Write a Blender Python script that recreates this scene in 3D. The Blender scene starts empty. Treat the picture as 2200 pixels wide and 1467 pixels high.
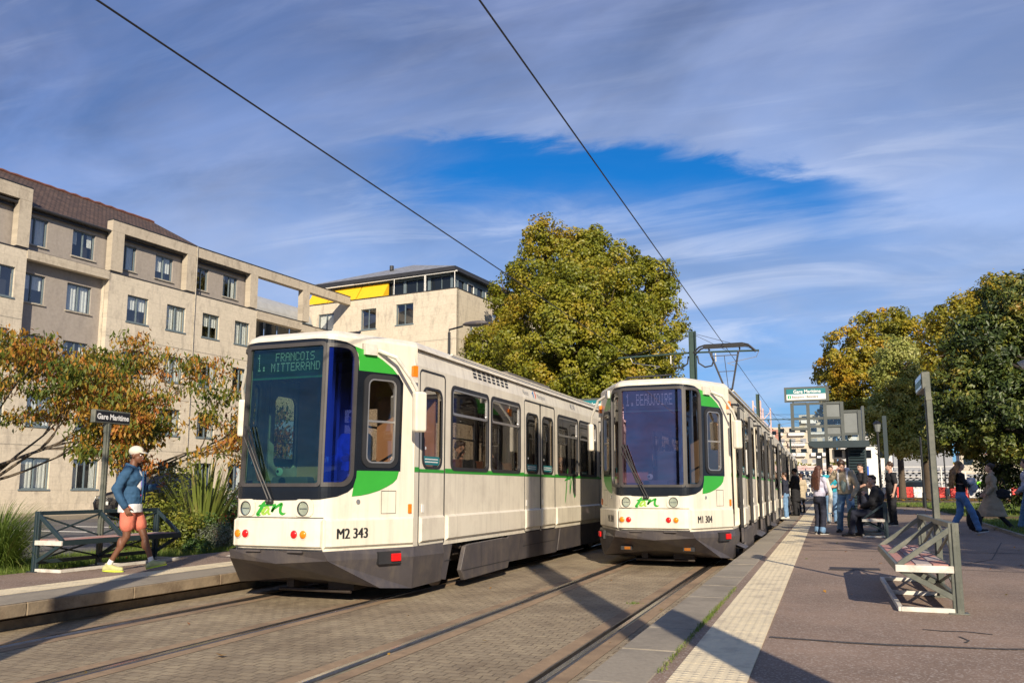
import bpy, bmesh, math, random
import numpy as np
from mathutils import Vector, Matrix, noise
from mathutils.geometry import tessellate_polygon
R = math.radians
rnd = random.Random(7)
SC = bpy.context.scene
C = SC.collection

# ------------------------------------------------------------------ camera, sky, sun
CAM_H = 1.33
cam_d = bpy.data.cameras.new("camera")
cam = bpy.data.objects.new("camera", cam_d)
C.objects.link(cam)
SC.camera = cam
cam_d.sensor_width = 36.0
cam_d.lens = 1776.0 / 2200.0 * 36.0
cam_d.shift_y = 0.03094
cam_d.clip_start = 0.05
cam_d.clip_end = 3000
cam.location = (0, 0, CAM_H)
cam.rotation_euler = (R(90 + 7.9), 0, R(20.6014))

SUN_EL, SUN_AZ = 26.0, 152.6           # azimuth clockwise from +Y
sun_dir = Vector((math.sin(R(SUN_AZ)) * math.cos(R(SUN_EL)), math.cos(R(SUN_AZ)) * math.cos(R(SUN_EL)), math.sin(R(SUN_EL))))
sun_d = bpy.data.lights.new("sun", 'SUN')
sun_d.energy = 4.6
sun_d.angle = R(0.5)
sun_d.color = (1.0, 0.87, 0.69)
sun = bpy.data.objects.new("sun", sun_d)
C.objects.link(sun)
sun.rotation_euler = (-sun_dir).to_track_quat('-Z', 'Y').to_euler()

SC.view_settings.view_transform = 'Standard'
SC.view_settings.look = 'None'
SC.view_settings.exposure = 0.55
SC.view_settings.gamma = 1.0

W = bpy.data.worlds.new("World")
SC.world = W
W.use_nodes = True
wn, wl = W.node_tree.nodes, W.node_tree.links
wn.clear()
def wnode(t, **k):
    n = wn.new(t)
    for a, b in k.items():
        setattr(n, a, b)
    return n
def wmath(op, a, b=None, c=None, clamp=False):
    n = wn.new('ShaderNodeMath'); n.operation = op; n.use_clamp = clamp
    for i, v in enumerate((a, b, c)):
        if v is None: continue
        if isinstance(v, (int, float)): n.inputs[i].default_value = v
        else: wl.new(v, n.inputs[i])
    return n.outputs[0]
def wstep(v, lo, hi):
    n = wn.new('ShaderNodeMapRange'); n.interpolation_type = 'SMOOTHSTEP'
    wl.new(v, n.inputs[0]); n.inputs[1].default_value = lo; n.inputs[2].default_value = hi
    n.inputs[3].default_value = 0; n.inputs[4].default_value = 1
    return n.outputs[0]
sky = wnode('ShaderNodeTexSky')
sky.sky_type = 'NISHITA'
sky.sun_disc = False
sky.sun_elevation = R(SUN_EL)
sky.sun_rotation = R(SUN_AZ)
sky.air_density = 1.0
sky.dust_density = 0.4
sky.ozone_density = 3.0
tc = wnode('ShaderNodeTexCoord')
sp = wnode('ShaderNodeSeparateXYZ'); wl.new(tc.outputs['Generated'], sp.inputs[0])
ymax = wmath('MAXIMUM', sp.outputs[1], 0.05)
gx = wmath('DIVIDE', sp.outputs[0], ymax)      # position of a cloud on the sky, measured along the street
gz = wmath('DIVIDE', sp.outputs[2], ymax)
cv = wnode('ShaderNodeCombineXYZ'); wl.new(gx, cv.inputs[0]); wl.new(gz, cv.inputs[1])
def wnoise(scale, sx, sy, rot, detail=4, rough=0.55, dist=0.0):
    m = wnode('ShaderNodeMapping'); wl.new(cv.outputs[0], m.inputs[0])
    m.inputs['Rotation'].default_value = (0, 0, rot); m.inputs['Scale'].default_value = (sx, sy, 1)
    n = wnode('ShaderNodeTexNoise'); wl.new(m.outputs[0], n.inputs['Vector'])
    n.inputs['Scale'].default_value = scale; n.inputs['Detail'].default_value = detail
    n.inputs['Roughness'].default_value = rough; n.inputs['Distortion'].default_value = dist
    return n.outputs['Fac']
n1 = wnoise(2.2, 1.0, 2.6, 0.25, 6, 0.5, 0.6)
n2 = wnoise(1.1, 1.0, 1.8, -0.3, 3, 0.5, 0.3)
n3 = wnoise(9.0, 1.0, 3.5, 0.2, 7, 0.62, 0.5)
# sharp lower rim of the big veil of cloud: clear blue lies below it
wob = wmath('MULTIPLY', wmath('SUBTRACT', n3, 0.5), 0.07)
wob2 = wmath('ADD', wmath('MULTIPLY', wmath('SUBTRACT', n1, 0.5), 0.12), wmath('MULTIPLY', wmath('SUBTRACT', n3, 0.5), 0.05))
rim = wmath('SUBTRACT', 0.376, wmath('MULTIPLY', gx, 0.361))
rim = wmath('SUBTRACT', rim, wmath('MULTIPLY', wmath('MULTIPLY', gx, gx), 0.225))
above = wmath('SUBTRACT', wmath('ADD', gz, wob), rim)
open_top = wstep(above, 0.008, -0.022)                     # 1 just below the rim
flr = wmath('ADD', 0.305, wmath('MULTIPLY', gx, -0.16))
open_bot = wstep(wmath('ADD', wmath('SUBTRACT', gz, flr), wob2), -0.07, 0.06)
lft = wstep(wmath('ADD', gx, wmath('MULTIPLY', wob2, 2.5)), -0.72, -0.42)
rgt = wstep(wmath('ADD', gx, wob2), 0.15, 0.0)
clear = wmath('MULTIPLY', wmath('MULTIPLY', open_top, open_bot), wmath('MULTIPLY', lft, rgt))
veil = wmath('ADD', wmath('MULTIPLY', wstep(n1, 0.30, 0.68), 0.40), wmath('MULTIPLY', wstep(n2, 0.3, 0.7), 0.35))
veil = wmath('ADD', veil, wmath('MULTIPLY', wstep(n3, 0.35, 0.75), 0.16))
low = wstep(gz, 0.42, 0.12)
veil_hi = wmath('ADD', wmath('MULTIPLY', veil, 0.42), 0.60)
veil_lo = wmath('ADD', wmath('MULTIPLY', veil, 0.70), 0.42)
mx = wnode('ShaderNodeMix'); wl.new(low, mx.inputs[0]); wl.new(veil_hi, mx.inputs[2]); wl.new(veil_lo, mx.inputs[3])
cl = wmath('MULTIPLY', mx.outputs[0], wmath('SUBTRACT', 1.0, wmath('MULTIPLY', clear, 0.97)), clamp=True)
blue = wnode('ShaderNodeMix', data_type='RGBA', blend_type='MULTIPLY')
blue.inputs[0].default_value = 1.0
wl.new(sky.outputs[0], blue.inputs[6]); blue.inputs[7].default_value = (0.03, 0.50, 0.92, 1)
ccol = wnode('ShaderNodeMix', data_type='RGBA')
wl.new(wstep(gz, 0.75, 0.05), ccol.inputs[0])
ccol.inputs[6].default_value = (1.50, 1.95, 3.55, 1)
ccol.inputs[7].default_value = (3.3, 4.1, 5.9, 1)
n4 = wnoise(1.6, 1.0, 2.4, 0.2, 5, 0.55, 0.8)
edge = wstep(above, 0.14, 0.0)                            # brighter towards the rim
lum = wmath('ADD', wmath('MULTIPLY', wstep(n4, 0.28, 0.72), 0.42), wmath('ADD', 0.70, wmath('MULTIPLY', wmath('MULTIPLY', edge, wstep(above, -0.05, 0.0)), 0.16)))
cm = wnode('ShaderNodeVectorMath', operation='SCALE'); wl.new(ccol.outputs[2], cm.inputs[0]); wl.new(lum, cm.inputs[3])
fin = wnode('ShaderNodeMix', data_type='RGBA')
wl.new(cl, fin.inputs[0]); wl.new(blue.outputs[2], fin.inputs[6]); wl.new(cm.outputs[0], fin.inputs[7])
n5 = wnoise(3.2, 0.8, 5.5, 0.12, 7, 0.60, 0.9)
n6 = wnoise(1.3, 1.0, 1.6, 0.9, 2, 0.5, 0.2)
wisp = wmath('MULTIPLY', wmath('MULTIPLY', wstep(n5, 0.44, 0.70), wstep(n6, 0.32, 0.58)), wmath('SUBTRACT', 1.0, wmath('MULTIPLY', clear, 0.85)))
wisp = wmath('MULTIPLY', wisp, wmath('ADD', 0.08, wmath('MULTIPLY', wstep(gz, 0.50, 0.28), 0.52)))
fin2 = wnode('ShaderNodeMix', data_type='RGBA'); wl.new(wisp, fin2.inputs[0]); wl.new(fin.outputs[2], fin2.inputs[6]); fin2.inputs[7].default_value = (5.0, 5.5, 6.8, 1)
fin = fin2
bg = wnode('ShaderNodeBackground'); bg.inputs[1].default_value = 0.10
wl.new(fin.outputs[2], bg.inputs[0])
wo = wnode('ShaderNodeOutputWorld'); wl.new(bg.outputs[0], wo.inputs[0])

# ------------------------------------------------------------------ materials
def newmat(name):
    m = bpy.data.materials.new(name); m.use_nodes = True
    return m, m.node_tree.nodes, m.node_tree.links, m.node_tree.nodes['Principled BSDF']
def mat(name, col, rough=0.6, metal=0.0, var=0.12, scale=3.0, bump=0.0, bscale=40.0, col2=None, detail=5, spec=0.5, dirt=None, dscale=1.2):
    """paint, stone, cloth ...: colour broken up by noise in world/object space, optional relief"""
    m, n, l, b = newmat(name)
    tcn = n.new('ShaderNodeTexCoord')
    nz = n.new('ShaderNodeTexNoise'); nz.inputs['Scale'].default_value = scale; nz.inputs['Detail'].default_value = detail
    nz.inputs['Roughness'].default_value = 0.62
    l.new(tcn.outputs['Object'], nz.inputs['Vector'])
    rp = n.new('ShaderNodeValToRGB')
    c2 = col2 if col2 else tuple(max(0, c * (1 + var)) for c in col)
    c1 = col if col2 else tuple(max(0, c * (1 - var)) for c in col)
    rp.color_ramp.elements[0].position = 0.3; rp.color_ramp.elements[1].position = 0.7
    rp.color_ramp.elements[0].color = (*c1, 1); rp.color_ramp.elements[1].color = (*c2, 1)
    l.new(nz.outputs['Fac'], rp.inputs[0])
    out = rp.outputs[0]
    if dirt:
        dn = n.new('ShaderNodeTexNoise'); dn.inputs['Scale'].default_value = dscale; dn.inputs['Detail'].default_value = 8
        dn.inputs['Roughness'].default_value = 0.7
        l.new(tcn.outputs['Object'], dn.inputs['Vector'])
        mr = n.new('ShaderNodeMapRange'); mr.inputs[1].default_value = 0.48; mr.inputs[2].default_value = 0.72
        l.new(dn.outputs['Fac'], mr.inputs[0])
        mm = n.new('ShaderNodeMix'); mm.data_type = 'RGBA'
        l.new(mr.outputs[0], mm.inputs[0]); l.new(out, mm.inputs[6]); mm.inputs[7].default_value = (*dirt, 1)
        out = mm.outputs[2]
    l.new(out, b.inputs['Base Color'])
    b.inputs['Roughness'].default_value = rough; b.inputs['Metallic'].default_value = metal
    b.inputs['Specular IOR Level'].default_value = spec
    if bump:
        bn = n.new('ShaderNodeTexNoise'); bn.inputs['Scale'].default_value = bscale; bn.inputs['Detail'].default_value = 4
        l.new(tcn.outputs['Object'], bn.inputs['Vector'])
        bp = n.new('ShaderNodeBump'); bp.inputs['Strength'].default_value = bump; bp.inputs['Distance'].default_value = 0.01
        l.new(bn.outputs['Fac'], bp.inputs['Height']); l.new(bp.outputs[0], b.inputs['Normal'])
    return m
def glass(name, tint, refl=0.06, ior=1.5, rough=0.02, gcol=(1, 1, 1)):
    m = bpy.data.materials.new(name); m.use_nodes = True
    n, l = m.node_tree.nodes, m.node_tree.links
    n.clear()
    t = n.new('ShaderNodeBsdfTransparent'); t.inputs[0].default_value = (*tint, 1)
    g = n.new('ShaderNodeBsdfGlossy'); g.inputs['Roughness'].default_value = rough; g.inputs[0].default_value = (*gcol, 1)
    r0 = ((ior - 1) / (ior + 1)) ** 2 * 2              # two faces of one pane; same from either side
    f = n.new('ShaderNodeLayerWeight'); f.inputs[0].default_value = 0.5
    p = n.new('ShaderNodeMath'); p.operation = 'POWER'; p.inputs[1].default_value = 4.0; l.new(f.outputs['Facing'], p.inputs[0])
    a = n.new('ShaderNodeMath'); a.operation = 'MULTIPLY_ADD'; a.use_clamp = True; a.inputs[1].default_value = 1 - r0; a.inputs[2].default_value = r0 + refl
    l.new(p.outputs[0], a.inputs[0])
    mx = n.new('ShaderNodeMixShader'); l.new(a.outputs[0], mx.inputs[0]); l.new(t.outputs[0], mx.inputs[1]); l.new(g.outputs[0], mx.inputs[2])
    o = n.new('ShaderNodeOutputMaterial'); l.new(mx.outputs[0], o.inputs[0])
    return m
def emis(name, col, s):
    m, n, l, b = newmat(name)
    b.inputs['Base Color'].default_value = (*col, 1)
    b.inputs['Emission Color'].default_value = (*col, 1); b.inputs['Emission Strength'].default_value = s
    return m
def leafmat(name, cols, rough=0.5, trans=0.3, nscale=0.5):
    """cols: list of (pos, rgb) picked per leaf by its 'tone'"""
    m, n, l, b = newmat(name)
    at = n.new('ShaderNodeAttribute'); at.attribute_name = 'tone'
    geo = n.new('ShaderNodeNewGeometry')
    nz = n.new('ShaderNodeTexNoise'); nz.inputs['Scale'].default_value = nscale; nz.inputs['Detail'].default_value = 3
    l.new(geo.outputs['Position'], nz.inputs['Vector'])
    ad = n.new('ShaderNodeMath'); ad.operation = 'MULTIPLY_ADD'; ad.inputs[1].default_value = 0.6; ad.use_clamp = True
    sb = n.new('ShaderNodeMath'); sb.operation = 'MULTIPLY_ADD'; sb.inputs[1].default_value = 1.4; sb.inputs[2].default_value = -0.5
    l.new(nz.outputs['Fac'], sb.inputs[0]); l.new(at.outputs['Fac'], ad.inputs[0]); l.new(sb.outputs[0], ad.inputs[2])
    rp = n.new('ShaderNodeValToRGB')
    el = rp.color_ramp.elements
    while len(el) < len(cols): el.new(0.5)
    for e, (p, c) in zip(el, cols): e.position = p; e.color = (*c, 1)
    l.new(ad.outputs[0], rp.inputs[0]); l.new(rp.outputs[0], b.inputs['Base Color'])
    b.inputs['Roughness'].default_value = rough
    tr = n.new('ShaderNodeBsdfTranslucent'); l.new(rp.outputs[0], tr.inputs[0])
    mx = n.new('ShaderNodeMixShader'); mx.inputs[0].default_value = trans
    l.new(b.outputs[0], mx.inputs[1]); l.new(tr.outputs[0], mx.inputs[2])
    l.new(mx.outputs[0], n['Material Output'].inputs[0])
    return m

def m_setts():
    m, n, l, b = newmat('granite_setts')
    geo = n.new('ShaderNodeNewGeometry')
    dn = n.new('ShaderNodeTexNoise'); dn.inputs['Scale'].default_value = 3.0; dn.inputs['Detail'].default_value = 4; l.new(geo.outputs['Position'], dn.inputs['Vector'])
    mp = n.new('ShaderNodeMix'); mp.data_type = 'RGBA'; mp.blend_type = 'LINEAR_LIGHT'; mp.inputs[0].default_value = 0.035
    l.new(geo.outputs['Position'], mp.inputs[6]); l.new(dn.outputs['Color'], mp.inputs[7])
    br = n.new('ShaderNodeTexBrick')
    br.inputs['Scale'].default_value = 1.0; br.inputs['Brick Width'].default_value = 0.135; br.inputs['Row Height'].default_value = 0.10
    br.inputs['Mortar Size'].default_value = 0.0065; br.inputs['Mortar Smooth'].default_value = 0.8
    br.inputs['Color1'].default_value = (0.315, 0.265, 0.190, 1); br.inputs['Color2'].default_value = (0.380, 0.320, 0.225, 1)
    br.inputs['Mortar'].default_value = (0.215, 0.17, 0.115, 1)
    l.new(mp.outputs[2], br.inputs['Vector'])
    big = n.new('ShaderNodeTexNoise'); big.inputs['Scale'].default_value = 0.9; big.inputs['Detail'].default_value = 10; big.inputs['Roughness'].default_value = 0.78
    l.new(geo.outputs['Position'], big.inputs['Vector'])
    rp = n.new('ShaderNodeValToRGB'); rp.color_ramp.elements[0].position = 0.34; rp.color_ramp.elements[1].position = 0.68
    rp.color_ramp.elements[0].color = (0.60, 0.54, 0.48, 1); rp.color_ramp.elements[1].color = (1.22, 1.17, 1.08, 1)
    l.new(big.outputs['Fac'], rp.inputs[0])
    mu = n.new('ShaderNodeMix'); mu.data_type = 'RGBA'; mu.blend_type = 'MULTIPLY'; mu.inputs[0].default_value = 1.0
    l.new(br.outputs['Color'], mu.inputs[6]); l.new(rp.outputs[0], mu.inputs[7])
    # oil and rust streaks along the track
    sx = n.new('ShaderNodeMapping'); sx.inputs['Scale'].default_value = (2.2, 0.25, 1); l.new(geo.outputs['Position'], sx.inputs[0])
    oil = n.new('ShaderNodeTexNoise'); oil.inputs['Scale'].default_value = 1.3; oil.inputs['Detail'].default_value = 8; oil.inputs['Roughness'].default_value = .7; l.new(sx.outputs[0], oil.inputs['Vector'])
    om = n.new('ShaderNodeMapRange'); om.inputs[1].default_value = 0.54; om.inputs[2].default_value = 0.74; om.inputs[4].default_value = 0.7; l.new(oil.outputs['Fac'], om.inputs[0])
    mo = n.new('ShaderNodeMix'); mo.data_type = 'RGBA'; l.new(om.outputs[0], mo.inputs[0]); l.new(mu.outputs[2], mo.inputs[6]); mo.inputs[7].default_value = (0.13, 0.085, 0.05, 1)
    l.new(mo.outputs[2], b.inputs['Base Color']); b.inputs['Roughness'].default_value = 0.8
    fine = n.new('ShaderNodeTexNoise'); fine.inputs['Scale'].default_value = 55; fine.inputs['Detail'].default_value = 6; fine.inputs['Roughness'].default_value = .7
    l.new(geo.outputs['Position'], fine.inputs['Vector'])
    cell = n.new('ShaderNodeTexVoronoi'); cell.inputs['Scale'].default_value = 8.5; l.new(mp.outputs[2], cell.inputs['Vector'])
    sc = n.new('ShaderNodeSeparateColor'); l.new(cell.outputs['Color'], sc.inputs[0])
    ms = n.new('ShaderNodeMath'); ms.operation = 'MULTIPLY_ADD'; ms.inputs[1].default_value = -1.0
    l.new(br.outputs['Fac'], ms.inputs[0]); l.new(sc.outputs[0], ms.inputs[2])
    ma = n.new('ShaderNodeMath'); ma.operation = 'MULTIPLY_ADD'; ma.inputs[1].default_value = 0.9
    l.new(fine.outputs['Fac'], ma.inputs[0]); l.new(ms.outputs[0], ma.inputs[2])
    bp = n.new('ShaderNodeBump'); bp.inputs['Strength'].default_value = 0.85; bp.inputs['Distance'].default_value = 0.018
    l.new(ma.outputs[0], bp.inputs['Height']); l.new(bp.outputs[0], b.inputs['Normal'])
    return m
def m_asphalt(name, c, speck=0.35, big=0.25, bsc=0.7):
    m, n, l, b = newmat(name)
    geo = n.new('ShaderNodeNewGeometry')
    v = n.new('ShaderNodeTexVoronoi'); v.inputs['Scale'].default_value = 90; l.new(geo.outputs['Position'], v.inputs['Vector'])
    sr = n.new('ShaderNodeSeparateColor'); l.new(v.outputs['Color'], sr.inputs[0])
    mr = n.new('ShaderNodeMapRange'); mr.inputs[1].default_value = 0.72; mr.inputs[2].default_value = 1.0; l.new(sr.outputs[0], mr.inputs[0])
    nz = n.new('ShaderNodeTexNoise'); nz.inputs['Scale'].default_value = bsc; nz.inputs['Detail'].default_value = 8; nz.inputs['Roughness'].default_value = 0.68
    l.new(geo.outputs['Position'], nz.inputs['Vector'])
    rp = n.new('ShaderNodeValToRGB'); rp.color_ramp.elements[0].position = 0.3; rp.color_ramp.elements[1].position = 0.72
    rp.color_ramp.elements[0].color = (*[q * (1 - big) for q in c], 1); rp.color_ramp.elements[1].color = (*[q * (1 + big) for q in c], 1)
    l.new(nz.outputs['Fac'], rp.inputs[0])
    mx = n.new('ShaderNodeMix'); mx.data_type = 'RGBA'
    mu = n.new('ShaderNodeMath'); mu.operation = 'MULTIPLY'; mu.inputs[1].default_value = speck; l.new(mr.outputs[0], mu.inputs[0])
    l.new(mu.outputs[0], mx.inputs[0]); l.new(rp.outputs[0], mx.inputs[6]); mx.inputs[7].default_value = (0.42, 0.36, 0.31, 1)
    l.new(mx.outputs[2], b.inputs['Base Color']); b.inputs['Roughness'].default_value = 0.85
    bp = n.new('ShaderNodeBump'); bp.inputs['Strength'].default_value = 0.5; bp.inputs['Distance'].default_value = 0.006
    fn = n.new('ShaderNodeTexNoise'); fn.inputs['Scale'].default_value = 120; l.new(geo.outputs['Position'], fn.inputs['Vector'])
    l.new(fn.outputs['Fac'], bp.inputs['Height']); l.new(bp.outputs[0], b.inputs['Normal'])
    return m
def m_facade(name, c1, c2, joint, bw=1.25, rh=0.62, stain=(0.13, 0.11, 0.10), stain_amt=0.68, ms=0.007):
    """stone slabs with faint joints, rain streaks; uses the wall's own u,v stored as UV"""
    m, n, l, b = newmat(name)
    uv = n.new('ShaderNodeUVMap'); uv.uv_map = 'wall'
    br = n.new('ShaderNodeTexBrick'); br.inputs['Scale'].default_value = 1.0
    br.inputs['Brick Width'].default_value = bw; br.inputs['Row Height'].default_value = rh
    br.inputs['Mortar Size'].default_value = ms; br.inputs['Mortar Smooth'].default_value = 0.2
    br.inputs['Color1'].default_value = (*c1, 1); br.inputs['Color2'].default_value = (*c2, 1); br.inputs['Mortar'].default_value = (*joint, 1)
    l.new(uv.outputs[0], br.inputs['Vector'])
    mp = n.new('ShaderNodeMapping'); mp.inputs['Scale'].default_value = (1.3, 0.45, 1); l.new(uv.outputs[0], mp.inputs[0])
    st = n.new('ShaderNodeTexNoise'); st.inputs['Scale'].default_value = 1.6; st.inputs['Detail'].default_value = 9; st.inputs['Roughness'].default_value = 0.72
    l.new(mp.outputs[0], st.inputs['Vector'])
    mr = n.new('ShaderNodeMapRange'); mr.inputs[1].default_value = 0.5; mr.inputs[2].default_value = 0.8; l.new(st.outputs['Fac'], mr.inputs[0])
    mu = n.new('ShaderNodeMath'); mu.operation = 'MULTIPLY'; mu.inputs[1].default_value = stain_amt; l.new(mr.outputs[0], mu.inputs[0])
    mx = n.new('ShaderNodeMix'); mx.data_type = 'RGBA'; l.new(mu.outputs[0], mx.inputs[0]); l.new(br.outputs['Color'], mx.inputs[6]); mx.inputs[7].default_value = (*stain, 1)
    fl = n.new('ShaderNodeTexNoise'); fl.inputs['Scale'].default_value = 7; fl.inputs['Detail'].default_value = 8; fl.inputs['Roughness'].default_value = 0.7
    l.new(uv.outputs[0], fl.inputs['Vector'])
    mr2 = n.new('ShaderNodeMapRange'); mr2.inputs[1].default_value = 0.3; mr2.inputs[2].default_value = 0.75; mr2.inputs[3].default_value = 0.84; mr2.inputs[4].default_value = 1.1
    l.new(fl.outputs['Fac'], mr2.inputs[0])
    mm = n.new('ShaderNodeMix'); mm.data_type = 'RGBA'; mm.blend_type = 'MULTIPLY'; mm.inputs[0].default_value = 1
    l.new(mx.outputs[2], mm.inputs[6]); l.new(mr2.outputs[0], mm.inputs[7])
    l.new(mm.outputs[2], b.inputs['Base Color']); b.inputs['Roughness'].default_value = 0.9
    bp = n.new('ShaderNodeBump'); bp.inputs['Strength'].default_value = 0.35; bp.inputs['Distance'].default_value = 0.02
    l.new(fl.outputs['Fac'], bp.inputs['Height']); l.new(bp.outputs[0], b.inputs['Normal'])
    return m
def m_rows(name, c1, c2, joint, bw, rh, ms=0.01, rough=0.8, axis='uv', bump=0.6):
    m, n, l, b = newmat(name)
    uv = n.new('ShaderNodeUVMap'); uv.uv_map = 'wall'
    br = n.new('ShaderNodeTexBrick'); br.inputs['Scale'].default_value = 1.0
    br.inputs['Brick Width'].default_value = bw; br.inputs['Row Height'].default_value = rh; br.inputs['Mortar Size'].default_value = ms
    br.inputs['Color1'].default_value = (*c1, 1); br.inputs['Color2'].default_value = (*c2, 1); br.inputs['Mortar'].default_value = (*joint, 1)
    l.new(uv.outputs[0], br.inputs['Vector'])
    nz = n.new('ShaderNodeTexNoise'); nz.inputs['Scale'].default_value = 2.0; nz.inputs['Detail'].default_value = 8; l.new(uv.outputs[0], nz.inputs['Vector'])
    mr2 = n.new('ShaderNodeMapRange'); mr2.inputs[1].default_value = 0.3; mr2.inputs[2].default_value = 0.7; mr2.inputs[3].default_value = 0.7; mr2.inputs[4].default_value = 1.3
    l.new(nz.outputs['Fac'], mr2.inputs[0])
    mm = n.new('ShaderNodeMix'); mm.data_type = 'RGBA'; mm.blend_type = 'MULTIPLY'; mm.inputs[0].default_value = 1
    l.new(br.outputs['Color'], mm.inputs[6]); l.new(mr2.outputs[0], mm.inputs[7])
    l.new(mm.outputs[2], b.inputs['Base Color']); b.inputs['Roughness'].default_value = rough
    bp = n.new('ShaderNodeBump'); bp.inputs['Strength'].default_value = bump; bp.inputs['Distance'].default_value = 0.03
    l.new(br.outputs['Fac'], bp.inputs['Height']); bp.invert = True; l.new(bp.outputs[0], b.inputs['Normal'])
    return m

M = {}
M['cream'] = mat('tram_cream_paint', (0.76, 0.70, 0.57), 0.32, var=0.05, scale=1.5, dirt=(0.60, 0.54, 0.44), dscale=1.6)
def streaks(m, col, amt):
    n, l = m.node_tree.nodes, m.node_tree.links; b = n['Principled BSDF']; src = b.inputs['Base Color'].links[0].from_socket
    t = n.new('ShaderNodeTexCoord'); mp = n.new('ShaderNodeMapping'); mp.inputs['Scale'].default_value = (9, 9, 0.7); l.new(t.outputs['Object'], mp.inputs[0])
    z = n.new('ShaderNodeTexNoise'); z.inputs['Scale'].default_value = 1.0; z.inputs['Detail'].default_value = 8; z.inputs['Roughness'].default_value = .65; l.new(mp.outputs[0], z.inputs['Vector'])
    r = n.new('ShaderNodeMapRange'); r.inputs[1].default_value = .48; r.inputs[2].default_value = .78; r.inputs[4].default_value = amt; l.new(z.outputs['Fac'], r.inputs[0])
    mx = n.new('ShaderNodeMix'); mx.data_type = 'RGBA'; l.new(r.outputs[0], mx.inputs[0]); l.new(src, mx.inputs[6]); mx.inputs[7].default_value = (*col, 1); l.new(mx.outputs[2], b.inputs['Base Color'])
streaks(M['cream'], (0.42, 0.37, 0.30), 0.55)
M['tramgrey'] = mat('tram_grey_skirt', (0.066, 0.059, 0.063), 0.45, var=0.12, scale=4, dirt=(0.12, 0.10, 0.085), dscale=2.5)
streaks(M['tramgrey'], (0.15, 0.125, 0.10), 0.6)
M['green'] = mat('tram_green_film', (0.035, 0.33, 0.035), 0.35, var=0.05)
M['lime'] = mat('lime_green_film', (0.30, 0.52, 0.07), 0.4, var=0.05)
M['rubber'] = mat('black_rubber', (0.022, 0.022, 0.024), 0.55, var=0.2, bump=0.1)
M['rubgrey'] = mat('grey_rubber_seal', (0.055, 0.050, 0.048), 0.5, var=0.2)
M['blackpaint'] = mat('black_gloss_panel', (0.008, 0.010, 0.014), 0.25, var=0.2)
M['g_front'] = glass('green_tinted_windscreen', (0.29, 0.47, 0.39), 0.05, 1.5, gcol=(.5, .75, .8))
M['g_front2'] = glass('windscreen_violet_reflection', (0.42, 0.36, 0.52), 0.17, 1.6, gcol=(1.0, 0.68, 0.85))  # violet of the mirrored sky and cloud is put into the glass colours
M['g_blue'] = glass('blue_corner_pane', (0.10, 0.16, 0.62), 0.22, 1.5, rough=.08, gcol=(0.14, 0.20, 0.95))
M['g_dark'] = glass('dark_corner_pane', (0.25, 0.30, 0.34), 0.05, 1.5)
M['g_side'] = glass('tinted_side_glass', (0.58, 0.54, 0.50), 0.04, 1.5)
M['g_build'] = glass('window_glass', (0.84, 0.87, 0.88), 0.07, 1.5)
M['g_shelter'] = glass('shelter_glass', (0.72, 0.80, 0.78), 0.08, 1.5)
M['alu'] = mat('aluminium_trim', (0.55, 0.53, 0.50), 0.35, 0.8, var=0.1)
M['steel'] = mat('worn_steel', (0.26, 0.235, 0.22), 0.28, 0.9, var=0.25, scale=8)
M['railhead'] = mat('polished_rail_head', (0.50, 0.47, 0.43), 0.22, 0.95, var=0.15, scale=6)
M['darksteel'] = mat('rusty_dark_steel', (0.05, 0.038, 0.03), 0.6, 0.3, var=0.3, scale=8)
M['wood_in'] = mat('brown_cab_lining', (0.52, 0.29, 0.15), 0.6, var=0.15)
M['inner'] = mat('dark_interior_lining', (0.13, 0.115, 0.10), 0.7, var=0.15)
M['seatred'] = mat('brown_seat_fabric', (0.11, 0.045, 0.025), 0.8, var=0.25)
M['teal'] = mat('teal_sign_film', (0.012, 0.17, 0.19), 0.4, var=0.05)
M['white'] = mat('white_enamel', (0.80, 0.78, 0.72), 0.4, var=0.05)
M['offwhite'] = mat('worn_white_paint', (0.66, 0.62, 0.54), 0.5, var=0.12, scale=8, dirt=(0.4, 0.36, 0.3), dscale=6)
M['txt_black'] = mat('black_lettering', (0.015, 0.015, 0.018), 0.5, var=0.1)
M['txt_grey'] = mat('grey_lettering', (0.27, 0.28, 0.30), 0.5, var=0.05)
M['txt_white'] = mat('white_lettering', (0.82, 0.81, 0.78), 0.5, var=0.03)
M['red_lens'] = mat('red_lamp_lens', (0.62, 0.012, 0.012), 0.2, var=0.25, scale=60)
M['amber_lens'] = mat('amber_lamp_lens', (0.75, 0.24, 0.01), 0.2, var=0.25, scale=60)
M['amber_dim'] = mat('dull_amber_lens', (0.30, 0.10, 0.01), 0.3, var=0.3, scale=60)
M['orange_lens'] = mat('orange_lamp_lens', (0.80, 0.19, 0.01), 0.25, var=0.2, scale=60)
M['chrome'] = mat('lamp_reflector', (0.55, 0.55, 0.52), 0.15, 0.95, var=0.3, scale=30)
M['polegreen'] = mat('flaked_grey_green_paint', (0.100, 0.108, 0.088), 0.42, 0.0, var=0.15, scale=5, dirt=(0.22, 0.215, 0.17), dscale=3.0, bump=0.15, bscale=25)
M['poledark'] = mat('dark_green_mast_paint', (0.030, 0.060, 0.048), 0.5, var=0.2, scale=5)
M['shelterpaint'] = mat('petrol_shelter_paint', (0.020, 0.036, 0.042), 0.45, var=0.15)
M['shelterlight'] = mat('faded_shelter_frame', (0.075, 0.085, 0.078), 0.5, var=0.15)
M['blackmetal'] = mat('black_post_paint', (0.012, 0.013, 0.015), 0.4, var=0.2)
M['asphalt_red'] = m_asphalt('reddish_platform_asphalt', (0.228, 0.158, 0.114), 0.75, 0.30, 0.8)
M['asphalt_patch'] = m_asphalt('dark_bitumen', (0.055, 0.048, 0.045), 0.3, 0.2, 2.0)
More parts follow.
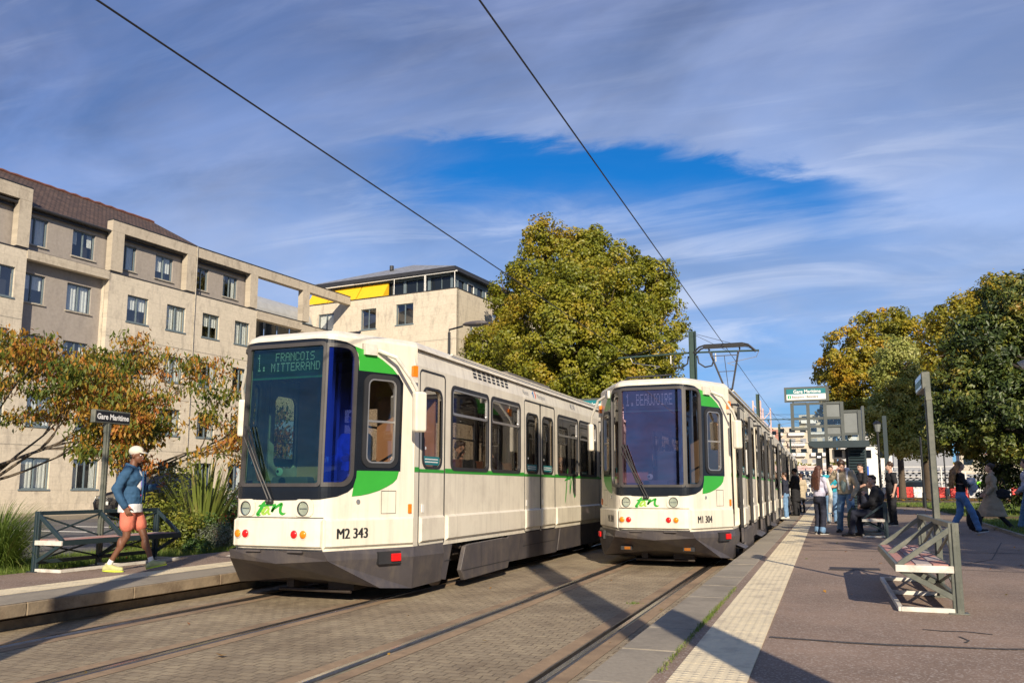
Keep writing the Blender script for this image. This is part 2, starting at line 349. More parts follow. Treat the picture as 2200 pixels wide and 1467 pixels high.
M['asphalt_grey'] = m_asphalt('grey_street_asphalt', (0.105, 0.100, 0.098), 0.3, 0.25, 0.5)
M['kerb'] = mat('grey_granite', (0.29, 0.25, 0.19), 0.8, var=0.12, scale=30, bump=0.35, bscale=60, dirt=(0.15, 0.13, 0.10), dscale=1.0)
M['kerbside'] = mat('stained_granite', (0.26, 0.20, 0.13), 0.85, var=0.2, scale=6, bump=0.5, bscale=30, dirt=(0.10, 0.06, 0.035), dscale=2.2)
M['rubble'] = mat('rough_mortar', (0.20, 0.16, 0.11), 0.95, var=0.3, scale=9, bump=1.0, bscale=18)
M['tactile'] = mat('cream_tactile_tile', (0.74, 0.63, 0.42), 0.7, var=0.06, scale=2.0, dirt=(0.45, 0.38, 0.27), dscale=5.0, bump=0.1)
M['railbed'] = mat('brown_rail_concrete', (0.29, 0.20, 0.12), 0.9, var=0.2, scale=12, bump=0.6, bscale=50, dirt=(0.12, 0.08, 0.05), dscale=1.5)
M['setts'] = m_setts()
M['soil'] = mat('leafy_soil', (0.10, 0.07, 0.035), 0.95, var=0.4, scale=6, bump=0.8, bscale=20, dirt=(0.22, 0.12, 0.05), dscale=8)
M['lawn'] = mat('lawn_turf', (0.05, 0.085, 0.02), 0.95, var=0.35, scale=2.5, bump=0.8, bscale=50, dirt=(0.13, 0.11, 0.04), dscale=1.5)
M['gravelpath'] = mat('pale_path_gravel', (0.36, 0.30, 0.21), 0.95, var=0.15, scale=8, bump=0.4, bscale=50)
M['bark'] = mat('grey_brown_bark', (0.085, 0.062, 0.042), 0.9, var=0.35, scale=14, bump=0.9, bscale=22)
M['bark_dark'] = mat('dark_bark', (0.030, 0.024, 0.018), 0.9, var=0.35, scale=14, bump=0.9, bscale=22)
M['bark_light'] = mat('grey_branch_bark', (0.115, 0.088, 0.060), 0.9, var=0.3, scale=10, bump=0.6, bscale=30)
M['cream_stone'] = m_facade('cream_facade_slabs', (0.62, 0.545, 0.425), (0.58, 0.51, 0.395), (0.45, 0.39, 0.30))
M['roughcast'] = m_facade('grey_roughcast', (0.33, 0.29, 0.25), (0.34, 0.30, 0.26), (0.33, 0.29, 0.25), stain=(0.14, 0.12, 0.11), stain_amt=0.5, ms=0.0)
M['frame_stone'] = m_facade('stained_concrete_frame', (0.50, 0.435, 0.335), (0.47, 0.405, 0.31), (0.34, 0.29, 0.22), bw=1.6, rh=3.0, stain=(0.17, 0.135, 0.10), stain_amt=0.9)
M['rooftile'] = m_rows('brown_roof_tiles', (0.070, 0.043, 0.033), (0.115, 0.070, 0.050), (0.03, 0.02, 0.016), 0.24, 0.20, 0.022)
M['zinc'] = m_rows('standing_seam_zinc', (0.23, 0.235, 0.245), (0.245, 0.25, 0.26), (0.09, 0.095, 0.10), 60.0, 0.55, 0.02, 0.5)
M['winframe'] = mat('blue_grey_window_frame', (0.13, 0.17, 0.19), 0.5, var=0.1)
M['stone_sill'] = mat('stone_sill', (0.40, 0.36, 0.29), 0.8, var=0.12, scale=8, dirt=(0.16, 0.14, 0.12), dscale=3)
M['curtain'] = mat('pale_curtain', (0.72, 0.72, 0.66), 0.9, var=0.1, scale=12)
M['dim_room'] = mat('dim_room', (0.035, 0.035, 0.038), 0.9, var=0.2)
M['awning'] = mat('yellow_awning', (0.80, 0.46, 0.01), 0.8, var=0.06)
M['coping'] = mat('dark_metal_coping', (0.03, 0.03, 0.033), 0.5, var=0.2)

# ------------------------------------------------------------------ mesh helpers
def tag(o, label=None, cat=None, group=None, kind=None):
    if label: o['label'] = label
    if cat: o['category'] = cat
    if group: o['group'] = group
    if kind: o['kind'] = kind
    return o
def thing(name, label, cat, loc=(0, 0, 0), rz=0, group=None):
    o = bpy.data.objects.new(name, None); C.objects.link(o)
    o.location = loc; o.rotation_euler = (0, 0, rz)
    return tag(o, label, cat, group)
def link(name, me, m, parent=None, smooth=False):
    o = bpy.data.objects.new(name, me)
    C.objects.link(o)
    if m is not None:
        me.materials.clear(); me.materials.append(m)
    if smooth:
        me.polygons.foreach_set('use_smooth', [True] * len(me.polygons))
    if parent is not None: o.parent = parent
    return o
def copytree(o, parent=None):
    c = o.copy(); C.objects.link(c)
    if parent is not None: c.parent = parent
    for ch in list(o.children): copytree(ch, c)
    return c
class MB:
    def __init__(s): s.v = []; s.f = []; s.uv = []
    def add(s, vs, fs, uvs=None):
        k = len(s.v); s.v += [tuple(p) for p in vs]; s.f += [tuple(i + k for i in f) for f in fs]
        s.uv += (uvs if uvs else [(p[0] + p[1], p[2]) for p in vs])
        return s
    def box(s, c, size, rz=0, rot=None):
        hx, hy, hz = [q / 2 for q in size]
        m = rot if rot is not None else Matrix.Rotation(rz, 3, 'Z')
        vs = [Vector(c) + m @ Vector((x, y, z)) for x in (-hx, hx) for y in (-hy, hy) for z in (-hz, hz)]
        return s.add(vs, [(0, 1, 3, 2), (4, 6, 7, 5), (0, 4, 5, 1), (2, 3, 7, 6), (0, 2, 6, 4), (1, 5, 7, 3)])
    def b2(s, a, b):
        return s.box([(p + q) / 2 for p, q in zip(a, b)], [abs(q - p) for p, q in zip(a, b)])
    def bar(s, a, b, w, h=None, up=(0, 0, 1)):
        a, b = Vector(a), Vector(b); d = b - a; L = d.length
        if L < 1e-6: return s
        y = d / L; z = Vector(up); x = y.cross(z)
        if x.length < 1e-4: x = y.cross(Vector((1, 0, 0)))
        x.normalize(); z = x.cross(y)
        m = Matrix((x, y, z)).transposed()
        return s.box((a + b) / 2, (w, L, h if h else w), rot=m)
    def tube(s, pts, r, seg=8, cap=True):
        pts = [Vector(p) for p in pts]; n = len(pts)
        rs = r if isinstance(r, (list, tuple)) else [r] * n
        k = len(s.v); prev = None
        for i, p in enumerate(pts):
            t = (pts[min(i + 1, n - 1)] - pts[max(i - 1, 0)])
            if t.length < 1e-9: t = Vector((0, 0, 1))
            t.normalize()
            if prev is None: ax = t.cross(Vector((0, 0, 1)) if abs(t.z) < 0.9 else Vector((1, 0, 0)))
            else: ax = prev - t * prev.dot(t)
            if ax.length < 1e-6: ax = t.cross(Vector((0, 1, 0)))
            ax.normalize(); prev = ax; ay = t.cross(ax)
            for j in range(seg):
                a = 2 * math.pi * j / seg
                q = p + (ax * math.cos(a) + ay * math.sin(a)) * rs[i]
                s.v.append(tuple(q)); s.uv.append((j / seg, i))
        for i in range(n - 1):
            for j in range(seg):
                a = k + i * seg + j; b = k + i * seg + (j + 1) % seg
                s.f.append((a, b, b + seg, a + seg))
        if cap:
            s.f.append(tuple(k + j for j in reversed(range(seg)))); s.f.append(tuple(k + (n - 1) * seg + j for j in range(seg)))
        return s
    def cyl(s, a, b, r, seg=16, r2=None): return s.tube([a, b], [r, r if r2 is None else r2], seg)
    def loft(s, rings, cap=True, uvs=None):
        k = len(s.v); m = len(rings[0])
        for i, rg in enumerate(rings):
            for j, p in enumerate(rg): s.v.append(tuple(p)); s.uv.append(uvs[i][j] if uvs else (p[0] + p[1], p[2]))
        for i in range(len(rings) - 1):
            for j in range(m):
                a = k + i * m + j; b = k + i * m + (j + 1) % m
                s.f.append((a, b, b + m, a + m))
        if cap:
            s.f.append(tuple(k + j for j in reversed(range(m)))); s.f.append(tuple(k + (len(rings) - 1) * m + j for j in range(m)))
        return s
    def ball(s, c, r, seg=14, rings=9, rot=None):
        rr = r if isinstance(r, (list, tuple)) else (r, r, r)
        vs, fs = [], []
        for i in range(1, rings):
            ph = math.pi * i / rings
            for j in range(seg):
                th = 2 * math.pi * j / seg
                p = Vector((rr[0] * math.sin(ph) * math.cos(th), rr[1] * math.sin(ph) * math.sin(th), rr[2] * math.cos(ph)))
                vs.append(Vector(c) + (rot @ p if rot is not None else p))
        t = Vector((0, 0, rr[2])); t = rot @ t if rot is not None else t
        vs.append(Vector(c) + t); vs.append(Vector(c) - t)
        T, B = len(vs) - 2, len(vs) - 1
        for j in range(seg):
            fs.append((T, j, (j + 1) % seg))
            fs.append((B, (rings - 2) * seg + (j + 1) % seg, (rings - 2) * seg + j))
        for i in range(rings - 2):
            for j in range(seg):
                a = i * seg + j; b = i * seg + (j + 1) % seg
                fs.append((a, a + seg, b + seg, b))
        return s.add(vs, fs)
    def plate(s, outer, holes=(), thick=0.03, mp=None, cu=(), cv=(), d0=0.0):
        """flat outline (with holes) in its own (u,v), laid on a surface by mp(u,v,d); d is the offset outward"""
        mp = mp or (lambda u, v, d: (u, -d, v))
        loops = [[Vector((p[0], p[1], 0)) for p in outer]] + [[Vector((p[0], p[1], 0)) for p in h] for h in holes]
        flat = [p for lp in loops for p in lp]
        tris = tessellate_polygon(loops)
        bm = bmesh.new()
        vs = [bm.verts.new(p) for p in flat]
        for t in tris:
            try: bm.faces.new([vs[i] for i in t])
            except ValueError: pass
        bmesh.ops.recalc_face_normals(bm, faces=bm.faces)
        for f in bm.faces:
            if f.normal.z < 0: f.normal_flip()
        for u in cu:
            bmesh.ops.bisect_plane(bm, geom=bm.verts[:] + bm.edges[:] + bm.faces[:], plane_co=(u, 0, 0), plane_no=(1, 0, 0), dist=1e-5)
        for v in cv:
            bmesh.ops.bisect_plane(bm, geom=bm.verts[:] + bm.edges[:] + bm.faces[:], plane_co=(0, v, 0), plane_no=(0, 1, 0), dist=1e-5)
        bm.verts.index_update()
        n = len(bm.verts); k = len(s.v)
        for v in bm.verts: s.v.append(tuple(mp(v.co.x, v.co.y, d0))); s.uv.append((v.co.x, v.co.y))
        if thick <= 0.004:                     # a sheet: film, paint or a pane
            for f in bm.faces: s.f.append(tuple(k + v.index for v in f.verts))
            bm.free(); return s
        for v in bm.verts: s.v.append(tuple(mp(v.co.x, v.co.y, d0 - thick))); s.uv.append((v.co.x, v.co.y))
        for f in bm.faces:
            ids = [v.index for v in f.verts]
            s.f.append(tuple(k + i for i in ids)); s.f.append(tuple(k + n + i for i in reversed(ids)))
        for e in bm.edges:
            if len(e.link_faces) == 1:
                lp = e.link_loops[0]; a, b = lp.vert.index, lp.link_loop_next.vert.index
                s.f.append((k + b, k + a, k + n + a, k + n + b))
        bm.free()
        return s
    def mesh(s, name):
        me = bpy.data.meshes.new(name)
        me.from_pydata(s.v, [], s.f); me.update()
        uvl = me.uv_layers.new(name='wall')
        idx = np.zeros(len(me.loops), dtype=np.int32); me.loops.foreach_get('vertex_index', idx)
        uvl.data.foreach_set('uv', np.array(s.uv, dtype=np.float32)[idx].ravel())
        return me
    def build(s, name, m, parent=None, smooth=False, bevel=0, seg=2, autosmooth=None):
        me = s.mesh(name)
        o = link(name, me, m, parent, smooth)
        if bevel:
            md = o.modifiers.new('bevel', 'BEVEL'); md.width = bevel; md.segments = seg; md.limit_method = 'ANGLE'; md.angle_limit = R(35)
        return o
def rrect(u0, v0, u1, v1, r, n=5):
    r = min(r, (u1 - u0) / 2 - 1e-4, (v1 - v0) / 2 - 1e-4)
    out = []
    for cx, cy, a0 in ((u1 - r, v0 + r, -90), (u1 - r, v1 - r, 0), (u0 + r, v1 - r, 90), (u0 + r, v0 + r, 180)):
        for i in range(n + 1):
            a = R(a0 + 90 * i / n); out.append((cx + r * math.cos(a), cy + r * math.sin(a)))
    return out
def rect(u0, v0, u1, v1): return [(u0, v0), (u1, v0), (u1, v1), (u0, v1)]
def circ(u, v, r, n=20, ry=None):
    return [(u + r * math.cos(2 * math.pi * i / n), v + (ry or r) * math.sin(2 * math.pi * i / n)) for i in range(n)]
def text_polys(txt, size, bold=0.0, shear=0.0, squeeze=1.0, align='LEFT'):
    cu = bpy.data.curves.new('t', 'FONT'); cu.body = txt; cu.size = size; cu.offset = bold; cu.shear = shear
    cu.align_x = align; cu.resolution_u = 3
    ob = bpy.data.objects.new('t', cu); C.objects.link(ob)
    dg = bpy.context.evaluated_depsgraph_get()
    me = bpy.data.meshes.new_from_object(ob.evaluated_get(dg))
    vs = [(v.co.x * squeeze, v.co.y) for v in me.vertices]; fs = [tuple(p.vertices) for p in me.polygons]
    bpy.data.objects.remove(ob); bpy.data.curves.remove(cu); bpy.data.meshes.remove(me)
    return vs, fs
def text_obj(name, txt, size, m, parent, mp, u, v, d, bold=0.0, shear=0.0, squeeze=1.0, align='LEFT'):
    vs, fs = text_polys(txt, size, bold, shear, squeeze, align)
    mb = MB(); mb.add([mp(u + a, v + b, d) for a, b in vs], fs)
    return mb.build(name, m, parent)
def stroke(mb, pts, ws, mp, d, n=6):
    """calligraphic stroke: a smooth ribbon of changing width"""
    P = [Vector((p[0], p[1])) for p in pts]
    cp, cw = [], []
    for i in range(len(P) - 1):
        p0, p1, p2, p3 = P[max(i - 1, 0)], P[i], P[i + 1], P[min(i + 2, len(P) - 1)]
        for j in range(n):
            t = j / n
            cp.append(0.5 * ((2 * p1) + (p2 - p0) * t + (2 * p0 - 5 * p1 + 4 * p2 - p3) * t * t + (3 * p1 - p0 - 3 * p2 + p3) * t ** 3))
            cw.append(ws[i] * (1 - t) + ws[i + 1] * t)
    cp.append(P[-1]); cw.append(ws[-1])
    k = len(mb.v)
    for i, p in enumerate(cp):
        t = cp[min(i + 1, len(cp) - 1)] - cp[max(i - 1, 0)]
        t = t.normalized() if t.length > 1e-9 else Vector((1, 0))
        nn = Vector((-t.y, t.x)) * cw[i] / 2
        for q in (p + nn, p - nn): mb.v.append(tuple(mp(q.x, q.y, d))); mb.uv.append((q.x, q.y))
    for i in range(len(cp) - 1): mb.f.append((k + 2 * i, k + 2 * i + 1, k + 2 * i + 3, k + 2 * i + 2))
def struct(name, mb, m, label=None, **k):
    o = mb.build(name, m, **k); o['kind'] = 'structure'
    if label: o['label'] = label
    return o

# ------------------------------------------------------------------ ground, tracks, platforms
PZ = 0.26                                  # platform height above the rails
def ground_h(x, y):
    t = min(max((y - 50) / 25, 0), 1); t = t * t * (3 - 2 * t)
    r = 0.30 * t
    if x < 1.0: r = 0.0
    return r
g = MB()
xs = [-900, -300, -120, -60, -34, -20, -9.0, -7.6]
def sheet(name, x0, x1, y0, y1, z, m, nx=1, ny=1, hf=None, label=None):
    mb = MB(); vs = []; fs = []
    for i in range(nx + 1):
        for j in range(ny + 1):
            x = x0 + (x1 - x0) * i / nx; y = y0 + (y1 - y0) * j / ny
            vs.append((x, y, z + (hf(x, y) if hf else 0)))
    for i in range(nx):
        for j in range(ny):
            a = i * (ny + 1) + j; fs.append((a, a + ny + 1, a + ny + 2, a + 1))
    mb.add(vs, fs)
    return struct(name, mb, m, label)
sheet('ground', -1500, 1500, -300, 2600, -0.12, M['asphalt_grey'])
# track bed in lanes so that the rails sit in real grooves
RAILS = [-6.58, -5.10, -3.41, -1.935]
edges = [-7.62] + RAILS + [-1.12]
Y0, Y1 = -14, 120
mb = MB(); mb2 = MB()
for i in range(5):
    a = edges[i] + (0.20 if i else 0); b = edges[i + 1] - (0.20 if i < 4 else 0)
    n = 90
    for j in range(n):
        ya, yb = Y0 + (Y1 - Y0) * j / n, Y0 + (Y1 - Y0) * (j + 1) / n
        mb.add([(a, ya, 0), (b, ya, 0), (b, yb, 0), (a, yb, 0)], [(0, 1, 2, 3)])
for r in RAILS:
    for a, b in ((r - 0.20, r - 0.07), (r + 0.07, r + 0.20)):
        mb2.add([(a, Y0, 0.003), (b, Y0, 0.003), (b, Y1, 0.003), (a, Y1, 0.003)], [(0, 1, 2, 3)])
struct('track_paving', mb, M['setts'], 'worn granite setts between and beside the tram rails')
struct('rail_margin', mb2, M['railbed'], 'brown concrete margins along the tram rails')
rail_names = ['grooved rail nearest the left platform kerb', 'second grooved rail from the left platform kerb, under the nearer tram', 'grooved rail of the right track on the side of the gap between the trams', 'grooved rail running close beside the right platform kerb']
for i, r in enumerate(RAILS):
    s = 1 if i % 2 == 0 else -1            # the groove is on the inner side
    prof = [(-0.07, -0.10), (-0.07, 0.004), (0.0, 0.010), (0.012, -0.035), (0.045, -0.035), (0.05, 0.006), (0.07, 0.004), (0.07, -0.10)]
    mb = MB(); rings = []
    for y in np.linspace(Y0, Y1, 12): rings.append([(r + s * px, y, pz) for px, pz in prof])
    mb.loft(rings)
    o = mb.build('tram_rail', M['steel'], None)
    gb = MB(); gb.b2((r + s * .013, Y0, -.036), (r + s * .044, Y1, -.030)); gb.build('groove_floor', M['asphalt_patch'], o); hb_ = MB(); xa, xb = sorted((r - s * .052, r - s * .008)); hb_.b2((xa, Y0, .004), (xb, Y1, .0135)); hb_.build('rail_head', M['railhead'], o); tag(o, rail_names[i], 'rail', 'grooved rails of the two tram tracks')  # dark strip along the groove bottom, bright strip on the rail head
# lower wall under the left kerb slab, right kerb wall
mb = MB(); mb.b2((-7.62, Y0, -0.1), (-7.30, 60, 0.09)); mb.b2((-9.64, Y0, -0.1), (-7.60, 60, 0.14))
struct('platform_footing', mb, M['rubble'])
rr = random.Random(3)
def kerb(name, x0, x1, y0, y1, zt, zb, m, step, label):
    mb = MB(); y = y0
    while y < y1:
        L = step * rr.uniform(0.85, 1.15)
        mb.b2((x0 + rr.uniform(-.003, .003), y + 0.004, zb), (x1, min(y + L, y1) - 0.004, zt + rr.uniform(-.003, .003)))
        y += L
    o = mb.build(name, m, bevel=0.008, seg=1); o['kind'] = 'structure'; o['label'] = label
    return o
kerb('platform_kerb', -7.78, -7.12, Y0, 60, PZ, 0.135, M['kerbside'], 1.35, 'stained granite kerb slabs of the left platform')
mbk = MB(); mbk.add([(-7.78, Y0, PZ + .004), (-7.135, Y0, PZ + .004), (-7.135, 60, PZ + .004), (-7.78, 60, PZ + .004)], [(0, 1, 2, 3)])
struct('kerb_top', mbk, M['kerb'], 'grey worn top face of the left platform kerb')
kerb('platform_kerb', -1.35, -0.98, Y0, 60, PZ, 0.10, M['kerb'], 1.0, 'grey granite kerb slabs of the right platform')
mb = MB(); mb.b2((-1.24, Y0, -0.1), (-0.98, 60, 0.098)); struct('platform_footing', mb, M['rubble'])
def m_tactile():
    m = M['tactile']; n, l = m.node_tree.nodes, m.node_tree.links
    geo = n.new('ShaderNodeNewGeometry')
    mp = n.new('ShaderNodeMapping'); mp.inputs['Scale'].default_value = (16, 16, 16); l.new(geo.outputs['Position'], mp.inputs[0])
    v = n.new('ShaderNodeTexVoronoi'); v.inputs['Randomness'].default_value = 0.0; v.inputs['Scale'].default_value = 1.0; l.new(mp.outputs[0], v.inputs['Vector'])
    v.voronoi_dimensions = '2D'
    mr = n.new('ShaderNodeMapRange'); mr.interpolation_type = 'SMOOTHSTEP'; mr.inputs[1].default_value = 0.36; mr.inputs[2].default_value = 0.18
    l.new(v.outputs['Distance'], mr.inputs[0])
    bp = n.new('ShaderNodeBump'); bp.inputs['Strength'].default_value = 0.7; bp.inputs['Distance'].default_value = 0.006
    l.new(mr.outputs[0], bp.inputs['Height']); l.new(bp.outputs[0], n['Principled BSDF'].inputs['Normal'])
m_tactile()
sheet('platform_surface', -9.64, -8.21, Y0, 60, PZ, M['asphalt_red'], label='reddish asphalt of the left platform')
def strip(x0, x1, y0, y1, m, label):
    mb = MB(); y = y0
    while y < y1:
        mb.b2((x0, y + .003, PZ - .02), (x1, y + 0.417, PZ + 0.008)); y += 0.42
    o = mb.build('tactile_strip', m, bevel=0); o['kind'] = 'structure'; o['label'] = label
strip(-8.205, -7.785, Y0, 60, M['tactile'], 'cream studded strip along the left platform edge')
strip(-0.88, -0.46, Y0, 60, M['tactile'], 'cream studded strip along the right platform edge')
sheet('platform_surface', -0.98, -0.88, Y0, 60, PZ - .004, M['asphalt_red'], label='narrow asphalt joint beside the right kerb')
sheet('platform_surface', -0.46, 60, Y0, 60, PZ, M['asphalt_red'], label='reddish asphalt of the right platform and path')
sheet('park_ground', -0.5, 120, 60, 110, PZ, M['soil'], 30, 16, ground_h, 'leafy park ground beyond the platform')
sheet('park_ground', 1.5, 30, 50, 60, PZ + .004, M['gravelpath'], 4, 8, ground_h, 'pale gravel path across the park')
sheet('park_ground', -0.5, 60, 60, 62.5, PZ + .012, M['gravelpath'], 6, 4, ground_h, 'pale gravel verge')
def poly_sheet(name, pts, z, m, label):
    mb = MB(); mb.plate(pts, (), 0.05, lambda u, v, d: (u, v, z + d)); return struct(name, mb, m, label)
LAWN_A = [(3.85, 19.5), (4.4, 31.0), (5.2, 31.6), (30, 31), (30, 14), (9, 14), (4.2, 17.5)]
LAWN_B = [(4.8, 36.5), (4.95, 49), (6, 50), (30, 50), (30, 35)]
LAWN_C = [(2.6, 51.5), (4.0, 57.5), (30, 58), (30, 51.5)]
poly_sheet('lawn', LAWN_A, PZ + .05, M['lawn'], 'shaded lawn beside the walking people')
poly_sheet('lawn', LAWN_B, PZ + .05, M['lawn'], 'lawn behind the black posts')
poly_sheet('lawn', LAWN_C, PZ + .11, M['lawn'], 'far sunny lawn before the pale path')
poly_sheet('park_ground', [(5.2, 31.6), (4.8, 36.5), (30, 35), (30, 31)], PZ + .006, M['soil'], 'bare dirt strip between the lawns')
mb = MB()
for a, b in zip(LAWN_A[:2] + [LAWN_A[2]], LAWN_A[1:3] + [LAWN_A[2]]): mb.bar((*a, PZ + .03), (*b, PZ + .03), 0.08, 0.09)
mb.bar((4.2, 17.5, PZ + .03), (3.85, 19.5, PZ + .03), 0.08, 0.09)
struct('lawn_kerb', mb, M['kerb'], 'low stone edging of the lawn')
# seams and repairs on the right platform
mb = MB()
def crack(pts, w, jit=0.02, z=PZ + .004, step=0.25):
    P = []
    for i in range(len(pts) - 1):
        a, b = Vector(pts[i]), Vector(pts[i + 1]); n = max(1, int((b - a).length / step))
        for k in range(n): P.append(a.lerp(b, k / n) + Vector((rr.uniform(-jit, jit), rr.uniform(-jit, jit))))
    P.append(Vector(pts[-1]))
    k0 = len(mb.v)
    for i, p in enumerate(P):
        t = (P[min(i + 1, len(P) - 1)] - P[max(i - 1, 0)]).normalized(); nn = Vector((-t.y, t.x)) * w * rr.uniform(.35, .6)
        for q in (p + nn, p - nn): mb.v.append((q.x, q.y, z)); mb.uv.append((q.x, q.y))
    for i in range(len(P) - 1): mb.f.append((k0 + 2 * i + 1, k0 + 2 * i + 3, k0 + 2 * i + 2, k0 + 2 * i))
crack([(-.43, 6.45), (0.35, 6.42), (1.1, 6.55), (2.8, 7.05), (6, 8)], 0.055)
crack([(-.44, 15.6), (0.9, 15.75), (5, 16.1)], 0.05, 0.01)
crack([(1.35, 12.5), (2.3, 14.5), (3.2, 19)], 0.018, 0.004)
crack([(1.35, 12.6), (3.6, 12.2), (8, 12)], 0.03, 0.01)
crack([(1.9, 9.6), (2.6, 11), (3.3, 12.3)], 0.014, 0.004)
crack([(0.65, 7.2), (0.78, 7.17), (0.95, 7.21), (1.1, 7.14)], 0.025, 0.01)
crack([(0.85, 6.95), (0.9, 6.8), (0.86, 6.7)], 0.02, 0.01)
struct('tar_seam', mb, M['asphalt_patch'], 'dark tar seams across the right platform')
mb = MB(); mb.b2((0.0, 12.05, PZ), (0.62, 12.35, PZ + .006)); mb.b2((-.02, 11.9, PZ), (0.3, 11.99, PZ + .005))
o = mb.build('manhole_cover', M['darksteel']); tag(o, 'flat dark metal cover set in the asphalt beyond the near bench', 'manhole cover')
# left: planted bed, street, pavement of the long building
sheet('flower_bed', -11.6, -9.64, -14, 70, 0.22, M['lawn'], 6, 40, lambda x, y: 0.05 * noise.noise(Vector((x * 1.3, y * .8, 0))), 'grassy flower bed behind the left platform')
kerb('bed_kerb', -11.75, -11.6, -14, 70, 0.17, -0.1, M['kerb'], 1.0, 'kerb between the flower bed and the street')
sheet('street', -29.5, -11.75, -30, 110, 0.03, M['asphalt_grey'], label='grey street between the flower bed and the long building')
sheet('pavement', -45, -29.5, -30, 110, 0.20, M['gravelpath'], label='pale pavement at the foot of the long building')
kerb('street_kerb', -29.7, -29.5, -14, 70, 0.205, -0.05, M['kerb'], 1.0, 'kerb of the far pavement')
mb = MB()
for y in (19, 21.6, 24.2, 27, 30, 33): mb.b2((-24.5, y, 0.03), (-20.5, y + .12, 0.036))
mb.b2((-18.4, 10, 0.03), (-18.28, 34, 0.036))
struct('parking_marking', mb, M['white'], 'white parking bay lines on the street')
mb = MB(); mb.b2((-9.05, 11.9, PZ), (-8.85, 14.3, PZ + .005)); mb.b2((-9.0, 11.0, PZ), (-8.8, 11.6, PZ + .004))
struct('platform_marking', mb, M['white'], 'short white painted line on the left platform')

# ------------------------------------------------------------------ tram
def front_map(side_sign=1):
    """(u,z,d) -> point on the front of the tram: flat centre, then a chamfer on each side, rounded between"""
    A = Vector((0.6, 0.0)); cd = Vector((0.55, 1.10)).normalized(); rb = 0.16
    def f(u, z, d):
        s = 1 if u >= 0 else -1; au = abs(u)
        if au <= 0.6 - rb: p = Vector((au, 0)); n = Vector((0, -1))
        elif au >= 0.6 + rb: p = A + cd * (au - 0.6); n = Vector((cd.y, -cd.x))
        else:
            t = (au - (0.6 - rb)) / (2 * rb); p0 = A - Vector((rb, 0)); p2 = A + cd * rb
            p = p0 * (1 - t) ** 2 + A * 2 * t * (1 - t) + p2 * t * t
            n = (Vector((0, -1)).lerp(Vector((cd.y, -cd.x)), t)).normalized()
        y = p.y - d * 0
        q = p + n * d
        lean = 0.05 * max(0.0, z - 1.3) / 1.8
        return (s * q.x, q.y + lean, z)
    return f
FM = front_map()
CU = [s * v for v in (0.44, 0.48, 0.52, 0.56, 0.60, 0.64, 0.68, 0.72, 0.76) for s in (1, -1)]
UE = 1.83                                  # u where the chamfer meets the side
FONT57 = {'A': "0E11111F111111", 'B': "1E11111E11111E", 'C': "0E11101010110E", 'E': "1F10101E10101F", 'F': "1F10101E101010", 'I': "0E04040404040E", 'J': "0702020202120C",
          'M': "111B1515111111", 'N': "11191513111111", 'O': "0E11111111110E", 'R': "1E11111E141211", 'S': "0F10100E01011E", 'T': "1F040404040404", 'U': "1111111111110E",
          'D': "1E11111111111E", '1': "040C040404040E", '.': "00000000000C0C", ' ': "00000000000000"}
def dots(mb, txt, u, z, du, dz, mp, d, rz=0.36, bold=False):
    for ch in txt:
        g = FONT57[ch]
        rows = [int(g[i * 2:i * 2 + 2], 16) for i in range(7)]
        for r_, bits in enumerate(rows):
            for c_ in range(5):
                if bits >> (4 - c_) & 1:
                    cu, cz = u + c_ * du, z - r_ * dz
                    k = len(mb.v)
                    for a, b in ((-1, -1), (1, -1), (1, 1), (-1, 1)):
                        mb.v.append(tuple(mp(cu + a * du * rz, cz + b * dz * rz, d))); mb.uv.append((0, 0))
                    mb.f.append((k, k + 1, k + 2, k + 3))
        u += du * 6
    return u
def tan_logo(name, parent, mp, u, z, sc, d, plain=False):
    gm, lm = MB(), MB()
    P = lambda pts: [(u + x * sc, z + y * sc * (.62 if not plain else 1)) for x, y in pts]
    Wd = lambda ws: [w * sc * (1.6 if not plain else 1.25) for w in ws]
    if not plain:
        stroke(gm, P([(0.42, 1.0), (0.32, .80), (0.22, .52), (0.10, .24), (0.02, .08), (0.10, 0.02), (0.20, .06)]), Wd([.03, .10, .10, .10, .09, .06, .01]), mp, d)
        stroke(gm, P([(0.06, .66), (0.25, .70), (0.50, .72), (0.78, .73), (0.98, .76)]), Wd([.02, .08, .06, .04, .05]), mp, d + .001)
        stroke(lm, P([(0.62, .56), (0.48, .56), (0.34, .36), (0.28, .17), (0.40, .12), (0.54, .32), (0.62, .54)]), Wd([.03, .07, .09, .08, .06, .05, .03]), mp, d)
        stroke(lm, P([(0.62, .54), (0.58, .28), (0.62, .12), (0.72, .12)]), Wd([.05, .08, .06, .01]), mp, d + .001)
        stroke(gm, P([(0.96, .76), (0.86, .56), (0.78, .28), (0.88, .48), (1.10, .70), (1.28, .82), (1.22, .54), (1.22, .24), (1.34, .12), (1.50, .18)]),
               Wd([.05, .09, .08, .06, .07, .07, .09, .09, .07, .01]), mp, d)
        o = gm.build(name, M['green'], parent); lm.build('letter', M['lime'], o)
    else:
        stroke(gm, P([(0.35, 1.0), (0.28, .72), (0.18, .35), (0.08, .05), (0.02, -.1)]), Wd([.03, .07, .07, .06, .01]), mp, d)
        stroke(gm, P([(0.0, .62), (0.3, .68), (0.6, .68)]), Wd([.03, .05, .03]), mp, d + .001)
        stroke(gm, P([(0.66, .84), (0.60, .5), (0.58, .22), (0.72, .5), (0.95, .76), (1.02, .6), (1.00, .3), (1.10, .1), (1.2, .14)]), Wd([.03, .07, .06, .05, .06, .07, .07, .06, .01]), mp, d)
        gm.build(name, M['green'], parent)

